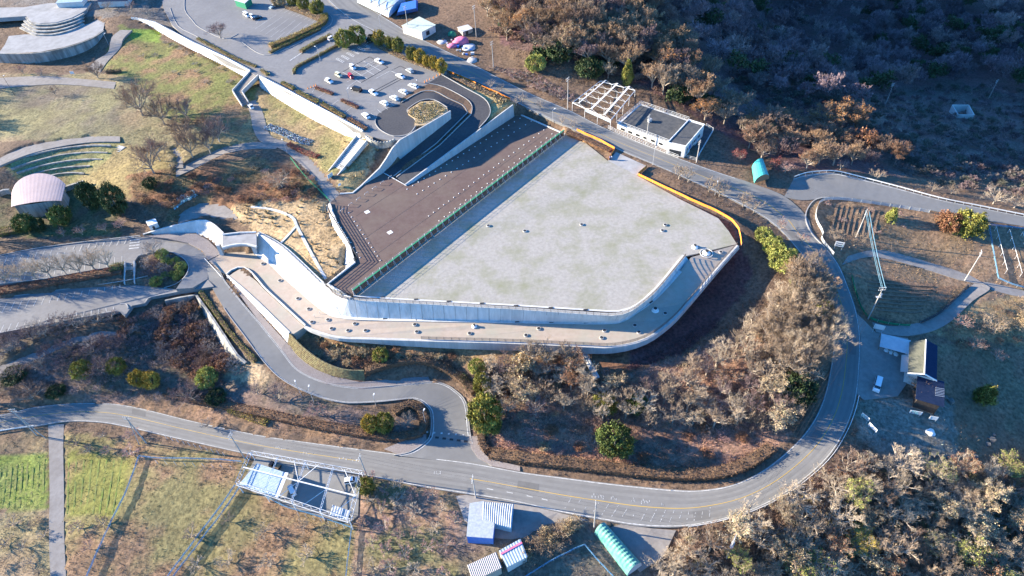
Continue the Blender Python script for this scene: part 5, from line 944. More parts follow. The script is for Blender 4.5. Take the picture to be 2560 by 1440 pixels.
# small pick-up trucks
def truck(colour, a, b, label, load=None):
    p, q = Q(*a), Q(*b); d = q - p; t = thing('pickup_truck', (p + q) / 2, label, 'truck', rz=math.atan2(d[1], d[0]))
    mb = MB(); mb.hexa([(.35, -.72, .3), (1.68, -.72, .3), (1.68, .72, .3), (.35, .72, .3)], [(.4, -.66, 1.75), (1.25, -.64, 1.75), (1.25, .64, 1.75), (.4, .66, 1.75)]); mb.obj('cab', M_car[colour], t)
    mb = MB(); mb.box((-.7, 0, .55), 2.05, 1.42, .08); mb.obj('load_bed', M_car[colour], t)
    for x, y, sx, sy in ((-.7, -.7, 2.05, .05), (-.7, .7, 2.05, .05), (-1.7, 0, .05, 1.42)): MB().box((x, y, .63), sx, sy, .3).obj('bed_side', M_car[colour], t)
    mb = MB(); mb.add([(1.6, -.6, .98), (1.6, .6, .98), (1.3, .58, 1.66), (1.3, -.58, 1.66)], [(0, 1, 2, 3)]); mb.obj('windscreen', M_glass, t)
    for x in (1.0, -1.1):
        for y in (-.62, .62): MB().tube((x, y - .09, .28), (x, y + .09, .28), .28, n=12).obj('wheel', M_tyre, t)
    if load: MB().box((-.7, 0, .63), 1.7, 1.2, .5).obj('load', load, t)
truck('white', (622,262), (635,277), 'little white pick-up truck on the park path below the walled stairs'); truck('black', (700,1172), (678,1164), 'dark pick-up truck under the corner of the white truss frame', M_wood)
# ------------------------------------------------------------------ poles, wires, lamps
def upole(base, h, label, arms=2, trans=False, ang=0.0, at=None):
    c = np.array(at if at is not None else Q(*base)); t = thing('utility_pole', c, label, 'utility pole', 'utility poles', ang); MB().tube((0, 0, -.5), (0, 0, h), .19, .12, 8).obj('pole', M_pole, t)
    for k in range(arms):
        z = h - .35 - k * .9; MB().box((0, .12, z), 1.9, .1, .1).obj('crossarm', M_steel, t)
        for x in (-.85, -.3, .3, .85): MB().tube((x, .12, z + .1), (x, .12, z + .35), .06, n=5).obj('insulator', M_white, t)
    if trans: MB().tube((.35, 0, h - 3.6), (.35, 0, h - 2.6), .3, n=8).obj('transformer', M_steel, t); MB().box((0, 0, h - 3.8), 1.5, .7, .08).obj('platform', M_steel, t)
    return t, c, h
UPL = dict(a=(92,1088,13,'utility pole with a brace at the far left of the main road'), b=(366,1108,13,'utility pole with a brace beside the main road left of the truss frame'), c=(612,1146,12,'utility pole at the top left corner of the white truss frame'), d=(918,1191,10,'utility pole at the right corner of the white truss frame'), e=(1190,1244,10,'utility pole beside the silver tarpaulin shed'), f=(1485,1318,12,'tall pale pole at the end of the green arched shelter'), g=(1816,1396,11,'utility pole standing in the wood at the bottom right'), h=(2170,797,13,'red brown utility pole with a transformer by the blank sign'), i=(2412,701,12,'leaning looking utility pole by the lane at the right'), j=(2140,593,11,'utility pole in the vegetable plot between the roads'), k=(2211,268,12,'utility pole in the shaded valley beside the track'), l=(1978,169,12,'utility pole against the dark valley wood'), m=(2468,253,12,'utility pole at the far right of the shaded valley'), n=(1419,271,13,'utility pole beside the bare steel vine frame'), o=(1615,361,12,'utility pole in front of the hall with the roof deck'), p=(1234,173,12,'utility pole by the rubble heap on the upper road'), q=(1191,93,14,'utility pole behind the pink tarpaulins'), r=(1022,81,12,'utility pole in front of the pale green shed'), s=(1741,406,9,'utility pole at the corner of the dark yard behind the hall'))
UP_ = {}
ANG = dict(a=1.5, b=1.5, c=1.4, d=1.4, e=1.4, f=1.4, g=.9, h=0, i=1.1, j=.9, n=.9, o=.9, p=.9, q=.9, r=.9, s=.9)
for k, (u, v, h_, lb) in UPL.items(): UP_[k] = upole((u, v), h_, lb, 2 if k != 'f' else 1, k in 'hg', ANG.get(k, .4))
for k, (du, dv) in (('a', (16, 8)), ('b', (-13, 4))):
    t, c, h_ = UP_[k]; g = Q(UPL[k][0] + du * 1.4, UPL[k][1] + dv); o = MB().tube((g - c) - (0, 0, .3), (0, 0, h_ * .85), .11, n=6).obj('brace', M_pole, t); t.rotation_euler.z = 0
def wires(a, b, label, ks=(-.85, 0, .85), r=.014, m=None, dz=(.3, .3, .3), drop=.02):
    (ta, ca, ha), (tb, cb, hb) = UP_[a], UP_[b]; d = cb - ca; n = np.array([-d[1], d[0], 0]); n /= np.linalg.norm(n); L = np.linalg.norm(d)
    for k, z in zip(ks, dz):
        pts = [ca + n * k + (0, 0, ha + z - .3) + (d + (0, 0, hb - ha)) * f - np.array((0, 0, drop * L * 4 * f * (1 - f))) for f in np.linspace(0, 1, 11)]
        tag(MB().path(pts, r, 3).obj('power_cable', m or M_cable), label, 'cable', label.replace('cable', 'cables'))
for a, b, lb in (('r', 'p', 'thin overhead cable from the pale green shed to the rubble heap'), ('p', 'n', 'thin overhead cable above the bare vineyard by the upper road'), ('n', 'o', 'thin overhead cable passing in front of the steel vine frame'), ('o', 's', 'thin overhead cable in front of the hall'), ('s', 'j', 'thin overhead cable above the road junction'), ('j', 'i', 'thin overhead cable above the vegetable plot'), ('a', 'b', 'thin overhead cable along the main road at far left'), ('b', 'c', 'thin overhead cable along the main road left of the truss frame'), ('c', 'd', 'thin overhead cable above the truss frame'), ('d', 'e', 'thin overhead cable along the main road by the orchard'), ('e', 'f', 'thin overhead cable above the silver shed'), ('f', 'g', 'thin overhead cable above the green arched shelter')):
    wires(a, b, lb, m=None)
wires('j', 'h', 'pale blue overhead cable bundle above the bare brown plot', (-.5, 0, .5, .9), .045, M_bluecable, (.3, 0, .3, -.3)); wires('h', 'g', 'thin overhead cable crossing the big road bend')
def lamp(u, v, h, label, arm=1.6, ang=0, m=None):
    t = thing('street_lamp', Q(u, v), label, 'street lamp', rz=ang); MB().tube((0, 0, -.2), (0, 0, h), .08, .06, 6).obj('pole', m or M_steel, t); MB().tube((0, 0, h - .05), (arm, 0, h + .25), .05, n=5).obj('arm', m or M_steel, t); MB().box((arm + .2, 0, h + .18), .7, .3, .14).obj('lamp_head', M_white, t)
lamp(1632, 412, 6, 'street lamp beside the entrance ramp of the gravel yard', 1.6, 1.2); lamp(1382, 304, 5, 'lamp post by the roadside bank above the brown asphalt', .8, .5); lamp(955, 85, 8, 'street lamp by the row of clipped evergreens', 1.8, 1.2); lamp(801, 152, 6, 'lamp post in the hedge of the upper car park', .9, 2.5); lamp(873, 250, 4.5, 'lamp post in the lower planter of the upper car park', .6, 1)
lamp(717, 380, 5, 'lamp post beside the path under the sandy slope', .5, 2.2); lamp(272, 112, 5, 'lamp post by the path below the round terrace', .5, 1); lamp(755, 993, 6, 'lamp post on the outside of the access road bend', 1, 2); lamp(785, 1005, 6, 'second lamp post on the outside of the access road bend', .8, 1.6); lamp(1065, 1062, 6, 'white lamp post on the planted knoll', .6, 1.2)
lamp(38, 240, 9, 'tall thin pole on the lawn at left', .3, 1.2, M_dark); lamp(940, 1013, 4, 'short post by the access road', .5, 1.4); lamp(1787, 488, 5, 'white lamp post between the roadside cherry trees', .5, 1.2)
# ------------------------------------------------------------------ little people
def person(u, v, label, top, legs, rz=0.0, stride=.12):
    c = Q(u, v); V = [(0, 0, .95), (0, 0, 1.2), (0, 0, 1.42), (0, 0, 1.52), (0, 0, 1.66), (0, .2, 1.4), (.03, .26, 1.12), (.1, .25, .88), (0, -.2, 1.4), (-.02, -.26, 1.12), (.04, -.25, .88), (stride * .5, .1, .9), (stride, .1, .5), (stride * .6, .11, .08), (stride * .6 + .16, .11, .05), (-stride * .4, -.1, .9), (-stride * .6, -.1, .5), (-stride * 1.4, -.11, .08), (-stride * 1.4 + .16, -.11, .05)]
    ED = [(0, 1), (1, 2), (2, 3), (3, 4), (2, 5), (5, 6), (6, 7), (2, 8), (8, 9), (9, 10), (0, 11), (11, 12), (12, 13), (13, 14), (0, 15), (15, 16), (16, 17), (17, 18)]; RR = [.15, .14, .15, .06, .1, .07, .055, .04, .07, .055, .04, .09, .07, .05, .05, .09, .07, .05, .05]
    me = bpy.data.meshes.new('person'); me.from_pydata(V, ED, []); o = link('person', me, legs); o.location = [float(x) for x in c]; o.rotation_euler.z = rz; md = o.modifiers.new('skin', 'SKIN'); o.modifiers.new('sub', 'SUBSURF').levels = 1
    for i, r in enumerate(RR): me.skin_vertices[0].data[i].radius = (r, r)
    me.skin_vertices[0].data[0].use_root = True; tag(o, label, 'person')
    rev([(.19, .95), (.2, 1.15), (.23, 1.4), (.12, 1.5), (0, 1.52)], 10).obj('jacket', top, o); rev([(.0, 1.54), (.09, 1.58), (.115, 1.68), (.1, 1.77), (0, 1.81)], 10).obj('hair', M_dark, o)
M_cl = {k: mat('cloth_' + k, c, None) for k, c in dict(blue=(.06, .15, .45), dark=(.03, .03, .035), white=(.7, .7, .7), grey=(.2, .2, .22), beige=(.4, .33, .25)).items()}
person(1525, 400, 'person in a blue jacket by the end of the orange netting', M_cl['blue'], M_cl['dark']); person(1529, 399, 'person in white beside the one in a blue jacket', M_cl['white'], M_cl['grey'], 1); person(442, 420, 'person in dark clothes walking on the small park path', M_cl['dark'], M_cl['grey'], 1.2, .2); person(429, 421, 'person in beige clothes standing left of the dark one on the park path', M_cl['beige'], M_cl['dark'])
person(134, 41, 'person in dark clothes standing on the upper round terrace', M_cl['dark'], M_cl['dark'], .5); person(1043, 207, 'person in white standing by the cones at the top of the ramp', M_cl['white'], M_cl['grey'])
# traffic cones
cone = rev([(.22, 0), (.22, .04), (.14, .05), (.04, .7), (0, .7)], 8).mesh('traffic_cone')
for k, (u, v) in enumerate([(1062,206),(1068,203),(1075,199),(1084,195),(1092,190),(1100,187),(770,222),(778,219),(785,216),(790,214)]):
    o = link('traffic_cone', cone, M_orange if k < 6 else mat('red_plastic', (.6, .06, .04), None)); o.location = Q(u, v); o.scale = (1.3,) * 3; tag(o, 'orange traffic cone in the line across the top of the ramp' if k < 6 else 'red traffic cone at the left entry of the upper car park', 'traffic cone', 'cones across the ramp' if k < 6 else 'cones at the left entry')
# ------------------------------------------------------------------ vegetation
def _nrm(v): return v / (np.linalg.norm(v) + 1e-9)
def grow(seed, H_, R_, trunk=.25, n1=7, counts=(4, 5, 6), up=.25, wr=.04, sweep=1.0, tw=1.0):
    """bare tree: limb mesh (prisms) and twig triangles; returns (MB, twig verts, twig tips)"""
    r = np.random.RandomState(seed); mb = MB(); T = []; tips = []; th = H_ * trunk
    mb.tube((0, 0, -.4), (0, 0, th), H_ * .022 + .05, H_ * .017 + .03, 6, False)
    def twig(p, q, w):
        d = q - p; s = np.cross(d, r.normal(size=3)); s = _nrm(s) * w; T.append((p - s, p + s, q))
    def br(p, d, L, rad, lev):
        d = _nrm(d); mid = p + d * L * .5 + r.normal(size=3) * L * .04; d2 = _nrm(d + np.array([0, 0, up * .5]) + r.normal(size=3) * .12); end = mid + d2 * L * .5
        if lev <= 2: mb.tube(p, mid, rad, rad * .75, 4 if lev == 1 else 3, False); mb.tube(mid, end, rad * .75, rad * .4, 4 if lev == 1 else 3, False)
        else: twig(p, end, max(rad, wr * .5))
        if lev > len(counts): tips.append(end); return
        n = counts[lev - 1]
        for k in range(n):
            f = .3 + .7 * (k + r.rand()) / n; o = p + (mid - p) * min(1, f * 2) if f < .5 else mid + (end - mid) * (f * 2 - 1)
            a = r.normal(size=3); a -= a.dot(d2) * d2; nd = _nrm(d2 * 1.0 + _nrm(a) * (.55 + .35 * r.rand()) + np.array([0, 0, up])); br(o, nd, L * (.5 + .22 * r.rand()) * (1.15 - .4 * f), rad * .5, lev + 1)
    for k in range(n1):
        a = 2 * math.pi * (k + r.rand() * .7) / n1; sp = (.35 + .75 * r.rand()) * sweep; d = np.array([math.cos(a) * sp, math.sin(a) * sp, 1.0]); L = (H_ - th) * .62 * (.85 + .3 * r.rand()) * (.8 + .25 * sp); br(np.array([0, 0, th * (.75 + .3 * r.rand())]), d, L, H_ * .014 + .03, 1)
    T = np.array(T); allz = T[:, :, 2].max(); rr_ = np.percentile(np.hypot(T[:, :, 0], T[:, :, 1]), 96); sc = np.array([R_ / rr_, R_ / rr_, H_ / allz]); T = T * sc; mb.v = [tuple(np.array(v) * sc) for v in mb.v]
    return mb, T, np.array(tips) * sc
def twigmesh(T, name='crown'): n = len(T); return npmesh(name, T.reshape(-1, 3), np.arange(n * 3).reshape(n, 3))
def leaves(centres, per, spread, size, col, seed, var=.35, flat=.0):
    """leaf triangles around centres; returns verts (n,3,3) and colours"""
    r = np.random.RandomState(seed); c = np.repeat(np.asarray(centres), per, 0); n = len(c); p = c + r.normal(size=(n, 3)) * spread; a = r.normal(size=(n, 3)); b = r.normal(size=(n, 3)); a[:, 2] *= 1 - flat; b[:, 2] *= 1 - flat
    a /= np.linalg.norm(a, axis=1)[:, None]; b /= np.linalg.norm(b, axis=1)[:, None]; s = size * r.uniform(.6, 1.3, (n, 1)); V = np.stack([p - a * s * .5, p + a * s * .5, p + b * s], 1)
    cl = np.repeat(r.uniform(1 - var, 1 + var, len(centres)), per); C = np.array(col)[None] * (cl * r.uniform(.75, 1.25, n))[:, None]; C *= 1 + r.normal(size=(n, 3)) * .06
    return V, np.clip(C, 0, 1)
def leafmesh(name, V, C): n = len(V); return npmesh(name, V.reshape(-1, 3), np.arange(n * 3).reshape(n, 3), C)
BT = {}
BSPEC = dict(vase=dict(H_=11, R_=5.8, trunk=.2, n1=8, counts=(5, 6, 6, 3), up=.15, sweep=1.0, wr=.045), dense=dict(H_=9, R_=3.8, trunk=.28, n1=8, counts=(5, 6, 5, 3), up=.28, sweep=.85, wr=.075), wood=dict(H_=9, R_=3.4, trunk=.3, n1=7, counts=(5, 5, 5, 3), up=.3, sweep=.8), tall=dict(H_=10, R_=2.6, trunk=.35, n1=6, counts=(5, 5, 5, 3), up=.4, sweep=.5), cherry=dict(H_=5.5, R_=3.2, trunk=.25, n1=7, counts=(4, 5, 5, 2), up=.15, sweep=1.2), low=dict(H_=3, R_=2.4, trunk=.25, n1=7, counts=(4, 5, 4), up=.05, sweep=1.6, wr=.06), shrub=dict(H_=2.6, R_=2.2, trunk=.03, n1=12, counts=(4, 5, 5), up=.25, sweep=1.2, wr=.05))
def bare_proto(kind, var, tw):
    k = ('b', kind, var, tw)
    if k not in BT:
        kk = (kind, var)
        if kk not in BT: mb, T, tips = grow(100 + var * 17 + len(kind), **BSPEC[kind]); BT[kk] = (mb.mesh('trunk'), twigmesh(T), tips, T)
        BT[k] = BT[kk]
    return BT[k]
LF = {}
def tree(kind, p, h, r, tw, label, cat='tree', group=None, leaf=None, seed=0, name=None, parts=True):
    """bare tree, with withered leaves when leaf names a colour"""
    rr = random.Random(seed * 7919 + int(p[0] * 31) + int(p[1] * 17)); var = rr.randrange(3); tm, cm, tips, T = bare_proto(kind, var, tw); sp = BSPEC[kind]
    t = thing(name or dict(shrub='shrub', cherry='cherry_tree', low='fruit_tree').get(kind, 'bare_tree'), p - np.array([0, 0, .1]), label, cat, group, rr.uniform(0, 6.28)); t.scale = (r / sp['R_'], r / sp['R_'], h / sp['H_'])
    if kind != 'shrub': a = link('trunk', tm, M_bark, t)
    c = link('crown' if kind != 'shrub' else 'stems', cm, None, t)
    if not cm.materials: cm.materials.append(M_twig['beige'])
    c.material_slots[0].link = 'OBJECT'; c.material_slots[0].material = M_twig[tw]
    if leaf:
        k = (kind, var, leaf)
        if k not in LF: r_ = np.random.RandomState(5); pick = tips[r_.permutation(len(tips))[:min(len(tips), 420)]]; V, C = leaves(pick, 5, .17, .19, LEAFC[leaf], 3); LF[k] = leafmesh('foliage', V, C)
        link('foliage', LF[k], M_leaf['g'], t)
    return t
EV = {}
def ever_mesh(shape, col, var):
    k = (shape, col, var)
    if k in EV: return EV[k]
    r = np.random.RandomState(var * 13 + len(shape) * 5 + len(col)); n = 130; d = r.normal(size=(n, 3)); d /= np.linalg.norm(d, axis=1)[:, None]; rad = r.uniform(.45, 1.0, (n, 1)) ** (.3 if shape == 'round' else .6); c = d * rad
    lump = 1 + (.09 if shape == 'round' else .16) * np.sin(d[:, :1] * 5 + var) * np.cos(d[:, 1:2] * 6 + 2 * var); c *= lump
    if shape == 'round': c = c * (1, 1, .92) + (0, 0, .05)
    if shape == 'cone': c[:, 2] = c[:, 2]; f = (c[:, 2:3] + 1) / 2; c[:, :2] *= (1.1 - .8 * f)
    if shape == 'loose': c *= r.uniform(.75, 1.2, (n, 1))
    c[:, 2] = (c[:, 2] + 1) / 2; V, C = leaves(c * (1, 1, 1), 46, (.085, .085, .05), .085, LEAFC[col], var, .3); EV[k] = leafmesh('foliage', V, C); return EV[k]
EVT = MB().tube((0, 0, -.15), (0, 0, .6), .05, .03, 6).mesh('trunk')
def ever(u, v, r, h, col, label, shape='round', cat='tree', name='evergreen_tree', at=None, group=None):
    p = np.array(at) if at is not None else Q(u, v); rr = random.Random(int(u * 3 + v)); t = thing(name, p, label, cat, group, rr.uniform(0, 6.28)); t.scale = (r * 1.12, r * 1.12, h * 1.06); link('trunk', EVT, M_bark, t); link('foliage', ever_mesh(shape, col, rr.randrange(3)), M_leaf['g'], t); return t
def hedge(label, pts, w, h, col, dens=34, name='hedge', seed=1, cat='hedge', size=.26, z0=0.0, twig=None):
    """clipped hedge: a leafy band of small faces round a solid heart"""
    P_ = np.array(pts) + (0, 0, z0); q = evenly(P_, .8); r = np.random.RandomState(seed + len(q)); L = len(q); per = int(dens * w); t = np.gradient(q, axis=0) if L > 1 else np.array([[1, 0, 0]] * L); nn = np.stack([-t[:, 1], t[:, 0], 0 * t[:, 0]], 1); nn /= np.linalg.norm(nn, axis=1)[:, None] + 1e-9
    i = np.repeat(np.arange(L), per); a = r.uniform(-1, 1, len(i)); top = r.rand(len(i)) < .55; side = np.where(a > 0, 1, -1); hh = h * (1 + .12 * np.sin(i * .9) + .1 * r.normal(size=len(i)))
    off = np.where(top, a, side * r.uniform(.85, 1.1, len(i))) * w / 2; z = np.where(top, hh, hh * r.rand(len(i))); c = q[i] + nn[i] * off[:, None] + t[i] * r.uniform(-.5, .5, (len(i), 1)); c[:, 2] += z
    V, C = leaves(c, 1, .05, size, LEAFC[col] if isinstance(col, str) else col, seed, .3); mb = MB(); mb.bar(q[::2] if len(q) > 4 else q, w * .85, h * .85)
    me = leafmesh(name, V, C); o = link(name, me, M_leaf['g']); tag(o, label, cat); mb.obj('branches', M_soil, o); return o
def QS(pts, n=3): return spline([Q(*p) for p in pts], n)
def GSP(pts, n=3): return spline([G(*p) for p in pts], n)
# hedges
hedge('dark red clipped hedge in the upper planter of the car park', QS([(790,221),(812,229),(832,237)], 2), 1.4, .8, 'red'); hedge('dark red clipped hedge in the lower planter of the car park', QS([(855,252),(876,262),(895,271)], 2), 1.4, .8, 'red')
for lb, pl, c, w, h in (('low green hedge along the notched wall, farthest piece', [(655,178),(672,190)], 'olive', 1.4, 1), ('low green hedge along the notched wall, second piece', [(707,209),(722,217),(738,226)], 'olive', 1.6, 1), ('low green hedge along the notched wall, longest piece', [(745,233),(770,246),(798,259)], 'olive', 1.8, 1.2), ('low green hedge along the notched wall, fourth piece', [(806,263),(835,280),(862,296)], 'olive', 1.7, 1.2), ('rusty hedge along the notched wall, nearest piece', [(873,299),(895,312),(916,325)], 'rust', 1.5, .9),
    ('long olive hedge between the entrance lane and the bay car park', [(736,185),(742,170),(795,142),(855,109)], 'olive', 1.2, 1), ('short olive hedge in the middle of the entrance lane', [(753,132),(790,110),(828,91)], 'olive', 2, 1.2), ('olive hedge on the inner side of the curving entrance road', [(676,134),(730,107),(800,75)], 'olive', 1.6, 1), ('thick dry hedge bank along the edge of the far car park', [(676,120),(720,103),(770,80),(808,60),(812,40)], 'gold', 3.2, 1.6), ('straw coloured clipped hedge above the far car park', [(720,18),(760,32),(808,52)], 'straw', 4, 1.4),
    ('dry hedge strip along the row of clipped evergreens', [(940,112),(1000,142),(1060,165),(1108,187)], 'straw', 2.4, .6), ('small leafy hedge strip along the upper road beside the long white wall', [(495,98),(540,122),(590,148),(640,168)], 'olive', 1.4, .7)): hedge(lb, QS(pl), w, h, c, seed=len(lb))
hedge('orange brown bank of leaves along the entrance ramp kerb', QS([(1420,330),(1470,352),(1525,378)]), 2.2, .5, 'rust', 22)
hedge('rust brown hedge between the two left car parks', QS([(0,730),(100,712),(200,695),(305,678)]), 3.4, .9, (.26, .1, .06), 24); hedge('short olive hedge beside the dark car park stairs', QS([(280,676),(310,668)]), 3.2, 1.4, 'olive')
hedge('long olive hedge beside the weathered wall above the sunken thicket', GSP([(505,735),(540,785),(580,840),(625,890),(640,905)]), 1.4, 1.1, 'olive'); hedge('rust brown hedge on the inside of the access road bend, round the shaded bank', GSP([(915,933),(980,912),(1060,905),(1130,935),(1170,968),(1190,990)]), 2.4, 1.8, (.1, .065, .04))
hedge('brown hedge along the right side of the access road mouth', GSP([(1193,1000),(1203,1060),(1205,1110),(1222,1135)]), 2, 1.5, (.13, .08, .05)); hedge('long rust brown hedge along the foot of the wooded hill', GSP([(1228,1138),(1320,1150),(1450,1165),(1580,1180),(1700,1190),(1800,1185),(1870,1160),(1930,1120)]), 3.2, 1.6, (.15, .09, .05), 26)
hedge('brown hedge on the left side of the road bend below the bare trees', GSP([(1975,1075),(2005,1030),(2030,985),(2045,945)]), 2.2, 1.3, (.16, .09, .05), 24)
hedge('long brown hedge above the main road at left', GSP([(420,985),(560,1015),(700,1045),(850,1075),(985,1095),(1020,1090)]), 2.6, 1.2, (.2, .1, .055), 26); hedge('brown hedge ring round the planted knoll', GSP([(985,1035),(1020,1014),(1050,1025),(1062,1055),(1050,1085),(1020,1092)]), 2.4, 1.4, (.1, .065, .04)); hedge('green clipped hedge by the park path above the car park hut', GSP([(268,183),(303,180)]), 1.6, 1.2, 'dark')
hedge('flowering olive hedge on the bank left of the main road', GSP([(575,1025),(640,1050),(670,1060)]), 2, 1, 'gold'); hedge('dry clipped hedge beside the orange netting on the upper road bank', GSP([(1130,192),(1200,226),(1262,254)]), 2.2, .7, 'straw', 22); hedge('dark hedge triangle at the far left below the stage house', GSP([(0,585),(30,578),(55,572)]), 4, 1.2, 'olive')
hedge('dark leafy bank at the right end of the pavement strip by the thicket', GSP([(1155,945),(1175,975)]), 2, 1.4, 'dark')
# clipped evergreens and other green trees
for k, (u, v, r, h, c) in enumerate([(950,113,2.5,6.2,'gold'),(977,121,1.9,5.2,'olive'),(998,131,2.3,6.2,'olive'),(1031,151,2.0,6,'olive'),(1052,158,2.3,5.6,'gold'),(1068,166,1.7,4.6,'gold'),(1085,172,1.7,5.2,'gold'),(1106,183,2.0,5.8,'gold')]):
    ever(u, v, r, h, c, 'round clipped evergreen in the row beside the upper car park, number %s from the top' % ('one', 'two', 'three', 'four', 'five', 'six', 'seven', 'eight')[k], group='clipped evergreen row')
for a in [(866,118,3.6,7.4,'olive','large round evergreen at the hedge corner of the upper car park, left of a pair'),(896,110,3.4,7.4,'olive','large round evergreen at the hedge corner of the upper car park, right of a pair'),(930,104,1.6,3,'dark','small dark round bush beside the dark green car'),
    (1952,668,4,6.5,'lime','biggest yellow green tree on the dark bank left of the road bend'),(1930,630,3,5.2,'lime','middle yellow green tree on the dark bank left of the road bend'),(1906,602,2.4,4.4,'lime','smallest yellow green tree on the dark bank left of the road bend'),(1995,728,2.8,5,'lime','yellow green tree alone at the top edge of the bare wood by the road'),(2027,812,4.2,8.5,'olive','tall yellow green evergreen among bare trees at the road bend'),(1985,995,4.4,7,'dark','dark green bushy tree at the lower right of the wooded hill'),(1536,1122,4.2,7.5,'green','green round tree alone at the foot of the wooded hill'),
    (1215,1065,4,11,'olive','tall leafy green column at the corner of the access road'),(1208,980,2.2,7,'olive','narrow leafy tree above the green column at the access road'),(1195,928,2.2,4,'lime','pale lime bush at the end of the shaded hedge'),(1235,1075,2,3.5,'olive','small green bush right of the leafy column'),(930,1075,2,5.8,'gold','left one of two golden conifers on the planted knoll'),(965,1073,2.3,6,'olive','right one of two golden green conifers on the planted knoll'),
    (212,938,2.6,5,'olive','green round tree left of the bare thicket tree by the footpath'),(300,930,2.4,5,'olive','green round tree right of the bare thicket tree by the footpath'),(355,962,2.3,5.5,'gold','left one of two golden trees below the sunken thicket'),(386,966,2.3,5.4,'gold','right one of two golden trees below the sunken thicket'),(526,958,3,5,'lime','yellow green round bush at the end of the weathered wall'),
    (239,520,3.2,10.5,'dark','tall dark evergreen right of the stage house, left one'),(301,533,3.6,11.5,'dark','tall dark evergreen right of the stage house, right one'),(162,560,3.2,7,'green','green tree in front of the stage house wall'),(72,575,3.2,6,'green','wide green tree at the left front of the stage house'),(102,575,2,4.4,'dark','small dark tree between the green ones by the stage house'),(380,470,2.2,4,'dark','dark bush at the edge of the rusty leaf slope'),
    (735,16,2.4,5.5,'olive','evergreen by the far car park hedge, left one of three'),(762,26,2.6,6,'olive','evergreen by the far car park hedge, middle one of three'),(796,36,3,6.5,'olive','evergreen by the far car park hedge, right one of three'),(700,14,3,4.5,'straw','straw coloured round bush left of the far car park evergreens'),(1340,176,3.6,6,'lime','bright yellow green tree at the edge of the ridge wood'),(1400,150,5,8,'dark','dark evergreen inside the ridge wood, upper one'),(1370,110,4,7,'dark','dark evergreen inside the ridge wood, left one'),(1475,190,5,7,'dark','dark evergreen inside the ridge wood, behind the steel vine frame'),(1700,250,4,6,'dark','dark evergreen at the right end of the ridge wood'),
    (1512,1020,3,4,'olive','small green bush among the bare trees of the wooded hill, left one'),(1590,1025,2.6,5,'green','small green bush among the bare trees of the wooded hill, right one'),(955,900,2,4,'olive','pale green bush on the dry bank under the terrace'),(545,1000,2.6,3,'dark','dark low bush above the main road hedge'),(145,985,2.4,2.6,'dark','dark green low bush left of the purple tree above the main road'),(40,945,3.4,2.4,'dark','dark green ground bush at the left edge')]: ever(*a)
ever(2224, 552, 2.0, 5, 'lime', 'bright yellow green young conifer in the vegetable plot', 'cone'); ever(2412, 580, 4.4, 7, 'olive', 'large ragged olive green bush at the corner of the side road', 'loose'); ever(2367, 572, 3.8, 5.5, 'rust', 'brown ragged bush left of the large olive green one', 'loose'); ever(2455, 1003, 3.0, 6, 'olive', 'dark gold green conifer alone in the shaded field at right', 'cone'); ever(1567, 212, 2.6, 9.5, 'olive', 'olive cypress behind the bare steel vine frame', 'cone'); ever(920, 1228, 2, 5, 'olive', 'leafy green column at the right corner of the truss frame', 'loose')
for k, (u, v, r) in enumerate([(408,641,1.9),(416,655,1.3),(428,660,1.2),(441,655,1.3),(455,672,1.8),(450,688,1.6),(444,698,1.2),(414,690,1.1),(393,710,1.9),(432,688,1.2)]): ever(u, v, r, r * 1.2, 'lime', 'small round lime green bush on the planted island between the left car parks', group='lime bushes on the planted island', name='round_bush', cat='bush')
# single bare trees
for k, (u, v, h, r, c, lb) in enumerate([(358,289,16,9.5,'brown','largest bare spreading tree on the lawn, farthest left of the grove'),(412,312,13,7,'brown','bare spreading tree second from the left in the lawn grove'),(470,300,11,6,'purple','purplish bare tree at the top of the lawn grove'),(466,356,13,7,'brown','bare spreading tree in the middle of the lawn grove'),(549,354,11,6,'purple','purplish bare tree at the right of the lawn grove'),(515,330,9,5,'brown','bare tree between the middle and the right of the lawn grove'),(385,433,14.5,9,'brown','bare spreading tree nearest the amphitheatre stairs'),(400,402,11,5,'purple','slim bare tree right of the amphitheatre stairs'),(482,393,13,6.5,'brown','bare tree standing by the shadowed path below the grove'),(526,381,11,5.5,'purple','bare tree at the right end of the shadowed path'),(246,196,8,6,'brown','dark spreading bare tree by the path below the green slope'),(140,239,5,2.6,'brown','small bare tree alone at the top of the lawn'),(706,470,8,6,'beige','round pale bare tree left of the long ramp path'),(552,95,8,5.5,'purple','purplish bare tree on the planted point of the far car park'),(372,45,6,4.5,'grey','grey bare tree by the curved road at the top left'),(330,30,5,3.5,'purple','small bare tree at the top left by the round terrace'),(270,25,4,3,'grey','small grey bare tree beside the round terrace steps'),(60,185,5,2.6,'pink','pinkish little bare tree above the park path, first from the left'),(105,190,4,2.2,'pink','pinkish little bare tree above the park path, second from the left'),(386,640,7,4.5,'grey','grey bare tree at the tip of the planted island')]): tree('vase' if h > 6 else 'cherry', Q(u, v), h, r, c, lb, seed=k)
for k, (u, v) in enumerate([(58,705),(92,701),(128,693),(166,686),(206,688),(238,676),(276,673),(20,712)]): tree('cherry', Q(u, v), 9, 4.4, 'pale', 'grey bare cherry tree in the row between the two left car parks', group='bare cherry row between the left car parks', seed=k)
for k, (u, v, c) in enumerate([(207,587,'pink'),(265,578,'pink'),(305,570,'pink'),(160,590,'purple')]): tree('cherry', Q(u, v), 3.6, 2.4, c, 'small bare bush along the top edge of the left car park, %s' % ('leftmost but one', 'third from the left', 'rightmost', 'leftmost')[k], seed=k)
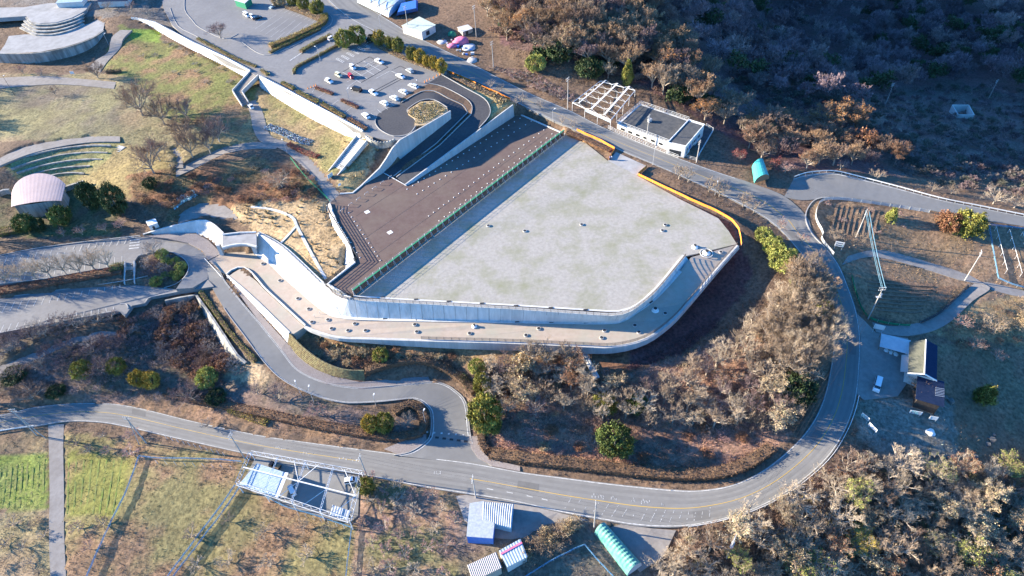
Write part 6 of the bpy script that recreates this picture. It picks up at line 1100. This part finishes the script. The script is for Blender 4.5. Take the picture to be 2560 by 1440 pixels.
for k, (u, v, h, r) in enumerate([(1697,447,5.5,3),(1720,455,5.5,3),(1772,480,6,3.2),(1798,491,6,3.4),(1857,516,5.5,3),(1884,530,5.5,3),(1951,574,4.5,2.4),(2003,610,4.5,2.4)]): tree('cherry', Q(u, v), h, r, 'pink' if k > 5 else 'beige', 'bare pale cherry tree between the gravel yard and the road', group='bare cherry trees on the yard verge', leaf=None, seed=k)
for k, (u, v) in enumerate([(1249,234),(1291,264),(1307,257),(1350,273),(1431,322),(1226,222),(1405,312)]): tree('cherry', Q(u, v), 4.2, 2.3, 'grey', 'thin grey bare tree on the verge of the upper road above the brown asphalt', group='thin bare trees on the upper road verge', seed=k)
for k, (u, v, h, r, c, lf, lb) in enumerate([(1838,288,9.5,6,'beige',None,'big pale bare tree lit by the sun below the ridge wood, tallest one'),(1762,300,7,4.5,'brown','orange','orange leaved tree behind the hall with the roof deck'),(1810,310,7,4.5,'beige',None,'pale bare tree right of the orange leaved one behind the hall'),(1905,330,9,6.5,'brown',None,'brown bare tree in the middle of the sunlit clump by the valley'),(1950,345,8,5.5,'brown',None,'brown bare tree at the lower right of the sunlit clump by the valley'),(2060,325,9,6,'beige','orange','orange tipped tree on the rim of the shaded valley, left one'),(2115,320,9,6,'brown','orange','orange tipped tree on the rim of the shaded valley, right one'),(2020,360,7,5,'purple','rust','rusty purple tree below the orange tipped ones'),(1870,330,6,4,'beige','gold','gold flecked bush tree above the teal tent'),(1658,165,7,5,'brown','orange','orange brown leafy tree at the edge of the ridge wood above the hall'),(1690,210,8,5,'beige',None,'pale bare tree on the slope right of the orange brown one'),(1520,196,7,3.5,'pale',None,'white dead tree behind the bare steel vine frame'),(2482,510,6,4.5,'pale',None,'pale bare tree beside the side road, bigger of two'),(2535,520,5,3.6,'beige',None,'pale bare tree beside the side road, smaller of two'),(2330,478,3.5,2.6,'beige',None,'small pale bush by the guard rail, left one'),(2378,485,3.5,2.6,'beige',None,'small pale bush by the guard rail, right one'),(2190,450,4.5,3,'beige',None,'small straw coloured tree behind the long guard rail'),(1936,420,4,3,'pink','red','pink twigged tree above the teal tent, left one'),(1962,432,4,2.6,'pink',None,'pink twigged tree right of the teal tent'),(2100,425,4,2.4,'pink',None,'pinkish thin tree behind the bend of the guard rail'),(1850,400,4,3,'pink','red','reddish twigged bush left of the teal tent')]): tree('dense' if h > 5 and c != 'pale' else 'cherry', Q(u, v), h * (1.25 if h > 6 else 1), r * (1.25 if h > 6 else 1), c, lb, leaf=lf, seed=k)
for k, (u, v, h, r, c, lb) in enumerate([(2085,600,4,3,'beige','straw coloured bush at the tip of the vegetable plot'),(2110,610,4.5,3,'brown','bare bush behind the white two post sign'),(2135,615,5,3.4,'beige','straw coloured bare tree beside the plot pole'),(2400,815,4,3,'pink','pinkish brown bush below the lane at right'),(2480,830,5,4.5,'beige','pale bare tree in the dry grass at the right edge'),(2430,870,4,3,'purple','thin purple bush in the shaded field'),(2490,900,3,2.4,'pink','pink tinted bush in the shaded field'),(2290,985,5,3.5,'brown','brown bare bush beside the dark lower roof')]): tree('cherry', Q(u, v), h, r, c, lb, seed=k + 40)
for k, (u, v, h, r, c, lb) in enumerate([(262,935,7,5.5,'purple','wide purple bare tree between two green ones by the footpath'),(85,1000,6,5,'brown','wide bare tree above the main road at far left'),(475,1000,7,5.5,'purple','wide purple bare tree above the main road hedge'),(700,1005,5,4,'purple','purple bare tree inside the access road bend, left one'),(800,1040,5,3.6,'pink','pink tinted bare tree below the access road'),(1020,1062,3.6,2.6,'grey','grey bare bush on the planted knoll'),(645,985,4,3.4,'purple','purple bare tree inside the access road bend, upper one'),(520,1068,3,2,'grey','thin bare sapling on the verge of the main road')]): tree('vase' if h > 5 else 'cherry', Q(u, v), h, r, c, lb, seed=k + 60)
# ---- groves
def scatter(poly, n, gap, seed, hard=False):
    r = random.Random(seed); poly = np.array(poly, float); out = []; tries = 0
    while len(out) < n and tries < n * 60:
        tries += 1; u, v = r.uniform(poly[:, 0].min(), poly[:, 0].max()), r.uniform(poly[:, 1].min(), poly[:, 1].max())
        if not pip(np.array([u]), np.array([v]), poly)[0]: continue
        if 1436 < u < 1515 and 855 < v < 965 and abs(u - (1452 + (v - 866) * .5)) < 24: continue
        p = G(u, v); i, j = int((p[0] - GX0) / GS), int((p[1] - GY0) / GS)
        if not (0 <= i < MASK.shape[1] and 0 <= j < MASK.shape[0]) or MASK[max(0, j - 1):j + 2, max(0, i - 1):i + 2].any(): continue
        if all((p[0] - q[0]) ** 2 + (p[1] - q[1]) ** 2 > gap * gap for q in out): out.append(p)
    return out
def grove(poly, n, gap, seed, kinds, label, group, hs=(7, 10), rs=(3, 4.5), leafp=(), cat='tree', name=None):
    r = random.Random(seed + 1)
    for p in scatter(poly, n, gap, seed):
        k, c = r.choice(kinds); lf = None
        for q, w in leafp:
            if r.random() < w: lf = q; break
        tree(k, p, r.uniform(*hs), r.uniform(*rs), c, label if not lf else (label.replace('bare', lf + ' leaved') if 'bare' in label else lf + ' leaved ' + label), cat, group if not lf else group + ' with ' + lf + ' leaves', lf, r.randrange(999), name)
grove([(1215,45),(1250,-20),(1330,-70),(1560,-80),(1640,20),(1690,120),(1790,220),(1830,280),(1760,280),(1640,235),(1570,190),(1500,175),(1420,170),(1330,140),(1250,95)], 92, 4.4, 3, [('dense', 'beige'), ('dense', 'tan'), ('dense', 'tan'), ('dense', 'brown'), ('dense', 'beige'), ('dense', 'purple')], 'bare brown tree in the sunlit wood on the ridge above the upper road', 'trees of the ridge wood', (9.5, 13.5), (5, 7), (('rust', .1), ('orange', .06), ('straw', .06)))
grove([(1215,915),(1450,900),(1500,970),(1600,985),(1700,950),(1800,880),(1880,800),(1935,745),(1965,735),(2040,790),(2060,900),(1990,1030),(1950,1090),(1850,1080),(1650,1060),(1480,1060),(1250,1040)], 84, 3.8, 5, [('wood', 'beige'), ('tall', 'beige'), ('wood', 'pale'), ('wood', 'purple'), ('tall', 'pale'), ('shrub', 'beige')], 'bare tree in the wood on the hill inside the big road bend', 'trees of the hill wood', (5.5, 9), (2.8, 4.2), (('straw', .05), ('cream', .03), ('rust', .06)))
grove([(1900,850),(1945,775),(2010,730),(2062,800),(2068,900),(2010,960),(1930,930)], 34, 2.7, 6, [('vase', 'pale'), ('vase', 'beige'), ('wood', 'beige')], 'tall pale bare tree in the clump beside the right road bend', 'tall bare trees beside the right bend', (10, 13), (4.5, 6))
grove([(1240,1060),(1500,1080),(1900,1060),(1800,1170),(1500,1140),(1240,1120)], 36, 4.2, 7, [('shrub', 'brown'), ('shrub', 'pink'), ('shrub', 'purple')], 'low bare bush on the brown slope at the foot of the wooded hill', 'bushes at the foot of the hill', (1.2, 2.6), (1.4, 2.4), (('rust', .3), ('straw', .1)), 'bush')
grove([(1690,1350),(1840,1330),(1930,1290),(2050,1200),(2130,1130),(2200,1170),(2330,1180),(2600,1150),(2620,1480),(1650,1480)], 118, 4.0, 8, [('wood', 'pale'), ('tall', 'pale'), ('wood', 'beige'), ('vase', 'beige'), ('wood', 'brown'), ('vase', 'pale')], 'pale bare tree in the wood at the bottom right', 'trees of the bottom right wood', (5.5, 9.5), (3.2, 5.2), (('cream', .04), ('lime', .1), ('gold', .05), ('straw', .05), ('rust', .05)))
grove([(2090,1120),(2200,1160),(2150,1250),(2030,1260),(1960,1290),(2040,1200)], 26, 2.6, 9, [('shrub', 'purple'), ('shrub', 'brown')], 'dark low bush on the shaded bank outside the road bend', 'bushes outside the road bend', (1.5, 3), (1.6, 2.8), (('rust', .3),), 'bush')
grove([(400,775),(480,765),(520,830),(580,910),(600,935),(500,940),(420,900),(395,840)], 72, 1.7, 10, [('shrub', 'purple'), ('shrub', 'grey'), ('shrub', 'brown'), ('low', 'purple')], 'bare purple bush in the sunken thicket beside the weathered wall', 'bushes of the sunken thicket', (2, 4), (2, 3), (('rust', .25),), 'bush')
grove([(0,842),(120,820),(300,790),(310,830),(200,850),(0,900)], 22, 3.2, 11, [('cherry', 'grey'), ('cherry', 'purple')], 'grey bare cherry tree on the bank below the lower left car park', 'bare cherries below the left car park', (3.5, 5), (2.6, 3.8))
grove([(0,880),(180,845),(300,815),(340,850),(280,880),(100,930),(0,960)], 18, 3.4, 12, [('cherry', 'grey'), ('shrub', 'purple'), ('cherry', 'purple')], 'grey bare cherry tree along the footpath at the left edge', 'bare cherries along the left footpath', (3, 5), (2.6, 3.6))
grove([(310,800),(390,770),(420,860),(380,900),(310,870)], 14, 2.8, 13, [('shrub', 'purple'), ('shrub', 'grey')], 'bare bush on the bank left of the sunken thicket', 'bushes left of the sunken thicket', (1.6, 3), (1.8, 2.6), (('rust', .2),), 'bush')
grove([(350,645),(420,640),(455,665),(430,700),(360,705)], 16, 2.2, 14, [('shrub', 'purple'), ('shrub', 'grey')], 'bare purple bush on the planted island between the left car parks', 'bare bushes on the planted island', (1.2, 2.2), (1.6, 2.2), cat='bush')
grove([(920,1200),(1120,1235),(1150,1330),(1140,1440),(890,1440),(905,1330)], 34, 4.0, 15, [('low', 'pink'), ('low', 'pink'), ('low', 'pale')], 'low pinkish bare fruit tree in the orchard beside the silver shed', 'fruit trees of the pink orchard', (2.4, 3.8), (2, 3))
grove([(1200,165),(1260,175),(1330,190),(1430,250),(1440,280),(1330,240),(1240,215)], 64, 2.3, 16, [('low', 'purple'), ('low', 'pink')], 'low purple bare vine in the vineyard beside the upper road', 'vines beside the upper road', (1.6, 2.2), (2, 2.8), cat='vine')
grove([(470,1330),(620,1280),(860,1330),(850,1440),(480,1440)], 9, 7, 17, [('low', 'pale'), ('low', 'beige')], 'thin bare fruit tree in the dry field below the truss frame', 'fruit trees of the dry field', (2.4, 3.6), (2, 3))
grove([(170,1085),(340,1085),(330,1140),(170,1130),(165,1290),(290,1300),(200,1440),(165,1440)], 12, 5, 18, [('low', 'pink'), ('low', 'brown')], 'low bare fruit tree between the farm track and the blue netting', 'fruit trees beside the farm track', (2, 3), (1.8, 2.8))
grove([(0,1290),(110,1290),(115,1440),(0,1440)], 10, 5, 19, [('low', 'beige'), ('shrub', 'beige')], 'straw coloured bare bush left of the farm track', 'bushes left of the farm track', (1.4, 2.6), (1.8, 2.6), cat='bush')
grove([(1320,1360),(1420,1300),(1440,1310),(1410,1360),(1340,1400),(1310,1420)], 14, 1.8, 20, [('shrub', 'beige'), ('shrub', 'brown')], 'straw brown bush in the line beside the pale blue roofed shed', 'bushes beside the pale blue roofed shed', (2, 3.4), (1.4, 2.2), (('straw', .4),), 'bush')
grove([(560,440),(690,400),(800,450),(800,500),(650,510),(450,540),(340,500),(440,440)], 44, 3.0, 21, [('shrub', 'brown'), ('shrub', 'pink'), ('shrub', 'purple')], 'low bare bush on the rusty leaf slope below the park path', 'bushes on the rusty leaf slope', (1, 2.2), (1.4, 2.4), (('rust', .35), ('straw', .1)), 'bush')
grove([(880,880),(970,870),(1150,885),(1180,905),(1100,895),(960,900),(900,920),(800,890),(760,850)], 26, 2.2, 22, [('shrub', 'beige'), ('shrub', 'brown')], 'dry straw bush on the bank below the terrace wall', 'bushes on the bank below the terrace', (.9, 1.6), (1.2, 1.9), (('straw', .4), ('rust', .2)), 'bush')
grove([(2060,505),(2300,535),(2310,600),(2200,610),(2080,570)], 10, 4, 23, [('low', 'pink'), ('shrub', 'beige')], 'small bare bush in the vegetable plot between the roads', 'bushes in the vegetable plot', (1, 2), (1.2, 2), cat='bush')
grove([(2330,800),(2560,740),(2560,860),(2420,880)], 22, 3.2, 24, [('shrub', 'beige'), ('shrub', 'brown')], 'straw coloured bush on the dry slope at the right edge', 'bushes on the right dry slope', (1, 2.4), (1.4, 2.4), (('straw', .3),), 'bush')
grove([(1200,920),(1440,890),(1460,960),(1300,1000),(1200,990)], 30, 2.4, 25, [('shrub', 'beige'), ('shrub', 'brown')], 'dry brown bush on the slope just below the terrace wall', 'bushes on the slope below the terrace', (1.2, 2.4), (1.4, 2.4), (('straw', .3), ('rust', .3)), 'bush')
grove([(450,30),(330,150),(430,200),(600,215),(620,190),(480,125)], 12, 5, 26, [('low', 'pale'), ('shrub', 'grey')], 'pale little bare shrub on the green slope under the white wall', 'shrubs on the green slope', (1, 1.8), (1.2, 2), cat='bush')
grove([(1830,300),(2000,330),(2150,330),(2260,420),(2100,425),(1990,425),(1860,400)], 34, 5.0, 27, [('dense', 'brown'), ('shrub', 'purple'), ('dense', 'tan'), ('dense', 'beige')], 'bare brown tree on the slope between the side road and the shaded valley', 'trees of the valley slope', (6, 10), (4, 6), (('rust', .2), ('orange', .06), ('gold', .05)))

for k, (u, v) in enumerate([(-70,215),(-120,250),(-150,290),(-90,310),(-170,345),(-60,600),(-110,640),(-60,690),(-130,740),(-60,1000),(-110,1020)]): tree('vase', G(u, v), 11, 6, 'brown', 'bare tree just beyond the left edge whose long shadow crosses the lawn', group='bare trees beyond the left edge', seed=k + 90)

hedge('dark red low bushes beside the path below the white wall', GSP([(722,362),(748,376),(775,388),(797,394)]), 2.0, 1.0, (.3, .05, .045), 26, cat='bush')
hedge('pale bluish stone rip rap strip below the white retaining wall', GSP([(668,318),(700,328),(735,345),(776,358)]), 3.0, .35, (.42, .47, .5), 26, 'stone_strip', cat='stones', size=.5)
hedge('pale blue plastic sheet debris on the rusty leaf slope', GSP([(432,516),(455,500),(485,484)]), 3.4, .2, (.4, .55, .58), 12, 'sheet_debris', cat='debris', size=.7)
rk = np.random.RandomState(77); rv = rk.normal(size=(20, 3)); rv /= np.linalg.norm(rv, axis=1)[:, None]
import bmesh
bm_ = bmesh.new(); [bm_.verts.new(q * (.7, .55, .4)) for q in rv]; bmesh.ops.convex_hull(bm_, input=bm_.verts); rock_me = bpy.data.meshes.new('rock'); bm_.to_mesh(rock_me)
for k, (u, v) in enumerate([(2350,985),(2362,993),(2374,1002),(2484,1088),(2470,1112),(2416,1142),(2388,1147),(2375,1146),(2334,1136),(2240,1125),(2438,1143),(2480,1100),(2210,1095),(2300,1128)]):
    o = link('rock', rock_me, mat('grey_stone', (.15, .145, .135), (.1, .097, .09), 2)); o.location = G(u, v); o.rotation_euler.z = k; o.scale = (1.1 + .5 * (k % 3),) * 3; tag(o, 'grey boulder in the line edging the shaded gravel lot by the farm house', 'rock', 'boulders edging the gravel lot')
cl = np.random.RandomState(12)
for k in range(16):
    u, v = cl.uniform(1105, 1185), 0; v = 92 + (u - 1105) * .55 + cl.uniform(-8, 16); o = MB().box((0, 0, 0), cl.uniform(.5, 1.6), cl.uniform(.4, 1.1), cl.uniform(.3, 1.2)).obj('scrap_box', (M_sheet, M_bluet, M_steel, M_wood, M_conc)[k % 5]); o.location = Q(u, v); o.rotation_euler.z = cl.uniform(0, 3); tag(o, '%s box in the clutter around the pink tarpaulins' % ('pale', 'blue', 'grey steel', 'brown wooden', 'grey concrete')[k % 5], 'box', '%s boxes in the roadside clutter' % ('pale', 'blue', 'steel', 'wooden', 'concrete')[k % 5])
grove([(1965,705),(2030,690),(2064,800),(2066,850),(2030,830),(1995,770)], 14, 2.5, 28, [('dense', 'beige'), ('vase', 'beige'), ('dense', 'tan')], 'slim bare tree at the edge of the right road bend', 'slim bare trees edging the right bend', (9, 12), (3.4, 4.6))
# ------------------------------------------------------------------ uncountable growth
def merged(name, pts, makers, seed, label, cat, smin, smax):
    """one mass of many copies of the given leaf/twig triangle sets"""
    r = np.random.RandomState(seed); VV_, CC_ = [], []
    for p in pts:
        V, C = makers[r.randint(len(makers))]; a = r.uniform(0, 6.28); s = r.uniform(smin, smax); ca, sa = math.cos(a) * s, math.sin(a) * s; X = V.copy(); X[..., 0] = V[..., 0] * ca - V[..., 1] * sa; X[..., 1] = V[..., 0] * sa + V[..., 1] * ca; X[..., 2] = V[..., 2] * s * r.uniform(.85, 1.15)
        VV_.append(X + np.asarray(p)); CC_.append(C * r.uniform(.75, 1.25))
    V = np.concatenate(VV_); C = np.clip(np.concatenate(CC_), 0, 1); o = link(name, leafmesh(name, V, C), M_leaf['g']); tag(o, label, cat, None, 'stuff'); return o
def tset(kind, var, col, leaf=None, keep=1.0, fat=1.0):
    tm, cm, tips, T = bare_proto(kind, var, 'beige'); r = np.random.RandomState(var); T = T[r.rand(len(T)) < keep] if keep < 1 else T; m = (T[:, :1] + T[:, 1:2]) / 2; T = np.concatenate([m + (T[:, :2] - m) * fat, T[:, 2:]], 1); C = np.array(col)[None] * r.uniform(.7, 1.3, (len(T), 1))
    if leaf: V, C2 = leaves(tips[r.permutation(len(tips))[:300]], 4, .2, .5, LEAFC[leaf], var); T = np.concatenate([T, V]); C = np.concatenate([C, C2])
    return T, C
pts = scatter([(1640,10),(1700,-50),(2640,-60),(2640,225),(2540,235),(2420,212),(2290,225),(2170,270),(2040,270),(1960,250),(1850,215),(1730,130)], 430, 4.6, 31)
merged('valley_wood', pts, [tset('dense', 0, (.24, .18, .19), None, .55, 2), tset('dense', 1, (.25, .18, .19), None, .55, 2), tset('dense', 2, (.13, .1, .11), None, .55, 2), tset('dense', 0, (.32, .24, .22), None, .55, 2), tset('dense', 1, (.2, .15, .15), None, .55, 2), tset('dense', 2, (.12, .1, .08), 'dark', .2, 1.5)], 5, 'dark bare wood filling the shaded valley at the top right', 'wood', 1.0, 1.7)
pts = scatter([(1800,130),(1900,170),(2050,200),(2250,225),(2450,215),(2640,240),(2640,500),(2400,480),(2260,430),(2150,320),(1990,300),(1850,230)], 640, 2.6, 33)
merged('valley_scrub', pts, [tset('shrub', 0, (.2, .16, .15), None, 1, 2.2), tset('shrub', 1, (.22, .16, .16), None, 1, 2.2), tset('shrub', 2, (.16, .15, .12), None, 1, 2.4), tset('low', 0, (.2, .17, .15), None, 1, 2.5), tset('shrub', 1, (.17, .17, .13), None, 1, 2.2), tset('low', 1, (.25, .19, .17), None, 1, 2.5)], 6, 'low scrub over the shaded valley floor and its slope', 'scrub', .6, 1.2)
def tufts(name, n, h, w, blades, label, cat, pick, seed, gain=1.1, lean=.5, clump=0.0):
    """short blades all over the ground cells that pick() allows, tinted like the soil they grow from"""
    r = np.random.RandomState(seed); ok = pick & ~MASK & (UU > -60) & (UU < 2620) & (VV > -60) & (VV < 1500); jj, ii = np.where(ok)
    pr = (1.0 / np.maximum(60, np.hypot(XX[ok], YY[ok])) ** 1.0) * (1 + clump * (n2[ok] - .5) * 4).clip(.05); s = r.choice(len(jj), min(n, len(jj) * 6), p=pr / pr.sum()); x = XX[jj[s], ii[s]] + r.uniform(-.6, .6, len(s)); y = YY[jj[s], ii[s]] + r.uniform(-.6, .6, len(s)); z = ZG[jj[s], ii[s]]
    c = np.stack([x, y, z - .05], 1); c = np.repeat(c, blades, 0); m = len(c); a = r.uniform(0, 6.28, m); hh = h * r.uniform(.5, 1.4, m); L = r.normal(size=(m, 2)) * lean; side = np.stack([np.cos(a), np.sin(a), 0 * a], 1) * w; base = c + np.stack([r.normal(size=m), r.normal(size=m), 0 * a], 1) * .25; tip = base + np.stack([L[:, 0] * hh, L[:, 1] * hh, hh], 1)
    V = np.stack([base - side, base + side, tip], 1); C = np.repeat(GC[jj[s], ii[s]], blades, 0) * gain * r.uniform(.6, 1.45, (m, 1)) * (1 + r.normal(size=(m, 3)) * .06)
    o = link(name, leafmesh(name, V, np.clip(C, 0, 1)), M_leaf['g']); tag(o, label, cat, None, 'stuff')
_lum = GC.sum(-1); _grn = GC[..., 1] / (GC[..., 0] + 1e-6)
_wood = pip(UU, VV, [(1200,950),(1500,950),(1900,740),(2060,740),(2060,950),(1850,1190),(1230,1150)]) | pip(UU, VV, [(1650,1330),(2050,1180),(2600,1150),(2600,1500),(1600,1500)]) | pip(UU, VV, [(1200,-60),(1600,-60),(1850,300),(1300,180)]) | pip(UU, VV, [(330,430),(800,430),(800,510),(330,560)])
_flat = pip(UU, VV, [(-100,180),(300,180),(400,300),(300,345),(-100,420)]) | pip(UU, VV, [(1450,865),(1580,862),(1700,800),(1850,612),(1895,640),(1800,800),(1640,900),(1560,960),(1470,960)])
tufts('dry_grass', 60000, .32, .07, 3, 'dry grass and weeds covering the open ground', 'grass', ~_wood & ~_flat, 1, 1.12, .7, .8)
tufts('undergrowth', 44000, .55, .06, 4, 'brown undergrowth and fallen leaves below the trees', 'undergrowth', _wood, 2, 1.15, .8, .6)
# reedy clumps of pampas like grass on the sandy banks
pp = []
for poly, n in (([(640,520),(760,500),(820,520),(800,600),(700,590),(600,545)], 22), ([(860,350),(950,370),(930,420),(850,470)], 26), ([(1150,195),(1280,250),(1270,265),(1200,320),(1225,270)], 46), ([(590,520),(640,500),(700,545),(650,560),(600,560)], 26), ([(1020,275),(1085,254),(1115,272),(1050,310)], 60), ([(755,830),(870,845),(960,855),(960,890),(850,900)], 60), ([(800,600),(880,650),(830,700),(760,620)], 14)):
    if n in (60,) and poly[0][0] == 1020: pp += [P(random.Random(i).uniform(1026, 1112), random.Random(i + 99).uniform(258, 300), 8.2) for i in range(0)]
    else: pp += scatter(poly, n, 1.1, n)
r_ = np.random.RandomState(8); m = 40; a = r_.uniform(0, 6.28, m); q = np.stack([np.cos(a), np.sin(a)], 1); hh = r_.uniform(.5, 1.1, m); b = np.c_[q * .12, np.zeros(m)]; tp = np.c_[q * hh[:, None] * .7, hh]; sd_ = np.c_[-q[:, 1], q[:, 0], np.zeros(m)] * .05; V0 = np.stack([b - sd_, b + sd_, tp], 1)
merged('straw_grass', pp, [(V0, np.array([(.4, .31, .17)]) * r_.uniform(.7, 1.25, (m, 1))), (V0 * (1, 1, .8), np.array([(.33, .26, .13)]) * r_.uniform(.7, 1.25, (m, 1)))], 9, 'clumps of tall straw coloured grass on the sandy banks', 'grass', .8, 1.6)
bed = [P(u, v, 8.22) for u, v in [(r_.uniform(1022, 1114), r_.uniform(255, 312)) for _ in range(900)]]
_poly = [(1021,277),(1052,256),(1085,254),(1115,271),(1112,278),(1060,309),(1038,311),(1040,298),(1024,287)]
bed = [b_ for b_ in bed if pip(*[np.array([x]) for x in proj(b_)], _poly)[0]]
merged('bed_grass', bed, [(V0 * (.6, .6, .5), np.array([(.42, .33, .17)]) * r_.uniform(.7, 1.25, (m, 1))), (V0 * (.6, .6, .45), np.array([(.36, .3, .14)]) * r_.uniform(.7, 1.25, (m, 1)))], 10, 'straw coloured grass in the raised bed by the turning circle', 'grass', .7, 1.2)

pts = scatter([(1200,60),(1330,-60),(1560,-70),(1700,120),(1830,290),(1700,265),(1570,200),(1420,180),(1300,130)], 190, 2.6, 41)
merged('ridge_underbrush', pts, [tset('shrub', 0, (.28, .2, .14), None, 1, 2), tset('shrub', 1, (.22, .15, .11), None, 1, 2), tset('shrub', 2, (.2, .17, .1), 'dark', .6, 1.8), tset('shrub', 1, (.3, .2, .15), None, 1, 2)], 11, 'brown underbrush between the trees of the ridge wood', 'underbrush', .9, 1.7)
pts = scatter([(0,840),(300,790),(400,760),(480,800),(560,930),(520,985),(300,1005),(0,1010)], 170, 2.4, 42)
merged('bank_underbrush', pts, [tset('shrub', 0, (.24, .185, .165), None, .8, 1.3), tset('shrub', 1, (.28, .22, .2), None, .8, 1.3), tset('shrub', 2, (.2, .15, .13), None, .8, 1.3)], 12, 'grey brown underbrush on the bank above the main road', 'underbrush', .4, .8)
pts = scatter([(1215,925),(1450,910),(1620,960),(1830,850),(1960,750),(2060,880),(1930,1090),(1480,1070),(1240,1050)], 190, 2.6, 43)
merged('hill_underbrush', pts, [tset('shrub', 0, (.33, .235, .18), None, .8, 1.2), tset('shrub', 1, (.24, .165, .14), None, .8, 1.2), tset('shrub', 2, (.3, .24, .16), None, .8, 1.2)], 13, 'thin brown underbrush between the bare trees of the hill wood', 'underbrush', .5, .9)

pts = scatter([(1225,20),(1330,-70),(1560,-75),(1680,60),(1720,150),(1640,190),(1540,150),(1420,130),(1300,90)], 85, 4.2, 44)
merged('ridge_wood', pts, [tset('dense', 0, (.33, .24, .16), None, .6, 1.5), tset('dense', 1, (.27, .19, .13), None, .6, 1.5), tset('dense', 2, (.34, .23, .14), None, .6, 1.5), tset('dense', 1, (.24, .17, .145), None, .6, 1.5)], 14, 'dense brown crowns filling the middle of the ridge wood', 'wood', .9, 1.35)

pts = scatter([(1680,1360),(1930,1300),(2080,1200),(2250,1180),(2600,1170),(2600,1480),(1650,1480)], 230, 2.6, 45)
merged('slope_underbrush', pts, [tset('shrub', 0, (.42, .33, .22), None, .8, 1.2), tset('shrub', 1, (.36, .27, .18), None, .8, 1.2), tset('shrub', 2, (.38, .33, .16), None, .8, 1.2), tset('shrub', 1, (.3, .2, .15), None, .8, 1.2)], 15, 'straw coloured underbrush between the trees at the bottom right', 'underbrush', .6, 1.1)
# furrows and beds of the plots
M_fur = mat('ridged_soil', (.22, .15, .1), (.15, .1, .07), 2, bump=.5); M_crop = mat('crop_green', (.2, .26, .05), (.24, .22, .08), .6, bump=.6)
mb = MB()
for k in range(9): mb.bar(GSP([(2095 + k * 13, 512 + k * 2), (2085 + k * 13, 548 + k * 2), (2078 + k * 13, 580 + k * 2)]) - (0, 0, .05), .5, .25)
for k in range(8): mb.bar(GSP([(2165 + k * 4, 705 + k * 10), (2260 + k * 2, 712 + k * 10), (2330 - k * 4, 716 + k * 9)]) - (0, 0, .05), .55, .25)
tag(mb.obj('furrow', M_fur), 'low brown furrows of the bare plots at the right', 'furrows', None, 'stuff')
mb = MB()
for k in range(9): mb.bar(GSP([(2 + k * 13.5, 1168 - k * 2.5), (-4 + k * 14, 1220 - k), (-10 + k * 14.6, 1270)]) - (0, 0, .06), .5, .1)
for k in range(8): mb.bar(GSP([(172 + k * 19, 1150), (170 + k * 17.5, 1220), (168 + k * 16, 1285)]) - (0, 0, .06), .4, .09)
tag(mb.obj('crop_row', M_crop), 'green crop rows in the small plots on both sides of the farm track', 'crop rows', None, 'stuff')
